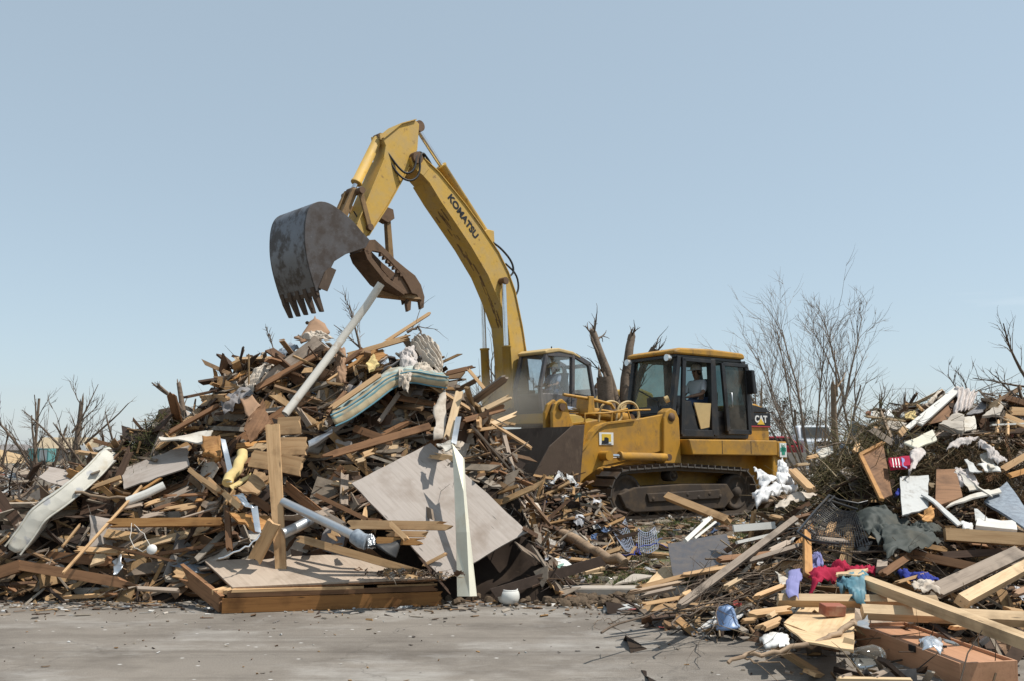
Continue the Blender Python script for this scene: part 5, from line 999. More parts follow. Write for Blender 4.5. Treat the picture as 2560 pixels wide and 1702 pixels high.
# plug on its cord
co = TUBE('L', 3, [(860, 1010, -.5), (850, 1100, -.5), (880, 1170, -.5), (930, 1195, -.5), (985, 1165, -.5), (940, 1080, -.5), (880, 1020, -.5)], 2.2, 'wire_white', 'white electric cord looped over the level beam', name='electric_cord', cat='cord', n=6, wob=.004)
p = pt(3, 992, 1182, 'L', -.5); o = MB().lathe([(0, -.02), (.05, -.02), (.056, 0), (.05, .02), (0, .02)], p, (.2, -1, .2), 18).build('ceiling_rose', 'white_plastic', fix=True); tag(o, 'round white ceiling fitting hanging on the looped cord', 'fitting')
# ---- left pile, top
def slab(P4, h, name, mat, label, cat, bevel=.006):    # solid slab from a top face
    mb, cen, X, Z = sheet_mb(P4, h, 6, 4, .008, .01, RG); return place(mb, name, mat, cen - Z * h * .5, X, Z, label, cat)
S('L', 4, [(160, 780, .0), (470, 345, .3), (462, 500, .2), (185, 690, .1)], 'wood_dark', 'dark curled plywood sheet standing at the left of the pile top', warp=.05, thick=.02)
S('L', 4, [(440, 480, .15), (470, 350, .35), (445, 500, .1), (300, 560, .0)], 'lumber_orange', 'orange-edged plywood strip beside the dark curled sheet', warp=.03, thick=.02)
slab([pt(4, 470, 600, 'L', .1), pt(4, 1005, 195, 'L', -.1), pt(4, 1120, 285, 'L', .35), pt(4, 700, 560, 'L', .6)], .16, 'thick_slab', 'wood_grey', 'thick weathered wooden slab sloping up to the pile top', 'slab')
B('L', 4, 500, 632, 1030, 345, 45, 'wood_brown', 'rusty brown plank under the thick slab', (-.02, -.02), t=.05, jag=(.15, .05))
S('L', 4, [(845, 215, .1), (1000, 35, .4), (1130, 175, .4), (900, 260, .05)], 'cardboard', 'brown carpet scrap peaked at the very top of the pile', name='carpet_scrap', cat='carpet', warp=.05, torn=.04, thick=.03)
CLOTH('L', 4, [(860, 190, -.1), (1020, 140, -.1), (1170, 200, .05), (1010, 250, -.05)], 'curtain', 'dirty pale blanket rolled under the brown carpet scrap', amp=.05, name='blanket')
CLOTH('L', 4, [(650, 350, .2), (800, 232, .35), (865, 270, .2), (690, 370, .1)], 'teal_sheet' if 'teal_sheet' in M else 'marble_panel', 'light blue foam pad on the left side of the slab', amp=.03, name='foam_pad', cat='foam pad', thick=.03)
CLOTH('L', 4, [(410, 560, .0), (640, 350, .2), (680, 400, .1), (470, 620, -.1)], 'curtain', 'grey insulation roll hanging left of the thick slab', amp=.06, name='insulation_roll', cat='insulation')
CLOTH('L', 4, [(225, 720, -.1), (420, 575, .0), (500, 640, -.1), (260, 800, -.2)], 'shingle', 'torn grey tar paper folded left of the thick slab', amp=.05, name='tar_paper', cat='tar paper')
S('L', 4, [(380, 650, -.1), (440, 600, 0), (560, 760, -.2), (470, 900, -.3)], 'cardboard', 'brown fabric panel hanging below the tar paper', warp=.05, torn=.05, name='fabric_panel')
S('L', 4, [(420, 960, -.3), (580, 700, -.2), (640, 900, -.25), (480, 1060, -.35)], 'wood_brown', 'dark brown sheet standing above the crossed boards', warp=.03, torn=.04)
TUBE('L', 4, [(760, 830, -.25), (1100, 385, -.4), (1420, -40, -.55), (1545, -230, -.6)], 34, 'pvc', 'long dirty white pipe leaning from the pile up to the thumb', n=20, hollow=True)
CLOTH('L', 4, [(1160, 250, .1), (1255, 270, .1), (1265, 590, -.05), (1170, 560, -.05)], 'dirty_cloth' if 'dirty_cloth' in M else 'cardboard', 'dark rag hanging right of the white pipe', amp=.06, name='rag')
mt = bent_pad('mattress', 'teal and cream striped mattress folded over the right of the pile top', 'mattress', [pt(4, x, y, 'L', d) for x, y, d in ((1175, 935, -.55), (1300, 880, -.5), (1500, 740, -.45), (1660, 610, -.4), (1800, 575, -.35), (1940, 605, -.3), (2085, 625, -.25))], V((-.45, -.1, .85)), V((-.15, .75, .16)), .17, 8, 'mattress_stripe', lump=.03)
bd = mt.data.attributes.new('band', 'FLOAT', 'POINT')
_n = len(mt.data.vertices); _ring = 20 + 14
bd.data.foreach_set('value', [(lambda q: (abs(q - 17) / 17.0))(i % _ring) if False else 0.0 for i in range(_n)])
def set_band(o, n_ring, full_thick):   # band value: 0 at the bottom edge, 1 at the top edge of the near side
    me = o.data; P = [v.co.copy() for v in me.vertices]; m = len(P) // n_ring; vals = []
    for i in range(m):
        ring = P[i * n_ring:(i + 1) * n_ring]; z = [p.z for p in ring]; lo, hi = min(z), max(z); vals += [(p.z - lo) / (hi - lo + 1e-6) for p in ring]
    me.attributes['band'].data.foreach_set('value', vals)
for _c in mt.children:
    _c.data.materials.clear(); _c.data.materials.append(M['teal_cloth'])
BAND_OBJ = mt
o = CLOTH('L', 4, [(1680, 460, -.5), (1800, 470, -.5), (1760, 640, -.6), (1690, 560, -.6)], 'curtain', 'knotted dirty rag tied round the striped mattress', amp=.07, name='rag')
CLOTH('L', 4, [(1820, 400, -.2), (1900, 410, -.1), (2060, 500, -.1), (1830, 470, -.3)], 'curtain', 'cream blanket roll lying on the striped mattress', amp=.05, name='blanket', thick=.05)
B('L', 4, 1110, 800, 1545, 500, 42, 'lumber', 'tan board lying along the striped mattress', (-.62, -.5), jag=(.1, .06)); B('L', 4, 1100, 830, 1260, 640, 30, 'wood_brown', 'brown board at the lower end of the striped mattress', (-.6, -.5))
B('L', 4, 1262, 352, 1800, 198, 40, 'lumber', 'long tan board at the pile top under the raking stick', (.1, .1), jag=(.05, .2)); B('L', 4, 1450, 330, 1950, 8, 26, 'lumber', 'long stick raking up to the right from the pile top', (.15, .05), t=.03)
B('L', 4, 1260, 455, 1505, 308, 26, 'lumber_orange', 'orange stick below the tan board at the pile top', (-.05, -.05)); B('L', 4, 1325, 425, 1345, 510, 26, 'lumber', 'short upright block right of the orange stick', (-.15, -.15))
B('L', 4, 1090, 570, 1240, 590, 18, 'lumber', 'short tan stick lying left of the striped mattress', (-.2, -.2)); B('L', 4, 1095, 565, 1200, 495, 14, 'lumber', 'short slanting stick left of the striped mattress', (-.2, -.2)); S('L', 4, [(1310, 350, .15), (1560, 300, .2), (1590, 350, .1), (1410, 460, 0)], 'lumber_orange', 'brown panel scrap under the boards at the pile top', torn=.04)
S('L', 4, [(1425, 400, -.1), (1480, 345, -.05), (1525, 430, -.1), (1440, 490, -.15)], 'foam', 'yellow foam scrap at the pile top', name='foam_scrap', cat='foam', warp=.04, torn=.03, thick=.04)
CLOTH('L', 4, [(1800, 230, .1), (1930, 185, .15), (2045, 320, .1), (2040, 520, -.05)], 'curtain', 'dirty white cloth draped over the right of the pile top', amp=.07, name='cloth', drape=.03)
CLOTH('L', 4, [(1690, 320, .05), (1820, 250, .1), (1850, 440, 0), (1700, 450, -.05)], 'insulation', 'grey-white fibre batt left of the draped cloth', amp=.07, name='insulation_batt', cat='insulation')
BR('L', 4, [(1755, 170, .1), (1850, 130, .1), (1880, 200, .1)], 14, 'short root stub sticking up at the pile top', 5)
B('L', 4, 2185, 648, 2085, 1040, 62, 'lumber_pale', 'pale plank standing at the right end of the pile', (-.35, -.45), jag=(.03, .08)); S('L', 4, [(2155, 845, -.5), (2200, 850, -.5), (2160, 1075, -.6), (2118, 1060, -.6)], 'galvanized', 'blue-grey metal strip beside the standing pale plank', name='metal_strip', cat='metal strip', thick=.005)
S('L', 4, [(1985, 800, -.2), (2080, 640, -.1), (2075, 1040, -.4), (1975, 1060, -.4)], 'curtain', 'dusty grey sheet behind the standing pale plank', warp=.05, torn=.05); S('L', 4, [(1990, 1060, -.5), (2120, 1055, -.55), (2120, 1110, -.6), (2070, 1135, -.6)], 'drywall', 'grey plaster piece at the foot of the pale plank', torn=.03, warp=.03)
S('L', 4, [(950, 1055, -.35), (1145, 950, -.35), (1150, 985, -.45), (958, 1100, -.45)], 'galvanized', 'ribbed grey metal strip below the striped mattress', name='metal_strip', cat='metal strip', thick=.008)
B('L', 4, 1025, 1192, 1950, 925, 58, 'wood_brown', 'long dark red plank under the striped mattress', (-.4, -.3), jag=(.25, .02)); B('L', 4, 1310, 940, 1640, 1060, 60, 'wood_brown', 'brown board sloping behind the dark red plank', (-.1, -.1)); B('L', 4, 1350, 1180, 1500, 1130, 44, 'lumber', 'tan split piece below the dark red plank', (-.45, -.4), jag=(.15, .1)); B('L', 4, 1310, 1225, 1420, 1195, 32, 'lumber_pale', 'pale foam-like split block below the dark red plank', (-.5, -.45), jag=(.1, .08))
B('L', 4, 1525, 900, 1700, 650, 34, 'wood_grey', 'grey stake in the hollow under the striped mattress', (-.1, -.1)); B('L', 4, 2205, 885, 2420, 830, 44, 'wood_brown', 'brown board jutting right from the pile end', (-.1, .0))
B('L', 4, 2065, 500, 2260, 455, 34, 'wood_brown', 'brown board end at the right shoulder of the pile', (.1, .1)); B('L', 4, 2250, 455, 2420, 660, 26, 'lumber', 'tan stick sloping down from the right shoulder', (.1, .1))
B('L', 2, -20, 590, 115, 555, 16, 'wood_brown', 'short brown stick end at the right shoulder', (.3, .3)); B('L', 2, 30, 880, 290, 800, 40, 'wood_brown', 'brown board jutting toward the excavator cab', (.1, .3)); B('L', 2, 190, 910, 370, 835, 26, 'lumber_pale', 'pale split board pointing at the loader bucket', (.2, .5), jag=(.1, .15)); B('L', 2, 60, 945, 240, 920, 18, 'lumber', 'thin split board right of the metal strip', (.0, .1))
# crossed boards in the middle of the pile
B('L', 5, 632, -110, 690, 868, 92, 'lumber', 'tall tan plank standing upright in the middle of the pile', (-1.1, -.15), t=.04, jag=(.02, .06), taper=.72)
B('L', 4, 700, 930, 895, 920, 145, 'lumber', 'top short plank right of the tall upright plank', (-.62, -.6), jag=(0, .04)); B('L', 4, 725, 1095, 952, 1090, 148, 'lumber', 'middle short plank right of the tall upright plank', (-.6, -.58), jag=(0, .05)); B('L', 4, 720, 1225, 912, 1265, 150, 'lumber', 'bottom short plank right of the tall upright plank', (-.6, -.58), jag=(0, .06)); B('L', 4, 478, 1190, 640, 1215, 140, 'lumber', 'short plank left of the tall upright plank', (-.55, -.58), jag=(.04, 0))
S('L', 4, [(520, 1290, -.5), (632, 1345, -.5), (545, 1490, -.6), (385, 1450, -.6)], 'lumber', 'pinkish split board below the short planks', name='broken_board', cat='board', torn=.05, thick=.03); S('L', 4, [(310, 1420, -.55), (480, 1315, -.5), (470, 1350, -.5), (330, 1450, -.6)], 'foam', 'yellow bark-like strip below the foam roll', name='foam_scrap', cat='foam', torn=.02)
S('L', 4, [(235, 1040, -.45), (275, 1045, -.45), (330, 1270, -.55), (285, 1280, -.55)], 'aluminium', 'upper bright aluminium flashing strip in the left of the pile', name='flashing_strip', cat='metal strip', thick=.005, warp=.03); S('L', 4, [(285, 1280, -.55), (330, 1270, -.55), (325, 1385, -.6), (278, 1390, -.6)], 'aluminium', 'folded aluminium flashing end under the upper strip', name='flashing_strip', cat='metal strip', thick=.005, warp=.02)
TUBE('L', 4, [(410, 1140, -.4), (380, 1260, -.5), (290, 1400, -.55)], 42, 'foam', 'yellow foam roll beside the aluminium flashing', name='foam_roll', cat='foam', wob=.015); S('L', 4, [(90, 1040, -.25), (230, 1000, -.25), (240, 1220, -.4), (90, 1150, -.35)], 'lumber_orange', 'orange-brown vinyl cushion left of the aluminium flashing', name='cushion', cat='cushion', warp=.06, torn=.04, thick=.07)
S('L', 5, [(365, 340, -.5), (440, 360, -.5), (530, 460, -.55), (470, 440, -.55)], 'aluminium', 'crumpled aluminium strip left of the tall plank', name='flashing_strip', cat='metal strip', thick=.005, warp=.03); S('L', 5, [(490, 430, -.55), (535, 430, -.55), (560, 610, -.6), (520, 600, -.6)], 'aluminium', 'hanging aluminium strip left of the tall plank', name='flashing_strip', cat='metal strip', thick=.005, warp=.03); TUBE('L', 5, [(550, 620, -.6), (480, 695, -.6), (380, 735, -.6), (280, 778, -.55)], 6, 'aluminium', 'thin twisted aluminium rod above the flat plywood', name='metal_rod', cat='rod', n=6, wob=.01)
B('L', 5, 645, 530, 510, 795, 88, 'lumber', 'short tan plank leaning left at the foot of the tall plank', (-.75, -.25), jag=(.03, .05)); S('L', 5, [(345, 475, -.4), (640, 505, -.4), (600, 600, -.5), (490, 600, -.5)], 'lumber_orange', 'orange broken plank end behind the aluminium strip', name='broken_board', cat='board', torn=.04, thick=.035)
B('L', 5, 85, 190, 300, 340, 26, 'lumber', 'tan lath above the level beam', (-.35, -.4)); B('L', 5, 300, 330, 430, 450, 36, 'lumber', 'split tan board above the level beam', (-.4, -.45), jag=(.1, .05)); B('L', 5, 480, 360, 640, 470, 50, 'wood_brown', 'brown plank running behind the tall plank', (-.45, -.4))
# steel pipes
TUBE('L', 5, [(700, 400, -.55), (950, 520, -.65), (1180, 630, -.75)], 28, 'galvanized', 'long galvanized steel pipe lying in the middle of the pile', n=20); TUBE('L', 5, [(700, 610, -.4), (790, 570, -.35), (880, 520, -.2)], 34, 'galvanized', 'short wide grey duct behind the galvanized pipe', name='duct', cat='duct', n=20)
el = TUBE('L', 5, [(1175, 625, -.78), (1215, 655, -.8), (1250, 665, -.8)], 50, 'marble_panel', 'blue-grey pipe collar at the lower end of the galvanized pipe', name='pipe_collar', cat='collar', n=20)
S('L', 5, [(1245, 690, -.8), (1330, 735, -.85), (1490, 650, -.75), (1420, 760, -.9)], 'black_rubber', 'curved piece of black tyre tread beside the pipe collar', name='tyre_scrap', cat='tyre scrap', warp=.07, thick=.03, torn=.02); CLOTH('L', 5, [(1250, 600, -.8), (1300, 610, -.8), (1310, 700, -.85), (1255, 690, -.85)], 'galvanized', 'torn metal lug above the tyre tread', amp=.03, name='metal_sheet', cat='metal sheet')
B('L', 5, 1110, 550, 1825, 560, 56, 'lumber', 'long tan plank with a split right end across the leaning sheet', (-.75, -.72), jag=(.1, .25)); B('L', 5, 1365, 610, 1660, 615, 36, 'lumber', 'second tan plank below the long split plank', (-.78, -.75), jag=(.1, .12)); B('L', 5, 1310, 655, 1630, 665, 44, 'lumber_orange', 'short orange plank below the second tan plank', (-.8, -.78), jag=(.03, .12)); B('L', 5, 1400, 540, 1520, 655, 34, 'lumber', 'small stick leaning over the tan planks', (-.85, -.88))
B('L', 5, 765, 628, 1605, 872, 48, 'lumber', 'long tan board sloping down onto the flat plywood', (-.5, -.25), t=.04, jag=(.2, .03)); B('L', 5, 1600, 830, 1782, 735, 20, 'lumber', 'small stick propped at the end of the sloping board', (-.3, -.4)); B('L', 5, 900, 348, 1265, 525, 26, 'wood_brown', 'brown lath sloping above the long split plank', (-.5, -.6)); B('L', 5, 960, 470, 1110, 555, 34, 'wood_grey', 'grey splintered board above the galvanized pipe', (-.5, -.6), jag=(.2, .05)); B('L', 5, 1000, 600, 1070, 640, 50, 'lumber', 'tan block beside the galvanized pipe', (-.5, -.5)); B('L', 5, 1235, 530, 1245, 425, 40, 'lumber', 'small pointed splinter standing by the leaning sheet', (-.5, -.45), jag=(0, .2), taper=.3)
B('L', 5, 1240, 520, 1360, 530, 26, 'wood_brown', 'short brown stick under the leaning sheet', (-.6, -.6)); B('L', 5, 1580, 745, 1800, 1005, 14, 'wood_dark', 'thin dark lath hanging over the front frame', (-.45, -.35))
# big plywood sheets
PW = [at(*uv(5, 1672, 18), 11.45), at(*uv(5, 2302, 597), 10.7), at(*uv(5, 1755, 918), 9.95), at(*uv(5, 1152, 282), 10.65)]
mb, cen, X, Z = sheet_mb(PW, .02, 10, 10, .01, .012, RG); place(mb, 'plywood_sheet', 'plywood_grey', cen, X, Z, 'large pale grey plywood sheet leaning on the front of the pile', 'plywood sheet')
FX = [at(553, 1533, 9.55), at(1108, 1507, 10.05)]
fl0 = V((FX[0].x, FX[0].y, 0.0)); fl1 = V((FX[1].x, FX[1].y, 0.0)); fd = (fl1 - fl0).normalized(); fb = V((-.42, 1, 0)).normalized()
fr_ = empty('floor_panel', (fl0 + fl1) / 2, 0, 'torn floor section of plywood on joists lying at the road edge', 'floor section')
def inl(o): o.matrix_world = Matrix.Translation(fr_.location) @ o.matrix_world; o.matrix_world = Matrix.Translation(-V(fr_.location)) @ o.matrix_world; return o
def fpart(mb, name, mat, P, X, Z):
    o = mb.build(name, mat, fr_); o.matrix_local = mat4(X, Z, V(P) - V(fr_.location)); return o
Lf = (fl1 - fl0).length
fpart(plank(Lf, .15, .045, RG, (0, .06)), 'rim_joist', 'rim_wood', (fl0 + fl1) / 2 + V((0, .02, .08)), fd, (0, -1, 0)); fpart(plank(Lf * .97, .055, .04, RG, (.02, .1)), 'nailer', 'wood_brown', (fl0 + fl1) / 2 + V((0, .03, .19)), fd, (0, -1, 0)); fpart(plank(Lf * .6, .1, .03, RG, (.02, .2)), 'subfloor_strip', 'lumber', fl0.lerp(fl1, .33) + V((0, .06, .228)), fd, (0, 0, 1)); fpart(plank(Lf * .3, .1, .03, RG, (.1, .2)), 'subfloor_strip', 'lumber', fl0.lerp(fl1, .83) + V((0, .08, .226)), fd, (0, 0, 1))
e0 = fl0 + V((0, .03, .09)); e1 = at(*uv(5, 25, 850), 10.35); fpart(plank((e1 - e0).length, .17, .05, RG, (.06, .4)), 'end_joist', 'wood_brown', (e0 + e1) / 2, e1 - e0, (-1, -.4, .1))
PS = [at(*uv(5, 190, 795), 9.95), at(*uv(5, 372, 968), 9.22), at(*uv(5, 1745, 905), 9.38), at(*uv(5, 1250, 742), 10.2)]
PS = [at(*uv(5, 190, 795), 10.4), at(*uv(5, 372, 966), 9.66), at(*uv(5, 1760, 900), 10.0), at(*uv(5, 1180, 740), 10.6)]
for dz, mt_, nm in ((0, 'plywood', 'plywood_top'), (-.022, 'wood_brown', 'plywood_core')):
    mb, cen, X, Z = sheet_mb([p + V((0.012 if dz else 0, -.006 if dz else 0, dz)) for p in PS], .019, 8, 6, .004, .006, RG)
    fpart(mb, nm, mt_, cen, X, Z if Z.z > 0 else -Z)
for f in (.3, .62):
    a = fl0.lerp(fl1, f) + V((0, .08, .08)); b = a + fb * .75; fpart(plank((b - a).length, .13, .04, RG, (0, .05)), 'joist', 'wood_brown', (a + b) / 2, b - a, (1, 0, 0))
fpart(plank(.35, .12, .05, RG, (.1, .1)), 'splintered_block', 'lumber', fl0 + V((-.02, .25, .22)), (.5, .6, .1), (0, 0, 1)); fpart(plank(.22, .07, .04, RG, (.12, .12)), 'splintered_block', 'lumber', fl0 + V((.06, .12, .225)), (.8, .3, .2), (0, -.3, 1))
crumple('splinter_litter', 'loose splinters and bark on the flat plywood', lambda x, y: .36, [(rg.gauss(-1.15, .25), rg.gauss(9.95, .12)) for _ in range(50)], rg, (.02, .1), PAL_W, lift=(0, .02)); twigs('splinter_litter', 'heap of thin splinters on the flat plywood', lambda x, y: .34, [(rg.gauss(-1.05, .22), rg.gauss(9.95, .1)) for _ in range(160)], rg, (.05, .22), PAL_W, (0, .04), (.002, .005), .1, .03)
# strip of bent sheet metal
S('L', 5, [(1806, 20, -.75), (1890, 110, -.8), (1935, 560, -.75), (1830, 560, -.75)], 'white_metal', 'upper half of the creased cream metal strip standing before the leaning sheet', name='metal_strip', cat='metal strip', thick=.004, warp=.02, nu=4, nv=8) if False else None
mbs = MB(); PT = [at(*uv(5, a, b), Y) for a, b, Y in ((1808, 15, 10.75), (1890, 120, 10.7), (1824, 330, 10.45), (1900, 330, 10.42), (1833, 600, 10.2), (1925, 600, 10.15), (1842, 1022, 9.9), (1972, 1020, 9.88))]
mid = [at(*uv(5, a, b), Y) for a, b, Y in ((1880, 110, 10.65), (1884, 330, 10.36), (1905, 600, 10.1), (1925, 1022, 9.84))]
vs = []
for i in range(4): vs += [PT[2 * i], mid[i], PT[2 * i + 1]]
cen = sum(vs, V()) / len(vs); off = V((0, .006, 0)); vv = [p - cen for p in vs] + [p - cen + off for p in vs]; fs = []
for i in range(3):
    for j in range(2): a = i * 3 + j; fs += [(a, a + 1, a + 4, a + 3), (12 + a, 12 + a + 3, 12 + a + 4, 12 + a + 1)]
    a = i * 3; fs += [(a, a + 3, a + 15, a + 12), (a + 2, a + 14, a + 17, a + 5)]
fs += [(0, 12, 13, 1), (1, 13, 14, 2), (9, 10, 22, 21), (10, 11, 23, 22)]
o = mbs.add(vv, fs).build('metal_strip', 'white_metal', bevel=.003); o.location = cen; tag(o, 'tall creased cream metal strip standing before the leaning plywood sheet', 'metal strip')
S('G', 5, [(1520, 1078, .1), (1930, 1035, .15), (2090, 985, .35), (1960, 985, .45)], 'dark_panel', 'flat dark green metal sheet lying on the road by the lamp globe', name='metal_sheet', cat='metal sheet', thick=.012, warp=.015)
gp_ = at(*uv(5, 2180, 1025), 10.15); gp_.z = .095; lg = MB().lathe([(.098, .068), (.112, .05), (.122, .02), (.125, -.015), (.115, -.055), (.09, -.082), (.0, -.09)], gp_, (0.05, -.05, 1), 28).build('lamp_globe', 'lamp_glass', fix=True); tag(lg, 'round frosted lamp globe lying on the road edge', 'lamp globe'); lr = MB().lathe([(.09, .062), (.1, .062), (.1, .078), (.09, .078), (.09, .062)], gp_, (0.05, -.05, 1), 28).build('rim', 'white_plastic', fix=True); lr.parent = lg
# ---- middle ground
TUBE('G', 6, [(430, 380, -.6), (560, 470, -.6), (800, 590, -.5), (980, 680, -.4), (1150, 742, -.3)], 50, 'bark_pale', 'barkless tree trunk lying on the lawn right of the leaning sheet', name='log', cat='log', n=14, wob=.02, taper=.62)
B('G', 6, 130, 545, 500, 435, 100, 'wood_brown', 'wide brown timber beside the lying trunk', (-.9, -.3), t=.12, jag=(.05, .08)); B('G', 6, 290, 160, 700, 325, 42, 'lumber', 'tan board sloping behind the lying trunk', (-1.5, -.8), t=.05, jag=(.03, .08)); B('G', 6, 130, 110, 350, 125, 24, 'lumber', 'level tan stick behind the black pipe', (-1.5, -1.2))
TUBE('G', 6, [(75, 245, -2.4), (130, 10, -2.6), (150, -60, -2.7)], 36, 'black_rubber', 'black pipe standing at the right of the leaning sheet', n=16); B('G', 6, 130, 230, 330, 400, 70, 'wood_grey', 'grey-green board edge behind the leaning sheet', (-2.0, -1.5)); BR('G', 6, [(370, 0, -1.2), (400, 160, -1.2), (410, 300, -1.2)], 14, 'upright stub of branch behind the lying trunk', 3, 'bark_pale')
B('G', 6, 590, 430, 1010, 405, 34, 'wood_grey', 'grey plank lying level behind the lying trunk', (-.3, -.2), face='m'); B('G', 6, 1000, 420, 1250, 412, 24, 'wood_brown', 'brown plank behind the laundry basket', (0, 0), face='m'); B('G', 6, 560, 440, 900, 500, 16, 'wood_dark', 'dark board under the grey plank', (-.2, -.3)); BR('G', 6, [(720, 390, 0), (800, 340, 0), (890, 265, .1)], 9, 'forked twig before the loader track', 3, 'bark_pale')
CLOTH('G', 6, [(800, 350, 0), (1030, 350, 0), (1040, 385, -.1), (820, 380, -.1)], 'mint_plastic', 'mint green plastic sheet crumpled before the loader track', amp=.05, name='plastic_sheet', cat='plastic sheet')
# laundry basket: two torn lattice halves and a blue cord
def lattice(P4, nu, nv, bar, bulge, name, mat, parent=None):
    a, b, c, d = P4; nrm = (b - a).cross(d - a).normalized(); mb = MB(); f = lambda u_, v_: a.lerp(b, u_).lerp(d.lerp(c, u_), v_) + nrm * bulge * 4 * (u_ - u_ * u_)
    for i in range(nu + 1): mb.tube([f(i / nu, j / 6) for j in range(7)], bar, 4, True)
    for j in range(nv + 1): mb.tube([f(i / 8, j / nv) for i in range(9)], bar * (2.2 if j == 0 else 1), 4, True)
    return mb, f
def LAT(P4, nu, nv, bar, bulge, name, mat, label, cat):
    mb, f = lattice(P4, nu, nv, bar, bulge, name, mat); cen = sum(P4, V()) / 4; mb.v = [tuple(V(p) - cen) for p in mb.v]; o = mb.build(name, mat); o.location = cen; return tag(o, label, cat)
def q4(pile, k, pts): return [pt(k, x, y, pile, d) for x, y, d in pts]
LAT(q4('G', 6, [(1040, 450, -.3), (1155, 345, -.1), (1240, 605, -.35), (1130, 590, -.5)]), 9, 9, .0055, .06, 'laundry_basket', 'basket_blue', 'torn grey-blue laundry basket half standing on the lawn', 'basket')
LAT(q4('G', 6, [(1270, 430, -.2), (1420, 415, -.1), (1450, 590, -.4), (1275, 605, -.5)]), 9, 8, .0055, .08, 'laundry_basket', 'basket_blue', 'darker crushed laundry basket half lying beside the grey panel', 'basket')
TUBE('G', 6, [(1115, 660, -.3), (1240, 675, -.3), (1260, 560, -.35), (1290, 660, -.3), (1250, 600, -.3), (1330, 580, -.3), (1440, 560, -.25), (1530, 600, -.4)], 4.5, 'blue_cloth', 'bright blue cord tangled round the laundry basket', name='cord', cat='cord', n=6, wob=.012)
GPN = [at(*uv(6, x, y), Y) for x, y, Y in ((1535, 570, 11.5), (2062, 480, 11.7), (2135, 745, 10.7), (1582, 862, 10.45))]
mb, cen, X, Z = sheet_mb(GPN, .02, 8, 6, .008, .006, RG); place(mb, 'panel', 'dark_panel', cen, X, Z, 'dark grey panel leaning at the left edge of the right pile', 'panel')
S('G', 6, [(1318, 942, -.2), (1480, 778, .1), (1572, 770, .1), (1595, 870, -.15)], 'plywood_tan', 'bright tan plywood piece under the dark grey panel', torn=.015); S('G', 6, [(1060, 935), (1380, 862), (1395, 850), (1230, 838)], 'concrete', 'grey flat board on the road edge left of the tan plywood', thick=.02)
B('R', 6, 1230, 968, 2010, 765, 34, 'lumber', 'long tan board along the bottom of the dark grey panel', (-.1, -.1), t=.05, jag=(.2, .05)); B('R', 6, 1160, 1010, 1700, 900, 22, 'bark_pale', 'bark-edged slat below the long tan board', (-.1, -.1), face='m', jag=(.2, .1)); B('R', 6, 1250, 1040, 1600, 960, 24, 'wood_grey', 'grey slat below the bark-edged slat', (-.15, -.1), face='m', jag=(.2, .1)); B('R', 6, 1290, 1110, 1770, 1025, 30, 'lumber', 'tan split rail above the painted board', (-.2, -.2), jag=(.1, .15), t=.06)
po = B('G', 6, 1530, 140, 2090, 365, 66, 'lumber', 'tan newel post leaning in front of the loader track', (-3.2, -1.6), t=.1, jag=(0, .05), name='newel_post', cat='post')
S('G', 6, [(960, 1172), (962, 1118), (1262, 1112), (1285, 1140)], 'board_white', 'white painted board with a red patch lying on the road', name='painted_board', cat='board', thick=.02); MB_ = None
p = pt(6, 1180, 1140, 'G'); o = MB().box((p.x, p.y, .018), (.2, .13, .004)).build('red_patch', 'pink_red'); o.parent = bpy.data.objects['painted_board']; o.matrix_parent_inverse = bpy.data.objects['painted_board'].matrix_world.inverted()
S('G', 6, [(250, 665, -.2), (610, 715, -.2), (705, 778, -.35), (255, 745, -.4)], 'sign_white', 'white and green ironing board lying by the lying trunk', name='ironing_board', cat='ironing board', thick=.03, warp=.01); S('G', 6, [(440, 752, -.45), (610, 750, -.4), (560, 785, -.48), (470, 775, -.48)], 'mint_plastic', 'green cloth flap over the end of the ironing board', name='cloth', cat='cloth', thick=.012); TUBE('G', 6, [(258, 668, -.25), (440, 705, -.25), (640, 745, -.3)], 8, 'chrome', 'chrome leg rod lying along the ironing board', name='metal_rod', cat='rod', n=8)
p = pt(6, 602, 672, 'G', -.2); tag(MB().lathe([(0, -.05), (.035, -.04), (.05, 0), (.035, .04), (0, .05)], p, (0, 0, 1), 18).build('glass_ball', 'clear_plastic'), 'clear glass ball beside the ironing board', 'glass ball')
B('G', 6, 75, 895, 725, 1070, 40, 'wood_brown', 'long reddish board lying on the road edge behind the lamp globe', (0, 0), face='m', t=.05, jag=(.03, .06)); B('G', 6, 420, 960, 700, 1035, 14, 'lumber', 'thin tan lath on top of the long reddish board', (-.02, -.02), face='m'); S('G', 6, [(45, 832), (130, 790), (250, 835), (180, 866)], 'plywood_tan', 'small plywood piece behind the reddish board', torn=.01); S('G', 6, [(185, 868), (265, 845), (330, 935), (290, 920)], 'plywood_tan', 'narrow plywood offcut behind the reddish board', torn=.01); B('G', 6, 375, 895, 525, 875, 34, 'lumber', 'tan block end before the ironing board', (0, 0), jag=(.03, .1)); B('G', 6, 490, 985, 530, 840, 16, 'lumber', 'small upright stick before the ironing board', (-.1, -.1))
B('G', 6, 90, 720, 260, 560, 130, 'lumber', 'tan plywood gusset at the foot of the leaning sheet', (-.6, -.5), t=.02, jag=(.05, .1), taper=.6); B('G', 6, 640, 700, 980, 735, 26, 'lumber', 'tan slat lying on the grass by the lying trunk', face='m'); B('G', 6, 815, 795, 880, 715, 50, 'lumber', 'short tan stub on the grass by the lying trunk', t=.04); B('G', 6, 780, 830, 970, 780, 18, 'lumber_pale', 'pale slat on the mud by the road edge', face='u'); B('G', 6, 850, 845, 970, 832, 16, 'lumber_pale', 'second pale slat on the mud by the road edge', face='u'); B('G', 6, 650, 620, 790, 650, 12, 'lumber', 'thin stick on the grass before the trunk', face='u')
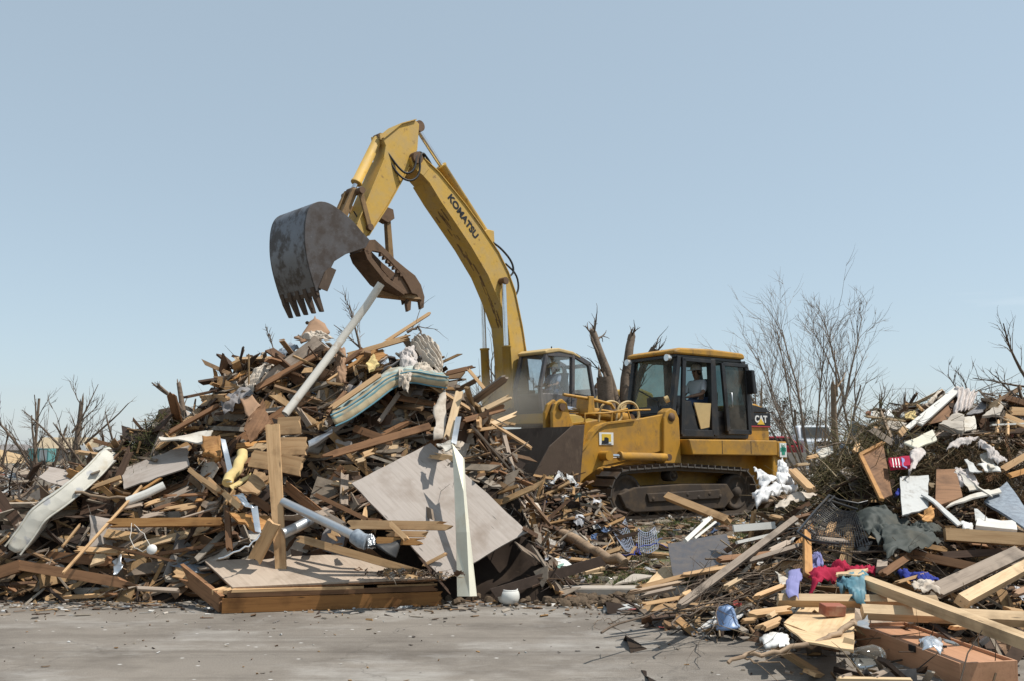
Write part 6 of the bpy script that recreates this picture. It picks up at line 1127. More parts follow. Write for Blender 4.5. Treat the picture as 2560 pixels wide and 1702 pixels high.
p = pt(6, 965, 885, 'G', 0); tag(MB().tube([p + V((-.07, 0, 0)), p + V((.05, 0, .0)), p + V((.09, 0, 0)), p + V((.12, 0, 0))], [.038, .038, .016, .016], 14).build('bottle', 'clear_plastic'), 'clear plastic bottle on the mud', 'bottle')
p = pt(6, 455, 960, 'G', -.05); tag(MB().lathe([(.0, .09), (.05, .085), (.06, .06), (.07, 0), (.066, 0), (.05, .07), (0, .08)], (p.x, p.y, .005), (0, 0, 1), 16).build('cup', 'blue_plastic', fix=True), 'small upturned blue cup on the reddish board', 'cup')
p = at(*uv(6, 2075, 1305), 8.25); o = MB().lathe([(0, .2), (.055, .2), (.075, .185), (.085, .15), (.098, .03), (.108, .025), (.108, .0), (.1, 0), (.075, .15), (0, .19)], (p.x, p.y, p.z - .02), (-.12, .1, 1), 24).build('plastic_tub', 'blue_plastic', fix=True); tag(o, 'blue plastic tub upside down at the road edge of the right pile', 'tub')
# ---- right pile, foreground timbers
B('R', 9, 662, 655, 1760, 668, 50, 'lumber_pale', 'long pale timber lying level under the clothes', (-.3, -.3), face='m', t=.09, jag=(.02, 0)); B('R', 9, 1248, 735, 2420, 790, 66, 'lumber_pale', 'thick pale timber behind the drawer', (-.35, -.3), face='m', t=.09, jag=(0, 0)); B('R', 9, 1258, 525, 2420, 960, 66, 'lumber_pale', 'long pale timber slanting to the right frame edge', (-.6, -.9), face='m', t=.09, jag=(.02, 0)); B('R', 9, 1930, 665, 2420, 400, 62, 'lumber_pale', 'pale timber slanting up to the right frame edge', (-.65, -.5), face='m', t=.09, jag=(0, 0))
B('R', 9, 1740, 600, 2340, 320, 86, 'wood_grey', 'broad grey plank slanting up at the right', (-.3, -.3), face='m', t=.04, jag=(.05, .03)); B('R', 9, 1478, 318, 2070, 440, 56, 'wood_brown', 'brown split plank above the blue cloth', (-.2, -.25), jag=(.12, .05)); B('R', 9, 1770, 350, 2420, 310, 46, 'wood_dark', 'dark plank under the green tarp', (0, 0)); B('R', 9, 1815, 205, 2420, 245, 82, 'lumber', 'thick tan beam at the right frame edge', (-.4, -.4), t=.09, jag=(0, 0)); B('R', 9, 868, 180, 878, 495, 48, 'lumber_orange', 'pointed orange stake standing by the purple shirt', (-.5, -.45), t=.04, jag=(.1, .02), taper=1.2); B('R', 9, 1380, 480, 1555, 362, 44, 'wood_brown', 'mossy split stub right of the red cloth', (-.4, -.35), t=.05); B('R', 9, 1480, 535, 1700, 470, 20, 'lumber', 'round stick with a knobbed end by the blue cloth', (-.4, -.35), name='stick'); B('R', 9, 605, 770, 660, 735, 30, 'lumber_pale', 'small pale block left of the level timber', (-.3, -.3))
for x0, y0, x1, y1, w, mt_, lb in ((-10, 700, 800, 90, 40, 'wood_grey', 'very long weathered board slanting across the left of the right pile'), (300, 575, 415, 510, 26, 'lumber_pale', 'short pale block on the slanting slats'), (-5, 490, 400, 420, 22, 'lumber', 'tan slat left of the purple shirt'), (240, 380, 640, 340, 36, 'wood_brown', 'brown slat under the dark grey panel'), (450, 395, 860, 270, 26, 'wood_grey', 'long grey slat pointing to the stake'), (600, 330, 780, 245, 34, 'wood_grey', 'short grey slat above the stake'), (500, 640, 730, 550, 26, 'lumber', 'tan slat pointing at the purple shirt'), (470, 755, 780, 715, 40, 'lumber', 'tan plank end below the clothes'), (530, 860, 700, 790, 40, 'lumber', 'splintered tan block above the white foam'), (0, 640, 100, 600, 40, 'lumber', 'tan board end at the left tip of the right pile'), (410, 800, 540, 790, 22, 'lumber', 'short tan lath beside the blue tub'), (600, 75, 740, 105, 22, 'lumber', 'tan lath left of the mesh seat'), (740, 110, 920, 60, 18, 'wood_brown', 'thin brown lath left of the mesh seat'), (900, 235, 1180, 260, 30, 'wood_grey', 'weathered handle below the mesh seat'), (1070, 580, 1260, 620, 30, 'lumber', 'tan board end below the teal jeans'), (2200, 720, 2420, 760, 40, 'lumber', 'tan board at the right frame edge below the slanting timbers'), (2270, 620, 2420, 570, 34, 'cardboard', 'brown sheet end at the right frame edge'), (1840, 850, 2030, 830, 16, 'lumber', 'thin stick on the drawer')):
    B('R', 9, x0, y0, x1, y1, w, mt_, lb, (-.3, -.3), face='m', jag=(.1, .1))
# clothes
CLOTH('R', 9, [(740, 450, -.45), (835, 415, -.4), (815, 615, -.6), (735, 618, -.6)], 'purple_cloth', 'lavender shirt hanging left of the orange stake', amp=.03, freq=4.0, name='shirt', cat='shirt'); CLOTH('R', 9, [(900, 325, -.3), (965, 320, -.3), (985, 400, -.4), (895, 430, -.4)], 'purple_cloth', 'lavender cloth bundled behind the orange stake', amp=.06, name='cloth'); CLOTH('R', 9, [(885, 440, -.5), (1160, 385, -.35), (1130, 440, -.5), (900, 545, -.65)], 'red_cloth', 'crimson cloth heaped right of the orange stake', amp=.09, name='cloth'); CLOTH('R', 9, [(1130, 425, -.35), (1330, 410, -.3), (1340, 450, -.4), (1140, 460, -.45)], 'red_cloth', 'crimson sleeve stretched to the right over the boards', amp=.05, name='cloth'); CLOTH('R', 9, [(1065, 500, -.5), (1290, 455, -.5), (1270, 600, -.65), (1170, 590, -.65)], 'teal_cloth', 'teal jeans crumpled under the slanting timber', amp=.08, name='jeans', cat='jeans'); CLOTH('R', 9, [(1480, 450, -.3), (1650, 450, -.3), (1800, 520, -.4), (1640, 500, -.4)], 'blue_cloth', 'royal blue cloth between the timbers', amp=.05, name='cloth'); CLOTH('R', 9, [(1590, 500, -.35), (1740, 520, -.35), (1790, 580, -.45), (1600, 570, -.45)], 'curtain', 'grey cloth beside the royal blue cloth', amp=.04, name='cloth')
S('R', 9, [(1080, 470, -.55), (1290, 440, -.5), (1260, 480, -.6), (1070, 495, -.62)], 'lumber_pale', 'pale splintered shingle lying on the crimson cloth', name='shingle', cat='shingle', torn=.03); S('R', 9, [(1350, 400, -.4), (1420, 395, -.35), (1420, 440, -.45), (1345, 440, -.45)], 'wood_grey', 'small grey block right of the crimson sleeve', name='block', cat='block', thick=.06)
# drawer
A = lambda x, y, Y: at(*uv(9, x, y), Y)
DT = [A(1200, 815, 7.9), A(1915, 1088, 6.62), A(2152, 1022, 6.95), A(1500, 800, 8.25)]
ux = (DT[1] - DT[0]); uy = (DT[2] - DT[1]); L1, L2 = ux.length, uy.length; Xd, Yd, Zd = frame(ux, V((0.02, -.08, 1))); Hh = .27
Yd = Zd.cross(Xd)
if Yd.dot(uy) < 0: Yd = -Yd
L2 = abs(uy.dot(Yd)); dw = empty('drawer', (0, 0, 0), 0, 'long reddish laminate drawer lying upside down at the lower right', 'drawer')
dm = Matrix((Xd, Yd, Zd)).transposed().to_4x4(); dm.translation = DT[0]; dw.matrix_world = dm
zs = 1 if Matrix((Xd, Yd, Zd)).determinant() > 0 else -1
for nm, c, s in (('front_side', (L1 / 2, .009, -Hh / 2), (L1, .018, Hh)), ('back_side', (L1 / 2, L2 - .009, -Hh / 2), (L1, .018, Hh)), ('end_board', (L1 - .009, L2 / 2, -Hh / 2), (.018, L2 - .037, Hh)), ('end_board', (.009, L2 / 2, -Hh / 2), (.018, L2 - .037, Hh)), ('bottom_panel', (L1 / 2, L2 / 2, -.03), (L1 - .037, L2 - .037, .008))): MB().box(c, s).build(nm, 'laminate', dw, bevel=.002)
MB().tube([(L1 * .62, .03, .012), (L1 * .7, .2, .015)], .01, 8).build('drawer_runner', 'black_paint', dw); MB().box((L1 * .60, -.006, -.02), (.07, .02, .05)).build('runner_catch', 'black_paint', dw)
CLOTH('R', 9, [(1640, 905, -.65), (1790, 895, -.55), (1800, 985, -.75), (1660, 965, -.75)], 'aluminium', 'crumpled silver foil bag lying on the drawer', amp=.04, name='foil_bag', cat='foil bag', n=14); B('R', 9, 1800, 930, 1930, 965, 16, 'board_white', 'short white rod beside the foil bag', (-.65, -.65), name='rod', cat='rod')
S('R', 9, [(712, 822, -.1), (840, 700, .15), (1200, 690, .1), (1190, 1000, -.35)], 'plywood_tan', 'tan plywood sheet under the driftwood branch', thick=.02); S('R', 9, [(712, 825, -.12), (1195, 900, -.3), (1190, 1000, -.42), (870, 950, -.35)], 'plywood_tan', 'lower tan plywood flap before the drawer', thick=.015)
p = pt(9, 1045, 720, 'R', -.3); b_ = MB().box((0, 0, 0), (.2, .1, .09)).build('brick', 'brick_red', bevel=.008); b_.location = p; b_.rotation_euler = (.15, .05, .25); tag(b_, 'red brick lying on the tan plywood sheet', 'brick')
BR('R', 9, [(330, 1085, -.1), (480, 1025, -.2), (760, 980, -.3), (960, 930, -.35), (1110, 860, -.4), (1200, 815, -.4)], 13, 'long pale driftwood branch before the tan plywood', 2, 'bark_pale', taper=1.7); BR('R', 9, [(330, 1085, -.05), (430, 1050, -.1), (560, 1080, -.15), (720, 1095, -.2)], 9, 'forked root end of the driftwood on the road', 2, 'bark_pale'); S('R', 9, [(1190, 820, -.4), (1290, 760, -.35), (1300, 855, -.45), (1240, 840, -.48)], 'galvanized', 'grey torn flap at the end of the driftwood branch', name='metal_sheet', cat='metal sheet', thick=.006, torn=.01)
CLOTH('R', 9, [(545, 890, -.1), (740, 870, -.05), (760, 940, -.2), (590, 960, -.2)], 'white_plastic', 'broken white foam tray at the edge of the right pile', amp=.03, name='foam_tray', cat='foam tray', n=14, thick=.02); S('R', 9, [(680, 950, -.2), (720, 950, -.2), (720, 975, -.25), (680, 980, -.25)], 'white_plastic', 'small white card before the foam tray', name='card', cat='card', thick=.006, nu=3, nv=3)
p = pt(9, 1290, 1045, 'R', -.1); tag(MB().lathe([(0, -.1), (.075, -.1), (.08, -.06), (.08, .06), (.06, .1), (.05, .12), (0, .12)], p, (.8, .2, .1), 20).build('jar', 'clear_plastic', fix=True), 'clear plastic jar in the shade before the drawer', 'jar'); B('R', 9, 1050, 1203, 1620, 1212, 20, 'lumber_pale', 'pale plank at the bottom frame edge before the drawer', (-.1, -.1), face='u'); B('R', 9, 700, 1140, 790, 1160, 14, 'wood_grey', 'small grey chip on the shaded road', (-.1, -.1)); B('R', 9, 1330, 1175, 1440, 1125, 26, 'wood_grey', 'grey stub in the shade before the drawer', (-.2, -.15)); B('R', 9, 1090, 1190, 1180, 1160, 20, 'wood_grey', 'small grey wedge in the shade before the drawer', (-.15, -.15))
B('R', 9, 1120, 940, 1190, 960, 60, 'plywood_tan', 'small sunlit plywood square before the drawer end', (-.4, -.4), t=.015, jag=(0, 0))
# branches along the left tip of the right pile
for i, (pts, r_, lb) in enumerate((([(940, 1360), (1300, 1205), (1700, 1130), (2000, 1090), (2359, 1080)], 11, 'long lowest branch reaching out over the road'), ([(1580, 1300), (1700, 1190), (1980, 1110), (2359, 950)], 9, 'dark branch curving down to the road'), ([(1430, 1215), (1800, 1130), (2359, 905)], 10, 'middle branch above the lowest branch'), ([(1870, 700), (2100, 705), (2500, 740)], 9, 'thin branch crossing the dark grey panel'), ([(1640, 1030), (1730, 940), (1880, 880), (2330, 860)], 9, 'arched branch over the slats'), ([(1110, 1200), (1500, 1185), (1800, 1120)], 6, 'thin twig lying on the road under the branches'), ([(2080, 950), (2330, 830), (2600, 700)], 9, 'branch slanting up left of the purple shirt'), ([(1450, 1080), (1900, 990), (2359, 780)], 8, 'long branch under the tan board'), ([(1090, 1290), (1010, 1240), (930, 1240), (890, 1280), (940, 1340)], 4, 'curled vine loop on the road'))):
    BR('R' if i not in (5, 8) else 'G', 6, pts, r_, lb, 5 if i != 8 else 0, 'bark')
for i, (pts, r_, lb) in enumerate((([(960, 290), (1160, 345), (1390, 445)], 9, 'branch sloping over the crimson cloth'), ([(1165, 325), (1480, 330), (1560, 350)], 9, 'grey branch lying level below the green tarp'), ([(1280, 380), (1500, 400), (1750, 410)], 7, 'thin branch above the royal blue cloth'), ([(240, 650), (250, 800), (245, 920)], 5, 'hanging vine left of the blue tub'), ([(0, 545), (300, 480), (720, 470)], 8, 'branch lying left of the lavender shirt'), ([(0, 690), (400, 640), (660, 640)], 8, 'branch lying left of the level timber'))): BR('R', 9, pts, r_, lb, 4)
# ---- right pile, upper part
CLOTH('R', 7, [(88, 745, -.4), (160, 795, -.4), (300, 850, -.5), (150, 935, -.5)], 'white_cloth', 'sunlit white sheet at the left of the right pile', amp=.05, name='sheet', cat='sheet'); CLOTH('R', 7, [(280, 715, -.3), (340, 705, -.3), (420, 860, -.4), (275, 890, -.45)], 'white_cloth', 'white pillow propped behind the sunlit sheet', amp=.06, name='pillow', cat='pillow', thick=.08); CLOTH('R', 7, [(80, 965, -.5), (280, 900, -.4), (460, 890, -.4), (110, 1035, -.6)], 'white_cloth', 'rumpled white bedding below the sunlit sheet', amp=.06, name='bedding', cat='bedding', thick=.05)
B('R', 7, 400, 785, 580, 965, 62, 'lumber', 'tan timber sloping below the white pillow', (-.5, -.55), t=.06); CLOTH('R', 7, [(230, 1100, -.3), (420, 960, -.2), (620, 970, -.2), (330, 1080, -.4)], 'curtain', 'pale canvas spread below the tan timber', amp=.04, name='canvas', cat='canvas'); B('R', 7, 520, 690, 640, 660, 30, 'lumber', 'tan board beside the brush heap', (-.3, -.3)); B('R', 7, 430, 745, 560, 735, 22, 'lumber_pale', 'pale board left of the brush heap', (-.3, -.3)); S('R', 7, [(610, 640, .1), (700, 590, .2), (760, 640, .1), (650, 690, 0)], 'drywall', 'pale plaster slab under the brush heap', warp=.02, torn=.02)
# brown framed door panel
P4 = q4('R', 7, [(975, 668, -.35), (1170, 565, -.1), (1250, 1000, -.3), (1155, 1045, -.55)]); mb, cen, X, Z = sheet_mb(P4, .02, 6, 6, .008, 0, RG); cd = place(mb, 'cabinet_door', 'wood_brown', cen, X, Z, 'brown cabinet door standing in the middle of the right pile', 'cabinet door')
for a, b in ((P4[0], P4[1]), (P4[3], P4[0])):
    o = plank((b - a).length, .05, .035, RG, (0, 0)).build('frame_strip', 'lumber_orange', cd); o.matrix_world = cd.matrix_world; o.matrix_local = cd.matrix_world.inverted() @ mat4(b - a, Z, (a + b) / 2 + V((0, -.02, .01)))
# black mesh seat
ms = LAT(q4('R', 7, [(700, 1010, -.25), (940, 1130, -.2), (1060, 1420, -.55), (480, 1320, -.55)]), 26, 22, .0035, .08, 'mesh_seat', 'black_paint', 'black mesh patio chair seat in the middle of the right pile', 'chair seat')
for pts in ([(450, 1310, -.6), (600, 1130, -.45), (720, 1000, -.35), (760, 1010, -.35), (710, 1060, -.4)], [(710, 1000, -.35), (800, 1040, -.35), (960, 1070, -.35), (1040, 1050, -.35)], [(740, 1050, -.4), (860, 1090, -.4), (960, 1120, -.4)], [(450, 1310, -.6), (560, 1380, -.65), (800, 1410, -.65)]):
    q = [pt(7, x, y, 'R', d) for x, y, d in pts]; MB().tube([a - V(ms.location) for a in q], .014, 8).build('frame_rod', 'black_paint', ms)
CLOTH('R', 7, [(930, 1160, -.3), (1150, 1085, -.2), (1420, 1190, -.35), (1120, 1380, -.6)], 'tarp_green', 'dark green tarpaulin bunched right of the mesh seat', amp=.08, name='tarpaulin', cat='tarpaulin'); CLOTH('R', 7, [(1120, 1210, -.4), (1330, 1230, -.4), (1700, 1350, -.6), (1200, 1480, -.75)], 'tarp_green', 'lower fold of dark green tarpaulin in the shade', amp=.07, name='tarpaulin', cat='tarpaulin'); CLOTH('R', 7, [(1400, 1260, -.45), (1460, 1195, -.4), (1690, 1270, -.45), (1560, 1310, -.55)], 'tarp_green', 'pointed flap of green tarpaulin by the thick beam', amp=.05, name='tarpaulin', cat='tarpaulin')
S('R', 7, [(1312, 862, -.35), (1546, 846, -.25), (1552, 1110, -.45), (1332, 1175, -.55)], 'board_white', 'tall white drywall piece with a torn top in the right pile', warp=.02, torn=.02); S('R', 7, [(1620, 790, -.2), (1785, 792, -.2), (1840, 1030, -.35), (1610, 1105, -.45)], 'wood_brown', 'brown upright board right of the white drywall', thick=.03); S('R', 7, [(1490, 1000, -.5), (1540, 1000, -.45), (1830, 1250, -.55), (1800, 1260, -.6)], 'board_white', 'folded white vinyl siding before the brown upright board', warp=.02); S('R', 7, [(1470, 1180, -.5), (1590, 1115, -.45), (1610, 1190, -.5), (1560, 1220, -.55)], 'lumber_orange', 'orange bark-like scrap by the green tarpaulin', warp=.04, torn=.04, name='scrap', cat='scrap')
S('R', 7, [(1700, 1110, -.4), (1780, 1050, -.35), (2150, 930, -.3), (2160, 960, -.35)], 'drywall', 'long bent drywall strip crossing the marbled panel', warp=.03, torn=.02); S('R', 7, [(2020, 1050, -.2), (2215, 890, -.1), (2420, 1180, -.3), (2420, 1330, -.45)], 'marble_panel', 'blue-grey speckled countertop leaning at the right', thick=.03); S('R', 7, [(1790, 790, -.25), (1900, 960, -.3), (2060, 950, -.3), (2090, 1010, -.4)], 'drywall', 'pale drywall sheet behind the bent strip', torn=.03); CLOTH('R', 7, [(1730, 780, -.2), (1870, 760, -.15), (1990, 880, -.3), (1830, 880, -.35)], 'insulation', 'white fibre sheet draped over the brown upright board', amp=.06, name='fibre_sheet', cat='insulation')
bx_ = S('R', 7, [(1965, 1210, -.4), (2285, 1235, -.35), (2300, 1310, -.5), (1950, 1275, -.5)], 'white_paint', 'cream white box trim lying behind the thick tan beam', name='box_trim', cat='trim', thick=.06); S('R', 7, [(1940, 1120, -.3), (1965, 1115, -.3), (2065, 1210, -.4), (1950, 1215, -.4)], 'board_white', 'small white triangular board behind the cream trim', thick=.015, nu=4, nv=4); CLOTH('R', 7, [(1820, 1210, -.45), (1880, 1205, -.4), (1945, 1275, -.5), (1840, 1270, -.5)], 'white_plastic', 'crumpled white carton left of the cream trim', amp=.04, name='carton', cat='carton', n=12); B('R', 7, 1550, 915, 1620, 920, 40, 'lumber_pale', 'pale block between drywall and brown upright board', (-.3, -.3)); CLOTH('R', 7, [(1265, 985, -.35), (1310, 930, -.3), (1330, 985, -.35), (1290, 1000, -.4)], 'blue_cloth', 'purple foil wrapper left of the white drywall', amp=.03, name='wrapper', cat='wrapper', n=10)
# package with red and purple print
pk = S('R', 7, [(1215, 700, -.5), (1390, 680, -.45), (1400, 765, -.55), (1235, 775, -.58)], 'red_cloth', 'red and purple printed package in the right pile', name='package', cat='package', thick=.05)
for i, xx in enumerate((1250, 1275, 1300)):
    a = pt(7, xx, 690, 'R', -.56); b = pt(7, xx + 12, 765, 'R', -.63); o = plank((b - a).length, .012, .003, RG, (0, 0)).build('print_line', 'sign_white', pk); o.matrix_local = pk.matrix_world.inverted() @ mat4(b - a, V((0, -1, .3)), (a + b) / 2)
a = pt(7, 1345, 690, 'R', -.53); b = pt(7, 1355, 765, 'R', -.61); o = plank((b - a).length, .06, .003, RG, (0, 0)).build('print_band', 'purple_cloth', pk); o.matrix_local = pk.matrix_world.inverted() @ mat4(b - a, V((0, -1, .3)), (a + b) / 2)
# top: door with white edges, curtain, shingles, slabs
DP = q4('R', 7, [(1372, 440, .0), (1800, 100, .3), (1850, 330, .4), (1500, 420, .2)]); mb, cen, X, Z = sheet_mb(DP, .035, 6, 6, .006, .005, RG); dd = place(mb, 'door_leaf', 'wood_brown', cen, X, Z, 'brown door leaf with white edge trim propped at the top of the right pile', 'door')
for (a_, b_, w_) in (((1372, 440, -.05), (1795, 98, .25), .07), ((1480, 405, -.05), (1795, 125, .2), .07)):
    a = pt(7, a_[0], a_[1], 'R', a_[2]); b = pt(7, b_[0], b_[1], 'R', b_[2]); o = plank((b - a).length, w_, .03, RG, (0, 0)).build('edge_trim', 'white_paint', dd); o.matrix_local = dd.matrix_world.inverted() @ mat4(b - a, V((-.4, -.7, .5)), (a + b) / 2)
CLOTH('R', 7, [(1800, 85, .1), (1985, 110, .2), (1920, 260, .1), (1775, 310, .05)], 'insulation', 'shredded white curtain hanging over the door at the pile top', amp=.03, name='curtain', cat='curtain', drape=.03); CLOTH('R', 7, [(1640, 110, .3), (1700, 110, .3), (1560, 220, .2), (1510, 250, .2)], 'curtain', 'grey blanket roll behind the door edge', amp=.04, name='blanket', thick=.06)
S('R', 7, [(1870, 310, .0), (2000, 215, .2), (2110, 205, .25), (1990, 310, .0)], 'shingle', 'grey roof shingle sheet at the top of the right pile', name='shingle_sheet', cat='shingles', thick=.012, torn=.03, warp=.03); S('R', 7, [(2000, 340, -.05), (2170, 210, .1), (2215, 215, .1), (2150, 330, -.05)], 'concrete', 'broken plaster slab leaning right of the shingle sheet', name='plaster_slab', cat='slab', thick=.04, torn=.03); S('R', 7, [(1640, 410, -.05), (1790, 325, .05), (1850, 340, .05), (1850, 480, -.15)], 'concrete', 'plaster block with a dark hole on the right pile', name='plaster_block', cat='slab', thick=.08, torn=.04, warp=.03); S('R', 7, [(1850, 350, .0), (1940, 330, .05), (1960, 450, -.1), (1860, 470, -.1)], 'drywall', 'square plaster piece right of the holed block', torn=.02)
S('R', 7, [(1340, 565, -.2), (1590, 450, -.05), (1628, 535, -.2), (1450, 610, -.3)], 'white_metal', 'white appliance lid lying in the upper right pile', name='appliance_lid', cat='lid', thick=.04); o = bpy.data.objects['appliance_lid']; o.modifiers.new('bevel', 'BEVEL').width = .012
for x0, y0, x1, y1, w, mt_, lb in ((2180, 320, 2420, 420, 40, 'lumber', 'tan plank bundle end at the upper right'), (2180, 350, 2420, 450, 20, 'lumber_pale', 'pale slat under the tan plank bundle'), (2200, 175, 2420, 240, 50, 'wood_brown', 'brown plank on top of the upper right pile'), (2240, 290, 2400, 300, 70, 'lumber', 'wide tan panel end at the upper right'), (2070, 410, 2420, 395, 14, 'white_paint', 'thin white rail at the upper right'), (2130, 480, 2140, 365, 18, 'lumber', 'short stake crossing the white rail'), (2220, 500, 2222, 380, 18, 'lumber', 'second short stake crossing the white rail'), (2160, 790, 2420, 640, 50, 'lumber', 'tan board slanting at the right edge of the brush'), (2220, 840, 2420, 780, 44, 'lumber_orange', 'orange board below the slanting tan board'), (1010, 335, 1370, 375, 14, 'lumber_pale', 'thin pale slat at the upper left of the right pile'), (1060, 440, 1260, 570, 60, 'wood_grey', 'grey rounded timber above the cabinet door'), (1300, 500, 1360, 430, 50, 'lumber', 'short tan block left of the door leaf'), (1150, 290, 1240, 520, 20, 'bark_pale', 'slim pole above the cabinet door'), (930, 640, 960, 560, 40, 'lumber', 'tan stub behind the cabinet door'), (1450, 230, 1510, 290, 16, 'lumber', 'short stick behind the door leaf')):
    B('R', 7, x0, y0, x1, y1, w, mt_, lb, (-.15, -.1), jag=(.06, .06))
for pts4, mt_, lb in (([(1060, 330, .1), (1110, 300, .15), (1160, 300, .15), (1130, 340, .1)], 'drywall', 'cream plaster scrap at the upper left of the right pile'), ([(1170, 320, .1), (1200, 285, .15), (1245, 300, .15), (1260, 350, .1)], 'white_plastic', 'rounded white plastic tub at the upper left of the right pile'), ([(1150, 410, .0), (1200, 350, .1), (1370, 400, .05), (1300, 460, -.05)], 'concrete', 'grey slab between the white tub and the door leaf'), ([(1310, 310, .15), (1350, 300, .15), (1350, 345, .1), (1315, 350, .1)], 'board_white', 'small white box at the top left of the right pile'), ([(1350, 310, .1), (1440, 295, .15), (1450, 350, .05), (1360, 360, .0)], 'foam', 'mossy yellow foam clump left of the door leaf'), ([(1030, 295, .2), (1070, 290, .2), (1070, 325, .15), (1035, 325, .15)], 'brick_red', 'small red block at the upper left of the right pile'), ([(2150, 170, .2), (2190, 165, .2), (2190, 200, .15), (2150, 200, .15)], 'lumber_orange', 'orange block on top of the upper right pile'), ([(1860, 700, -.3), (1880, 700, -.3), (2010, 810, -.4), (1900, 790, -.45)], 'board_white', 'white card piece above the draped fibre sheet'), ([(1960, 740, -.3), (2120, 735, -.3), (2170, 800, -.4), (2040, 800, -.4)], 'white_paint', 'white painted panel beside the slanting tan board'), ([(1980, 670, -.2), (2060, 650, -.15), (2140, 770, -.3), (2080, 790, -.35)], 'drywall', 'torn tan drywall above the white painted panel')):
    S('R', 7, pts4, mt_, lb, torn=.03, warp=.03, thick=.03 if 'block' in lb or 'tub' in lb or 'box' in lb else .015)
for pts4, lb in (([(1700, 600, -.4), (1760, 520, -.3), (2000, 500, -.3), (1900, 560, -.35)], 'white fibre insulation arched over the pine straw'), ([(1960, 540, -.35), (2010, 520, -.3), (2210, 700, -.45), (2140, 710, -.5)], 'strip of white insulation running down right over the straw'), ([(1390, 660, -.4), (1470, 570, -.3), (1540, 600, -.35), (1400, 820, -.6)], 'torn white insulation hanging right of the package')): CLOTH('R', 7, pts4, 'insulation', lb, amp=.06, name='insulation_batt', cat='insulation', n=20, freq=9)
for pts, r_, lb in (([(1100, 480), (1190, 380), (1160, 290)], 10, 'upright forked branch left of the grey slab'), ([(620, 600), (900, 560), (1000, 470)], 8, 'branch over the brush heap'), ([(1010, 640), (900, 480), (760, 330)], 8, 'branch rising out of the brush heap'), ([(1750, 500), (2000, 470), (2150, 480), (2300, 560)], 6, 'thin arched branch under the white rail'), ([(1640, 400), (1830, 500), (1850, 580)], 5, 'drooping twig before the holed block'), ([(2260, 120), (2290, 180), (2300, 210)], 8, 'short twig on top of the upper right pile'), ([(2010, 150), (2100, 165), (2140, 180)], 9, 'dark root at the top right of the curtain')): BR('R', 7, pts, r_, lb, 5)
# white window frame and trim left of the pile
for x0, y0, x1, y1, w, lb in ((1690, 540, 1905, 340, 36, 'white window frame stile leaning behind the dark grey panel'), (1770, 520, 1960, 370, 20, 'second thin white frame stile behind the dark grey panel'), (2120, 430, 2500, 400, 60, 'thick white vinyl profile lying right of the dark grey panel'), (2150, 555, 2480, 480, 26, 'white vinyl strip below the thick profile'), (1840, 365, 1930, 330, 26, 'short white frame end at the newel post')): B('R', 6, x0, y0, x1, y1, w, 'white_paint', lb, (-.1, -.1), t=.04, jag=(0, .03), name='window_trim', cat='trim')
# timber in the thumb
B('G', 1, 800, 1265, 1130, 1345, 75, 'lumber_orange', 'splintered timber gripped in the excavator thumb', (0, 0), jag=(.25, .1)) if False else None
p0 = em @ V((6.2, -.35, 4.5)); p1 = em @ V((5.15, .25, 4.42)); place(plank((p1 - p0).length, .3, .16, RG, (.3, .12)), 'broken_timber', 'lumber', (p0 + p1) / 2, p1 - p0, (.45, -.8, .3), 'splintered timber gripped in the excavator thumb', 'timber')
set_band(BAND_OBJ, len(BAND_OBJ.data.vertices) // 31 if len(BAND_OBJ.data.vertices) % 31 == 0 else 34, .2)
# a clod falling from the teeth
p = em @ V((8.35, .0, 3.4)); tag(MB().lathe([(0, -.04), (.04, -.02), (.05, .01), (.03, .04), (0, .05)], p, (.3, 0, 1), 8, False).build('clod', 'dirt_clod'), 'clod of earth falling from the bucket teeth', 'clod')

# ---- boards strewn through the piles, each described by its look and its neighbour
strewn(130, ptsL(130, 10.25, 13.3), HL, '', 'broken boards tangled in the left pile', rg, (.5, 2.1), WM, (.04, .2), 3)
strewn(100, ptsR(100, 6.9, 14.0, 8.0), HR, '', 'broken boards tangled in the right pile', rg, (.4, 1.5), WM, (.03, .15), 5)
strewn(16, ptsA(16, -.2, 4.2, 11.0, 16.0), gl, '', 'loose boards on the torn lawn', rg, (.3, .9), WM, (.03, .06), 6, .04)
LAND = [(130, 1260, 'the flowered mattress'), (390, 1140, 'the grey stained plywood'), (680, 1230, 'the tall upright plank'), (930, 1000, 'the striped mattress'), (830, 880, 'the leaning white pipe'), (640, 930, 'the thick weathered slab'), (1100, 1280, 'the leaning plywood sheet'), (820, 1330, 'the galvanized pipe'), (800, 1480, 'the torn floor section'), (330, 1290, 'the white downspout'), (250, 1430, 'the long brown joist'), (1020, 860, 'the draped cloth'), (540, 1150, 'the aluminium flashing'), (1150, 1100, 'the standing pale plank'),
        (1750, 1390, 'the dark grey panel'), (2070, 1410, 'the crimson cloth'), (2020, 1330, 'the mesh seat'), (2230, 1330, 'the green tarpaulin'), (2290, 1250, 'the white drywall'), (2180, 1190, 'the cabinet door'), (2330, 1040, 'the brown door leaf'), (2300, 1600, 'the laminate drawer'), (2060, 1590, 'the tan plywood sheet'), (2400, 1530, 'the slanting pale timbers'), (1930, 1210, 'the white bedding'), (2050, 1100, 'the brush heap'), (2450, 1150, 'the pine straw'), (2500, 1280, 'the speckled countertop'), (1820, 1540, 'the blue tub'), (1450, 1360, 'the lying trunk'), (1650, 1330, 'the laundry basket'), (1640, 1260, 'the loader track')]
def proj(p): q = V(p) - CAM; z = q.dot(FW); return CX + FPX * q.x / z, CY - FPX * q.dot(UP) / z
CNAME = {'lumber': 'tan', 'lumber_orange': 'orange-brown', 'wood_brown': 'brown', 'wood_dark': 'dark', 'wood_grey': 'grey', 'lumber_pale': 'pale'}
seen = {}
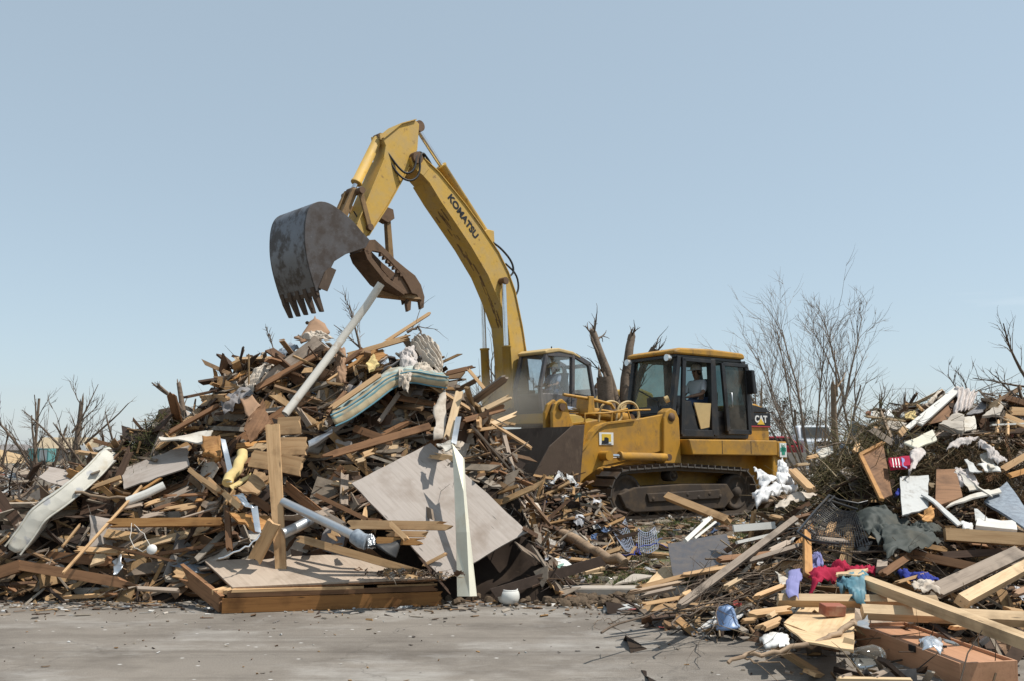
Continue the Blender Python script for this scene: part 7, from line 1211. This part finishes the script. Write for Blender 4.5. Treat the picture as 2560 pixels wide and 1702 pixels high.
for o, mt_, L, d in STREWN:
    if not o.data.name.startswith('board'): continue
    u, v = proj(o.matrix_world.translation); lu, lv, ln = min(LAND, key=lambda t: (t[0] - u) ** 2 + 1.4 * (t[1] - v) ** 2); dx, dy = u - lu, v - lv
    side = ('right of' if dx > 0 else 'left of') if abs(dx) > 1.3 * abs(dy) else ('below' if dy > 0 else 'above')
    if abs(dx) + abs(dy) < 45: side = 'right beside'
    u2, v2 = proj(o.matrix_world.translation + d * .3); sl = abs((v2 - v) / (u2 - u + 1e-6)); tilt = 'level' if sl < .25 else 'steep' if sl > 1.4 else ('rising' if (v2 - v) * (u2 - u) < 0 else 'sloping')
    sz = 'short' if L < .75 else 'long' if L > 1.25 else 'middling'; lb = f'{sz} {CNAME[mt_]} {tilt} board {side} {ln}'; k = seen.get(lb, 0); seen[lb] = k + 1
    if k: lb = f'{sz} {CNAME[mt_]} {tilt} board {("farther", "still farther", "farthest", "outermost")[min(k - 1, 3)]} {side.replace("right beside", "beside")} {ln}'
    o['label'] = lb

# torn sheets strewn through the piles
PM = [('plywood_grey', 'grey plywood'), ('drywall', 'pale drywall'), ('cardboard', 'brown board'), ('shingle', 'dark tar-paper'), ('plywood', 'tan plywood'), ('wood_dark', 'dark veneer'), ('curtain', 'dusty fibre'), ('wood_brown', 'brown veneer'), ('marble_panel', 'blue-grey laminate')]
def strewn_sheets(n, pts, H, group, seed, size, lift):
    r4 = random.Random(seed); used = {}
    for i, (x, y) in enumerate(pts):
        mt_, wd = r4.choice(PM); a, b = r4.uniform(*size), r4.uniform(size[0] * .5, size[1] * .6); q = lambda: r4.uniform(.75, 1.15)
        mb, cen, X, Z = sheet_mb([V((-a * q(), -b * q(), 0)) / 2, V((a * q(), -b * q(), 0)) / 2, V((a * q(), b * q(), 0)) / 2, V((-a * q(), b * q(), 0)) / 2], r4.uniform(.006, .02), 5, 4, r4.uniform(.01, .06), r4.uniform(.02, .07), r4)
        nr = surf_n(H, x, y); d = V((r4.gauss(0, 1), r4.gauss(0, .6), r4.gauss(0, .5))); P = V((x, y, H(x, y) + r4.uniform(*lift))); o = mb.build('torn_sheet', mt_); o.matrix_world = mat4(d, nr + V((r4.gauss(0, .5), r4.gauss(-.3, .5), r4.gauss(0, .3))), P)
        u, v = proj(P); lu, lv, ln = min(LAND, key=lambda t: (t[0] - u) ** 2 + 1.4 * (t[1] - v) ** 2); dx, dy = u - lu, v - lv; side = ('right of' if dx > 0 else 'left of') if abs(dx) > 1.3 * abs(dy) else ('below' if dy > 0 else 'above')
        lb = f'{"large" if a > .6 else "small"} torn {wd} sheet {side} {ln}'; k = used.get(lb, 0); used[lb] = k + 1
        if k: lb = lb.replace(' sheet ', (' sheet farther ', ' sheet still farther ', ' sheet farthest ', ' sheet outermost ')[min(k - 1, 3)])
        tag(o, lb, 'sheet', group)
strewn_sheets(48, ptsL(48, 9.9, 13.2), HL, 'torn sheets strewn through the left pile', 31, (.25, .85), (.06, .22))
strewn_sheets(44, [p for p in ptsR(90, 7.6, 13.6, 8.0) if p[0] > interp(LEFTR, p[1]) + .6][:44], HR, 'torn sheets strewn through the right pile', 32, (.2, .7), (.05, .17))
# ------------------------------------------------------------------ background: dead trees, houses, vehicles
def tree(name, label, base, H, mats, spec, rg, group=None, cat='tree', ang=(.4, .9), kl=(.22, .42)):
    """spec: list of (start height fraction point, direction, length, radius, depth, kids, broken)"""
    root = empty(name, base, 0, label, cat, group); tr = MB(); cr = MB()
    for (p, d, L, r, depth, kids, broken) in spec:
        q = V(p); dd = V(d).normalized(); seg = 6; P = [q]; ds = []
        for i in range(seg):
            dd = (dd + V((rg.gauss(0, .06), rg.gauss(0, .06), rg.gauss(0, .04)))).normalized(); q = q + dd * (L / seg); P.append(q); ds.append(dd)
        tr.tube(P, [r * (1 - (.35 if broken else .75) * i / seg) for i in range(seg + 1)], 8)
        if broken:
            for k in range(5):
                a = rg.uniform(0, 6.28); b = P[-1] + V((math.cos(a), math.sin(a), 0)) * r * .4; tr.tube([b, b + dd * rg.uniform(.06, .35) * min(1, L / 3)], [r * .22, .004], 4)
        for k in range(kids):
            f = rg.uniform(.25, .98) * seg; i = min(int(f), seg - 1); b = P[i].lerp(P[i + 1], f - i); a = ds[i].orthogonal().normalized(); a.rotate(Matrix.Rotation(rg.uniform(0, 6.28), 3, ds[i])); nd = (ds[i] + a * rg.uniform(*ang) + V((0, 0, .15))).normalized()
            limb(cr, b, nd, L * rg.uniform(*kl) * (1.15 - .4 * f / seg), max(.007, r * rg.uniform(.18, .32)), rg, depth, 3, .55, .13, .006, .03, seg=4)
    tr.build('trunk', mats, root)
    if cr.v: cr.build('crown', mats, root)
    return root
tg = random.Random(21)
def base_at(u, Y, dz=0): p = at(u, 1138, Y); return (p.x, Y, gz(p.x, Y) - .1 + dz)
# left: two bare trees
tree('dead_tree', 'bare tree with a straight dark trunk behind the mattress', base_at(174, 26), 0, 'bark', [((0, 0, 0), (.04, 0, 1), 2.95, .095, 2, 15, True), ((.05, 0, 1.3), (.75, .1, .9), 2.2, .05, 1, 6, False), ((-.05, 0, 1.4), (-.9, .1, .75), 1.9, .045, 1, 6, False), ((.03, 0, 2.0), (.55, .2, 1.1), 1.6, .035, 1, 3, False)], tg)
tree('dead_tree', 'bare forked tree left of the straight trunk at the far left', base_at(112, 27), 0, 'bark', [((0, 0, 0), (-.28, 0, 1), 2.6, .075, 2, 8, False), ((-.25, 0, .9), (-.75, 0, .9), 2.4, .06, 1, 7, False), ((.1, 0, .3), (.35, 0, 1), 1.9, .05, 2, 6, True), ((-.3, 0, 1.4), (-.2, .1, 1), 1.8, .05, 1, 5, False)], tg)
tree('dead_tree', 'thin bare tree at the left frame edge', base_at(8, 45), 0, 'bark', [((0, 0, 0), (.1, 0, 1), 2.6, .1, 1, 9, False), ((0, 0, .5), (-.4, 0, 1), 2.3, .07, 1, 6, False), ((0.3, 0, .1), (.5, 0, .9), 1.7, .06, 1, 6, False)], tg)
# stubby broken shrub behind the left shoulder of the pile
sp = [((tg.uniform(-.5, .9), tg.uniform(-.2, .2), 0), (tg.gauss(0, .4), tg.gauss(0, .2), 1), tg.uniform(1.1, 1.8), tg.uniform(.018, .036), 1, 4, True) for _ in range(13)]
tree('broken_shrub', 'clump of broken bare stems behind the left shoulder of the pile', base_at(325, 15.5, .3), 0, 'bark', sp, tg, cat='shrub')
tree('dead_branch', 'forked dead branch standing on the left shoulder of the pile', tuple(at(472, 1040, 12.6)), 0, 'bark', [((0, 0, -.2), (-.35, 0, 1), .72, .05, 0, 3, True), ((-.1, 0, .1), (-.8, 0, .9), .5, .03, 0, 3, True), ((-.2, 0, .25), (-1, 0, .5), .38, .022, 0, 1, True)], tg, cat='branch')
tree('dead_branch', 'curled twig standing left of the dark curled sheet', tuple(at(540, 985, 12.5)), 0, 'bark', [((0, 0, -.1), (-.1, 0, 1), .3, .02, 0, 3, True)], tg, cat='branch')
tree('dead_branch', 'bare twig rising behind the white pipe', tuple(at(915, 880, 14.5)), 0, 'bark', [((0, 0, -.3), (-.2, 0, 1), 1.1, .03, 1, 8, False), ((0, 0, 0), (-.75, 0, .7), .7, .02, 1, 4, False)], tg, cat='branch')
tree('dead_branch', 'thin twig tips behind the light blue pad', tuple(at(700, 880, 14.0)), 0, 'bark', [((0, 0, -.2), (-.35, 0, 1), .6, .015, 1, 5, False)], tg, cat='branch')
# between pile and excavator
tree('dead_tree', 'thin bare tree beside the raised boom', base_at(1225, 30, .3), 0, 'bark', [((0, 0, 0), (-.12, 0, 1), 4.4, .11, 1, 14, False), ((.2, 0, .5), (.2, 0, 1), 3.6, .09, 1, 6, True), ((-.2, 0, .8), (-.6, 0, .9), 2.6, .05, 1, 7, False)], tg)
tree('dead_tree', 'thin bare tree left of the excavator boom cylinder', base_at(1172, 33), 0, 'bark', [((0, 0, 0), (-.2, 0, 1), 3.6, .08, 1, 12, False), ((0, 0, .6), (.35, 0, 1), 2.9, .05, 1, 8, False)], tg)
# splintered trunks between the machines
tree('broken_tree', 'thick splintered tree trunks standing between the two machine cabs', base_at(1556, 24), 0, 'bark', [((0, 0, 0), (-.03, 0, 1), 3.5, .32, 0, 3, True), ((-.1, 0, 2.6), (-.25, 0, 1), 2.2, .15, 1, 9, True), ((.1, 0, 2.8), (.10, 0, 1), 1.9, .16, 1, 8, True), ((.2, .1, 2.4), (.2, 0, 1), 2.0, .12, 1, 8, True), ((-.35, 0, 3.4), (-.5, 0, 1), 1.2, .05, 0, 3, True)], tg)
for i, (u, Y, L) in enumerate(((1470, 28, 3.4), (1505, 26, 2.7))): tree('dead_branch', ('fallen thin branch arching over the excavator hood', 'second thin branch behind the excavator hood')[i], base_at(u + 40, Y, .8), 0, 'bark', [((.4, 0, 0.2), (-.75, 0, .75), L, .04, 1, 8, False)], tg, cat='branch')
# right: many-stemmed bare tree
sp = []
for k in range(8):
    a = -.55 + .72 * k / 7 + tg.gauss(0, .03); sp.append(((.35 * a, tg.uniform(-.3, .3), 0), (a, tg.gauss(0, .18), 1), tg.uniform(4.4, 5.5) * (1.12 - .35 * abs(a + .1)), tg.uniform(.045, .075), 2, 12, False))
tree('dead_tree', 'tall bare tree of many slender stems right of the loader', base_at(2035, 31), 0, 'bark_grey', sp, tg, ang=(.22, .5), kl=(.25, .48))
tree('dead_tree', 'slim bare tree with a fork beside the many-stemmed tree', base_at(2110, 29, .1), 0, 'bark_grey', [((0, 0, 0), (.03, 0, 1), 3.6, .09, 1, 3, False), ((.1, 0, 2.9), (.25, 0, 1), 3.0, .045, 2, 11, False), ((.1, 0, 2.9), (-.1, 0, 1), 3.0, .04, 2, 11, False), ((.1, 0, 3.1), (-.3, .1, 1), 2.6, .035, 2, 9, False)], tg, ang=(.22, .5), kl=(.25, .48))
tree('broken_tree', 'broken brown stem with a torn top by the slim bare tree', base_at(2092, 28, .1), 0, 'bark_pale', [((0, 0, 0), (.04, 0, 1), 3.5, .13, 0, 4, True), ((.1, 0, 3.1), (-.04, 0, 1), 1.7, .04, 1, 4, False)], tg)
tree('broken_shrub', 'broken bare shrub right of the slim bare tree', base_at(2160, 24, .3), 0, 'bark', [((tg.uniform(-.5, .5), 0, 0), (tg.gauss(.1, .35), 0, 1), tg.uniform(1.6, 2.8), tg.uniform(.03, .07), 1, 6, True) for _ in range(9)], tg, cat='shrub')
tree('broken_shrub', 'bare zigzag shrub behind the left of the right pile', base_at(2245, 22, .3), 0, 'bark', [((tg.uniform(-.4, .4), 0, 0), (tg.gauss(0, .45), 0, 1), tg.uniform(1.7, 2.6), tg.uniform(.025, .05), 1, 6, True) for _ in range(7)], tg, cat='shrub')
tree('dead_tree', 'bare tree top leaning left behind the hanging curtain', base_at(2445, 24), 0, 'bark', [((.15, 0, 0), (-.1, 0, 1), 2.2, .1, 0, 0, False), ((0, 0, 2.0), (-.45, 0, 1), 1.7, .04, 1, 9, False), ((.05, 0, 1.9), (-.25, 0, 1), 1.7, .03, 1, 8, False), ((.05, 0, 1.9), (-.9, 0, .75), 1.3, .03, 1, 8, False)], tg)
tree('dead_tree', 'bare tree leaning in from the right frame edge', base_at(2600, 26), 0, 'bark', [((.1, 0, 0), (-.02, 0, 1), 4.2, .17, 0, 2, False), ((.0, 0, 2.4), (-.8, 0, .9), 1.7, .06, 1, 7, False), ((0, 0, 3.2), (-.55, 0, 1), 2.2, .06, 1, 8, False), ((0, 0, 3.3), (-1, 0, .15), 1.9, .04, 1, 6, False)], tg)
# evergreens with foliage
def evergreen(name, label, base, h, rx, pal, n, rg, trunk=.07):
    root = empty(name, base, 0, label, 'tree'); MB().tube([(0, 0, 0), (.05, 0, h * .5), (0, .02, h * .95)], [trunk, trunk * .7, .02], 7).build('trunk', 'bark', root); mb = MB()
    cl = [(rg.gauss(0, rx * .5), rg.gauss(0, rx * .4), h * (.25 + .75 * rg.random() ** .8), rg.uniform(.12, .32) * rx) for _ in range(26)]
    for (x, y, z, r) in cl:
        mb.tube([(0, 0, z * .8), (x, y, z)], [.02, .008], 4, False, True, 1.0, (.12, .09, .06))
        for _ in range(n // 26):
            d = V((rg.gauss(0, 1), rg.gauss(0, 1), rg.gauss(0, .8))).normalized(); p = V((x, y, z)) + d * r * rg.random() ** .4; s = rg.uniform(.03, .09); t = V((rg.gauss(0, 1), rg.gauss(0, 1), rg.gauss(0.3, 1))).normalized() * s; q = d.cross(t).normalized() * s * .35
            mb.add([p - q, p + q, p + t + q * .3, p + t - q * .3], [(0, 1, 2, 3)], False, jit(rg.choice(pal), rg, .3))
    mb.build('crown', 'scrap', root, colattr=True); return root
GP = [(.045, .06, .028), (.06, .075, .035), (.03, .04, .022)]; BP = [(.16, .085, .045), (.12, .065, .04), (.09, .065, .035), (.20, .115, .06)]
evergreen('evergreen_tree', 'torn dark evergreen rising behind the loader cab', base_at(1893, 34), 4.2, .95, GP, 1700, tg)
evergreen('evergreen_tree', 'scorched brown evergreen bush left of the white pickup', base_at(1955, 52), 4.0, 1.5, BP, 2600, tg); evergreen('evergreen_tree', 'second scorched brown evergreen bush beside the red car', base_at(1985, 56), 3.4, 1.3, BP + GP, 2000, tg); evergreen('evergreen_tree', 'small dark evergreen above the white pickup', base_at(2015, 70), 4.2, 1.3, GP, 1500, tg); evergreen('evergreen_tree', 'low dark evergreen behind the white pickup', base_at(2055, 75), 4.0, 1.6, GP + BP, 1800, tg)
tree('broken_tree', 'slanted broken pole-like trunk behind the loader', base_at(1900, 32), 0, 'bark_pale', [((0, 0, 0), (.02, 0, 1), 3.7, .06, 0, 2, True)], tg); tree('broken_tree', 'bent bare sapling right of the loader', base_at(1945, 30), 0, 'bark_pale', [((0, 0, 0), (.75, 0, .8), 1.7, .03, 1, 3, False), ((1.0, 0, 1.1), (.5, 0, 1), 1.3, .03, 1, 5, False)], tg)
MB_p = MB().tube([(0, 0, 0), (0, 0, 3.6)], [.1, .08], 8).build('utility_pole', 'bark'); MB_p.location = base_at(1992, 60); tag(MB_p, 'short broken utility pole beside the red car', 'pole')
o = MB().tube([(0, 0, 0), (.05, 0, 5.2)], [.1, .08], 8).build('utility_pole', 'bark'); o.location = base_at(86, 60); tag(o, 'leaning utility pole behind the forked bare tree', 'pole')
# houses far left
def house(label, base, w, d, h, rise, wall, hip=True, roofmat='roof_grey', wins=((.2, .5), (.65, .5)), rz=0.0):
    root = empty('damaged_house', base, rz, label, 'house')
    wl = MB(); wl.bb(-w / 2, w / 2, 0, d, 0, h); wl.build('wall', wall, root); e = .5; rb = MB()
    ins = d / 2 + e if hip else 0
    vs = [(-w / 2 - e, -e, h), (w / 2 + e, -e, h), (w / 2 + e, d + e, h), (-w / 2 - e, d + e, h), (-w / 2 - e + ins, d / 2, h + rise), (w / 2 + e - ins, d / 2, h + rise)]
    rb.add(vs, [(0, 1, 5, 4), (2, 3, 4, 5), (1, 2, 5), (3, 0, 4), (0, 3, 2, 1)]); rb.build('roof', roofmat, root)
    for fx, fw in wins:
        x = -w / 2 + w * fx; wi = MB().bb(x, x + fw * 2, -.04, .02, .9, 2.1).build('window', 'white_paint', root); MB().bb(x + .08, x + fw * 2 - .08, -.055, -.041, .98, 2.02).build('pane', 'car_glass', wi)
    x = w * .32; MB().bb(x, x + .95, -.05, .02, 0, 2.05).build('door', 'wood_dark', root); return root
house('low grey house with a hipped roof at the far left', base_at(10, 175, -.1), 11, 7, 2.5, 1.2, 'house_grey')
house('tan house with torn roof boards behind the bare trees', base_at(150, 190, .2), 11, 7, 2.7, 2.4, 'house_grey', False, 'house_tan', ((.2, .5),))
house('long low damaged house behind the leaning studs', base_at(275, 150, -.2), 14, 6, 2.2, .8, 'house_tan', True, 'roof_grey')
# torn roof decking leaning on the grey house
o = plank(6.0, 2.2, .05, tg, (.6, .6)).build('roof_decking', 'plywood_tan'); o.matrix_world = mat4((1, 0, -.25), (0, -.8, .6), V(base_at(25, 150)) + V((0, 0, .9))); tag(o, 'yellow torn roof decking lying before the grey house', 'decking')
# vehicles
def vehicle(name, label, base, rz, L, W, H, hood, body, pickup, cat):
    root = empty(name, base, rz, label, cat)
    prof = [(L / 2, .45), (L / 2 - .02, .8), (L / 2 - .12, hood), (L * .16, hood + .1)] if True else []
    bodyp = [(L / 2, .42), (L / 2 + .02, .75), (L / 2 - .1, hood), (L * .2, hood + .08), (-L / 2 + .05, hood + .05), (-L / 2, .75), (-L / 2, .42)]
    MB().prism(bodyp, -W / 2, W / 2).build('body', body, root, bevel=.07)
    c0, c1 = (L * .22, -L * .12) if pickup else (L * .2, -L * .32)
    cabp = [(c0, hood + .05), (c0 - .55, H - .05), (c0 - .8, H), (c1 + .2, H), (c1, hood + .05)]
    MB().prism(cabp, -W / 2 + .1, W / 2 - .1).build('cab', body, root, bevel=.08)
    pane(root, [(c0 - .02, -W / 2 + .2, hood + .12), (c0 - .02, W / 2 - .2, hood + .12), (c0 - .52, W / 2 - .28, H - .07), (c0 - .52, -W / 2 + .28, H - .07)], 'car_glass').location = (.03, 0, 0)
    for s in (1, -1): pane(root, [(c0 - .15, s * (W / 2 - .085), hood + .1), (c0 - .62, s * (W / 2 - .095), H - .1), (c1 + .25, s * (W / 2 - .095), H - .1), (c1 + .1, s * (W / 2 - .085), hood + .1)], 'car_glass').location = (0, s * .006, 0)
    for sx in (L * .33, -L * .31):
        for s in (1, -1):
            w = MB().lathe([(0, -.11), (.24, -.11), (.37, -.1), (.38, 0), (.37, .1), (.24, .11), (0, .11)], (sx, s * (W / 2 - .1), .38), (0, 1, 0), 20).build('wheel', 'black_rubber', root, fix=True); MB().lathe([(0, 0), (.22, 0), (.2, .03), (0, .03)], (sx, s * (W / 2 + .01), .38), (0, s, 0), 14).build('rim', 'galvanized', w)
    for s in (1, -1): MB().box((L / 2 + .0, s * (W / 2 - .28), hood - .18), (.08, .36, .16)).build('headlight', 'headlight', root, bevel=.02)
    MB().box((L / 2 + .01, 0, hood - .2), (.07, W * .5, .2)).build('grille', 'black_paint', root, bevel=.01); MB().box((L / 2 + .03, 0, .5), (.14, W * .98, .2)).build('bumper', 'black_paint' if not pickup else 'chrome', root, bevel=.03)
    for s in (1, -1): MB().box((c0 - .2, s * (W / 2 + .1), hood + .2), (.1, .2, .16)).build('wing_mirror', body, root, bevel=.02)
    return root
vehicle('pickup_truck', 'white pickup truck parked facing the camera right of the loader', (at(2030, 1100, 47).x, 47, gz(at(2030, 1100, 47).x, 47) + .05), R(-96), 5.4, 1.95, 1.9, 1.12, 'car_white', True, 'pickup')
vehicle('parked_car', 'red car parked behind the rear of the loader', (at(1955, 1100, 46).x, 46, gz(at(1955, 1100, 46).x, 46) - .05), R(-15), 4.6, 1.8, 1.5, .95, 'car_red', False, 'car')
bx = empty('trailer', base_at(95, 120), 0, 'teal box trailer standing before the far houses', 'trailer'); MB().bb(-1.4, 1.4, 0, 2, .5, 2.3).build('box_body', 'teal_paint', bx, bevel=.04); MB().bb(.2, 1.2, -.02, 0.0, .7, 2.1).build('rear_door', 'galvanized', bx)
for s in (-.8, .8): MB().tube([(s, -.05, .35), (s, .2, .35)], .33, 16).build('wheel', 'black_rubber', bx)
p = at(1990, 1095, 40); o = MB().bb(-.5, .5, 0, .04, 0, .9).build('panel', 'concrete', bevel=.01); o.location = (p.x, 40, gz(p.x, 40)); tag(o, 'grey board standing left of the white pickup', 'panel')
# ------------------------------------------------------------------ dust hanging round the foot of the excavator cab
def dust(name, c, r, dens, label):
    m = bpy.data.materials.new('dust_' + name); m.use_nodes = True; nt = m.node_tree; nt.nodes.clear(); o_ = nt.nodes.new('ShaderNodeOutputMaterial'); pv = nt.nodes.new('ShaderNodeVolumePrincipled')
    pv.inputs['Color'].default_value = (.75, .68, .58, 1); pv.inputs['Anisotropy'].default_value = .2
    tc_ = nt.nodes.new('ShaderNodeTexCoord'); ln = nt.nodes.new('ShaderNodeVectorMath'); ln.operation = 'LENGTH'; nt.links.new(tc_.outputs['Object'], ln.inputs[0])
    fo = nt.nodes.new('ShaderNodeMapRange'); fo.inputs['From Min'].default_value = 1.0; fo.inputs['From Max'].default_value = .2; nt.links.new(ln.outputs['Value'], fo.inputs['Value'])
    nz = nt.nodes.new('ShaderNodeTexNoise'); nz.inputs['Scale'].default_value = 1.8; nz.inputs['Detail'].default_value = 3; nt.links.new(tc_.outputs['Object'], nz.inputs['Vector'])
    a = nt.nodes.new('ShaderNodeMath'); a.operation = 'MULTIPLY'; nt.links.new(fo.outputs[0], a.inputs[0]); nt.links.new(nz.outputs['Fac'], a.inputs[1]); b = nt.nodes.new('ShaderNodeMath'); b.operation = 'MULTIPLY'; b.inputs[1].default_value = dens; nt.links.new(a.outputs[0], b.inputs[0]); nt.links.new(b.outputs[0], pv.inputs['Density']); nt.links.new(pv.outputs[0], o_.inputs['Volume'])
    mb = MB(); mb.lathe([(math.sin(math.pi * k / 10), -math.cos(math.pi * k / 10)) for k in range(11)], (0, 0, 0), (0, 0, 1), 18); o = mb.build('dust_cloud', m); o.location = c; o.scale = r
    return tag(o, label, 'dust', kind='stuff')
dust('a', em @ V((2.9, 1.3, 1.7)), (1.5, 1.1, 1.0), 1.1, 'faint dust drifting round the foot of the excavator cab')
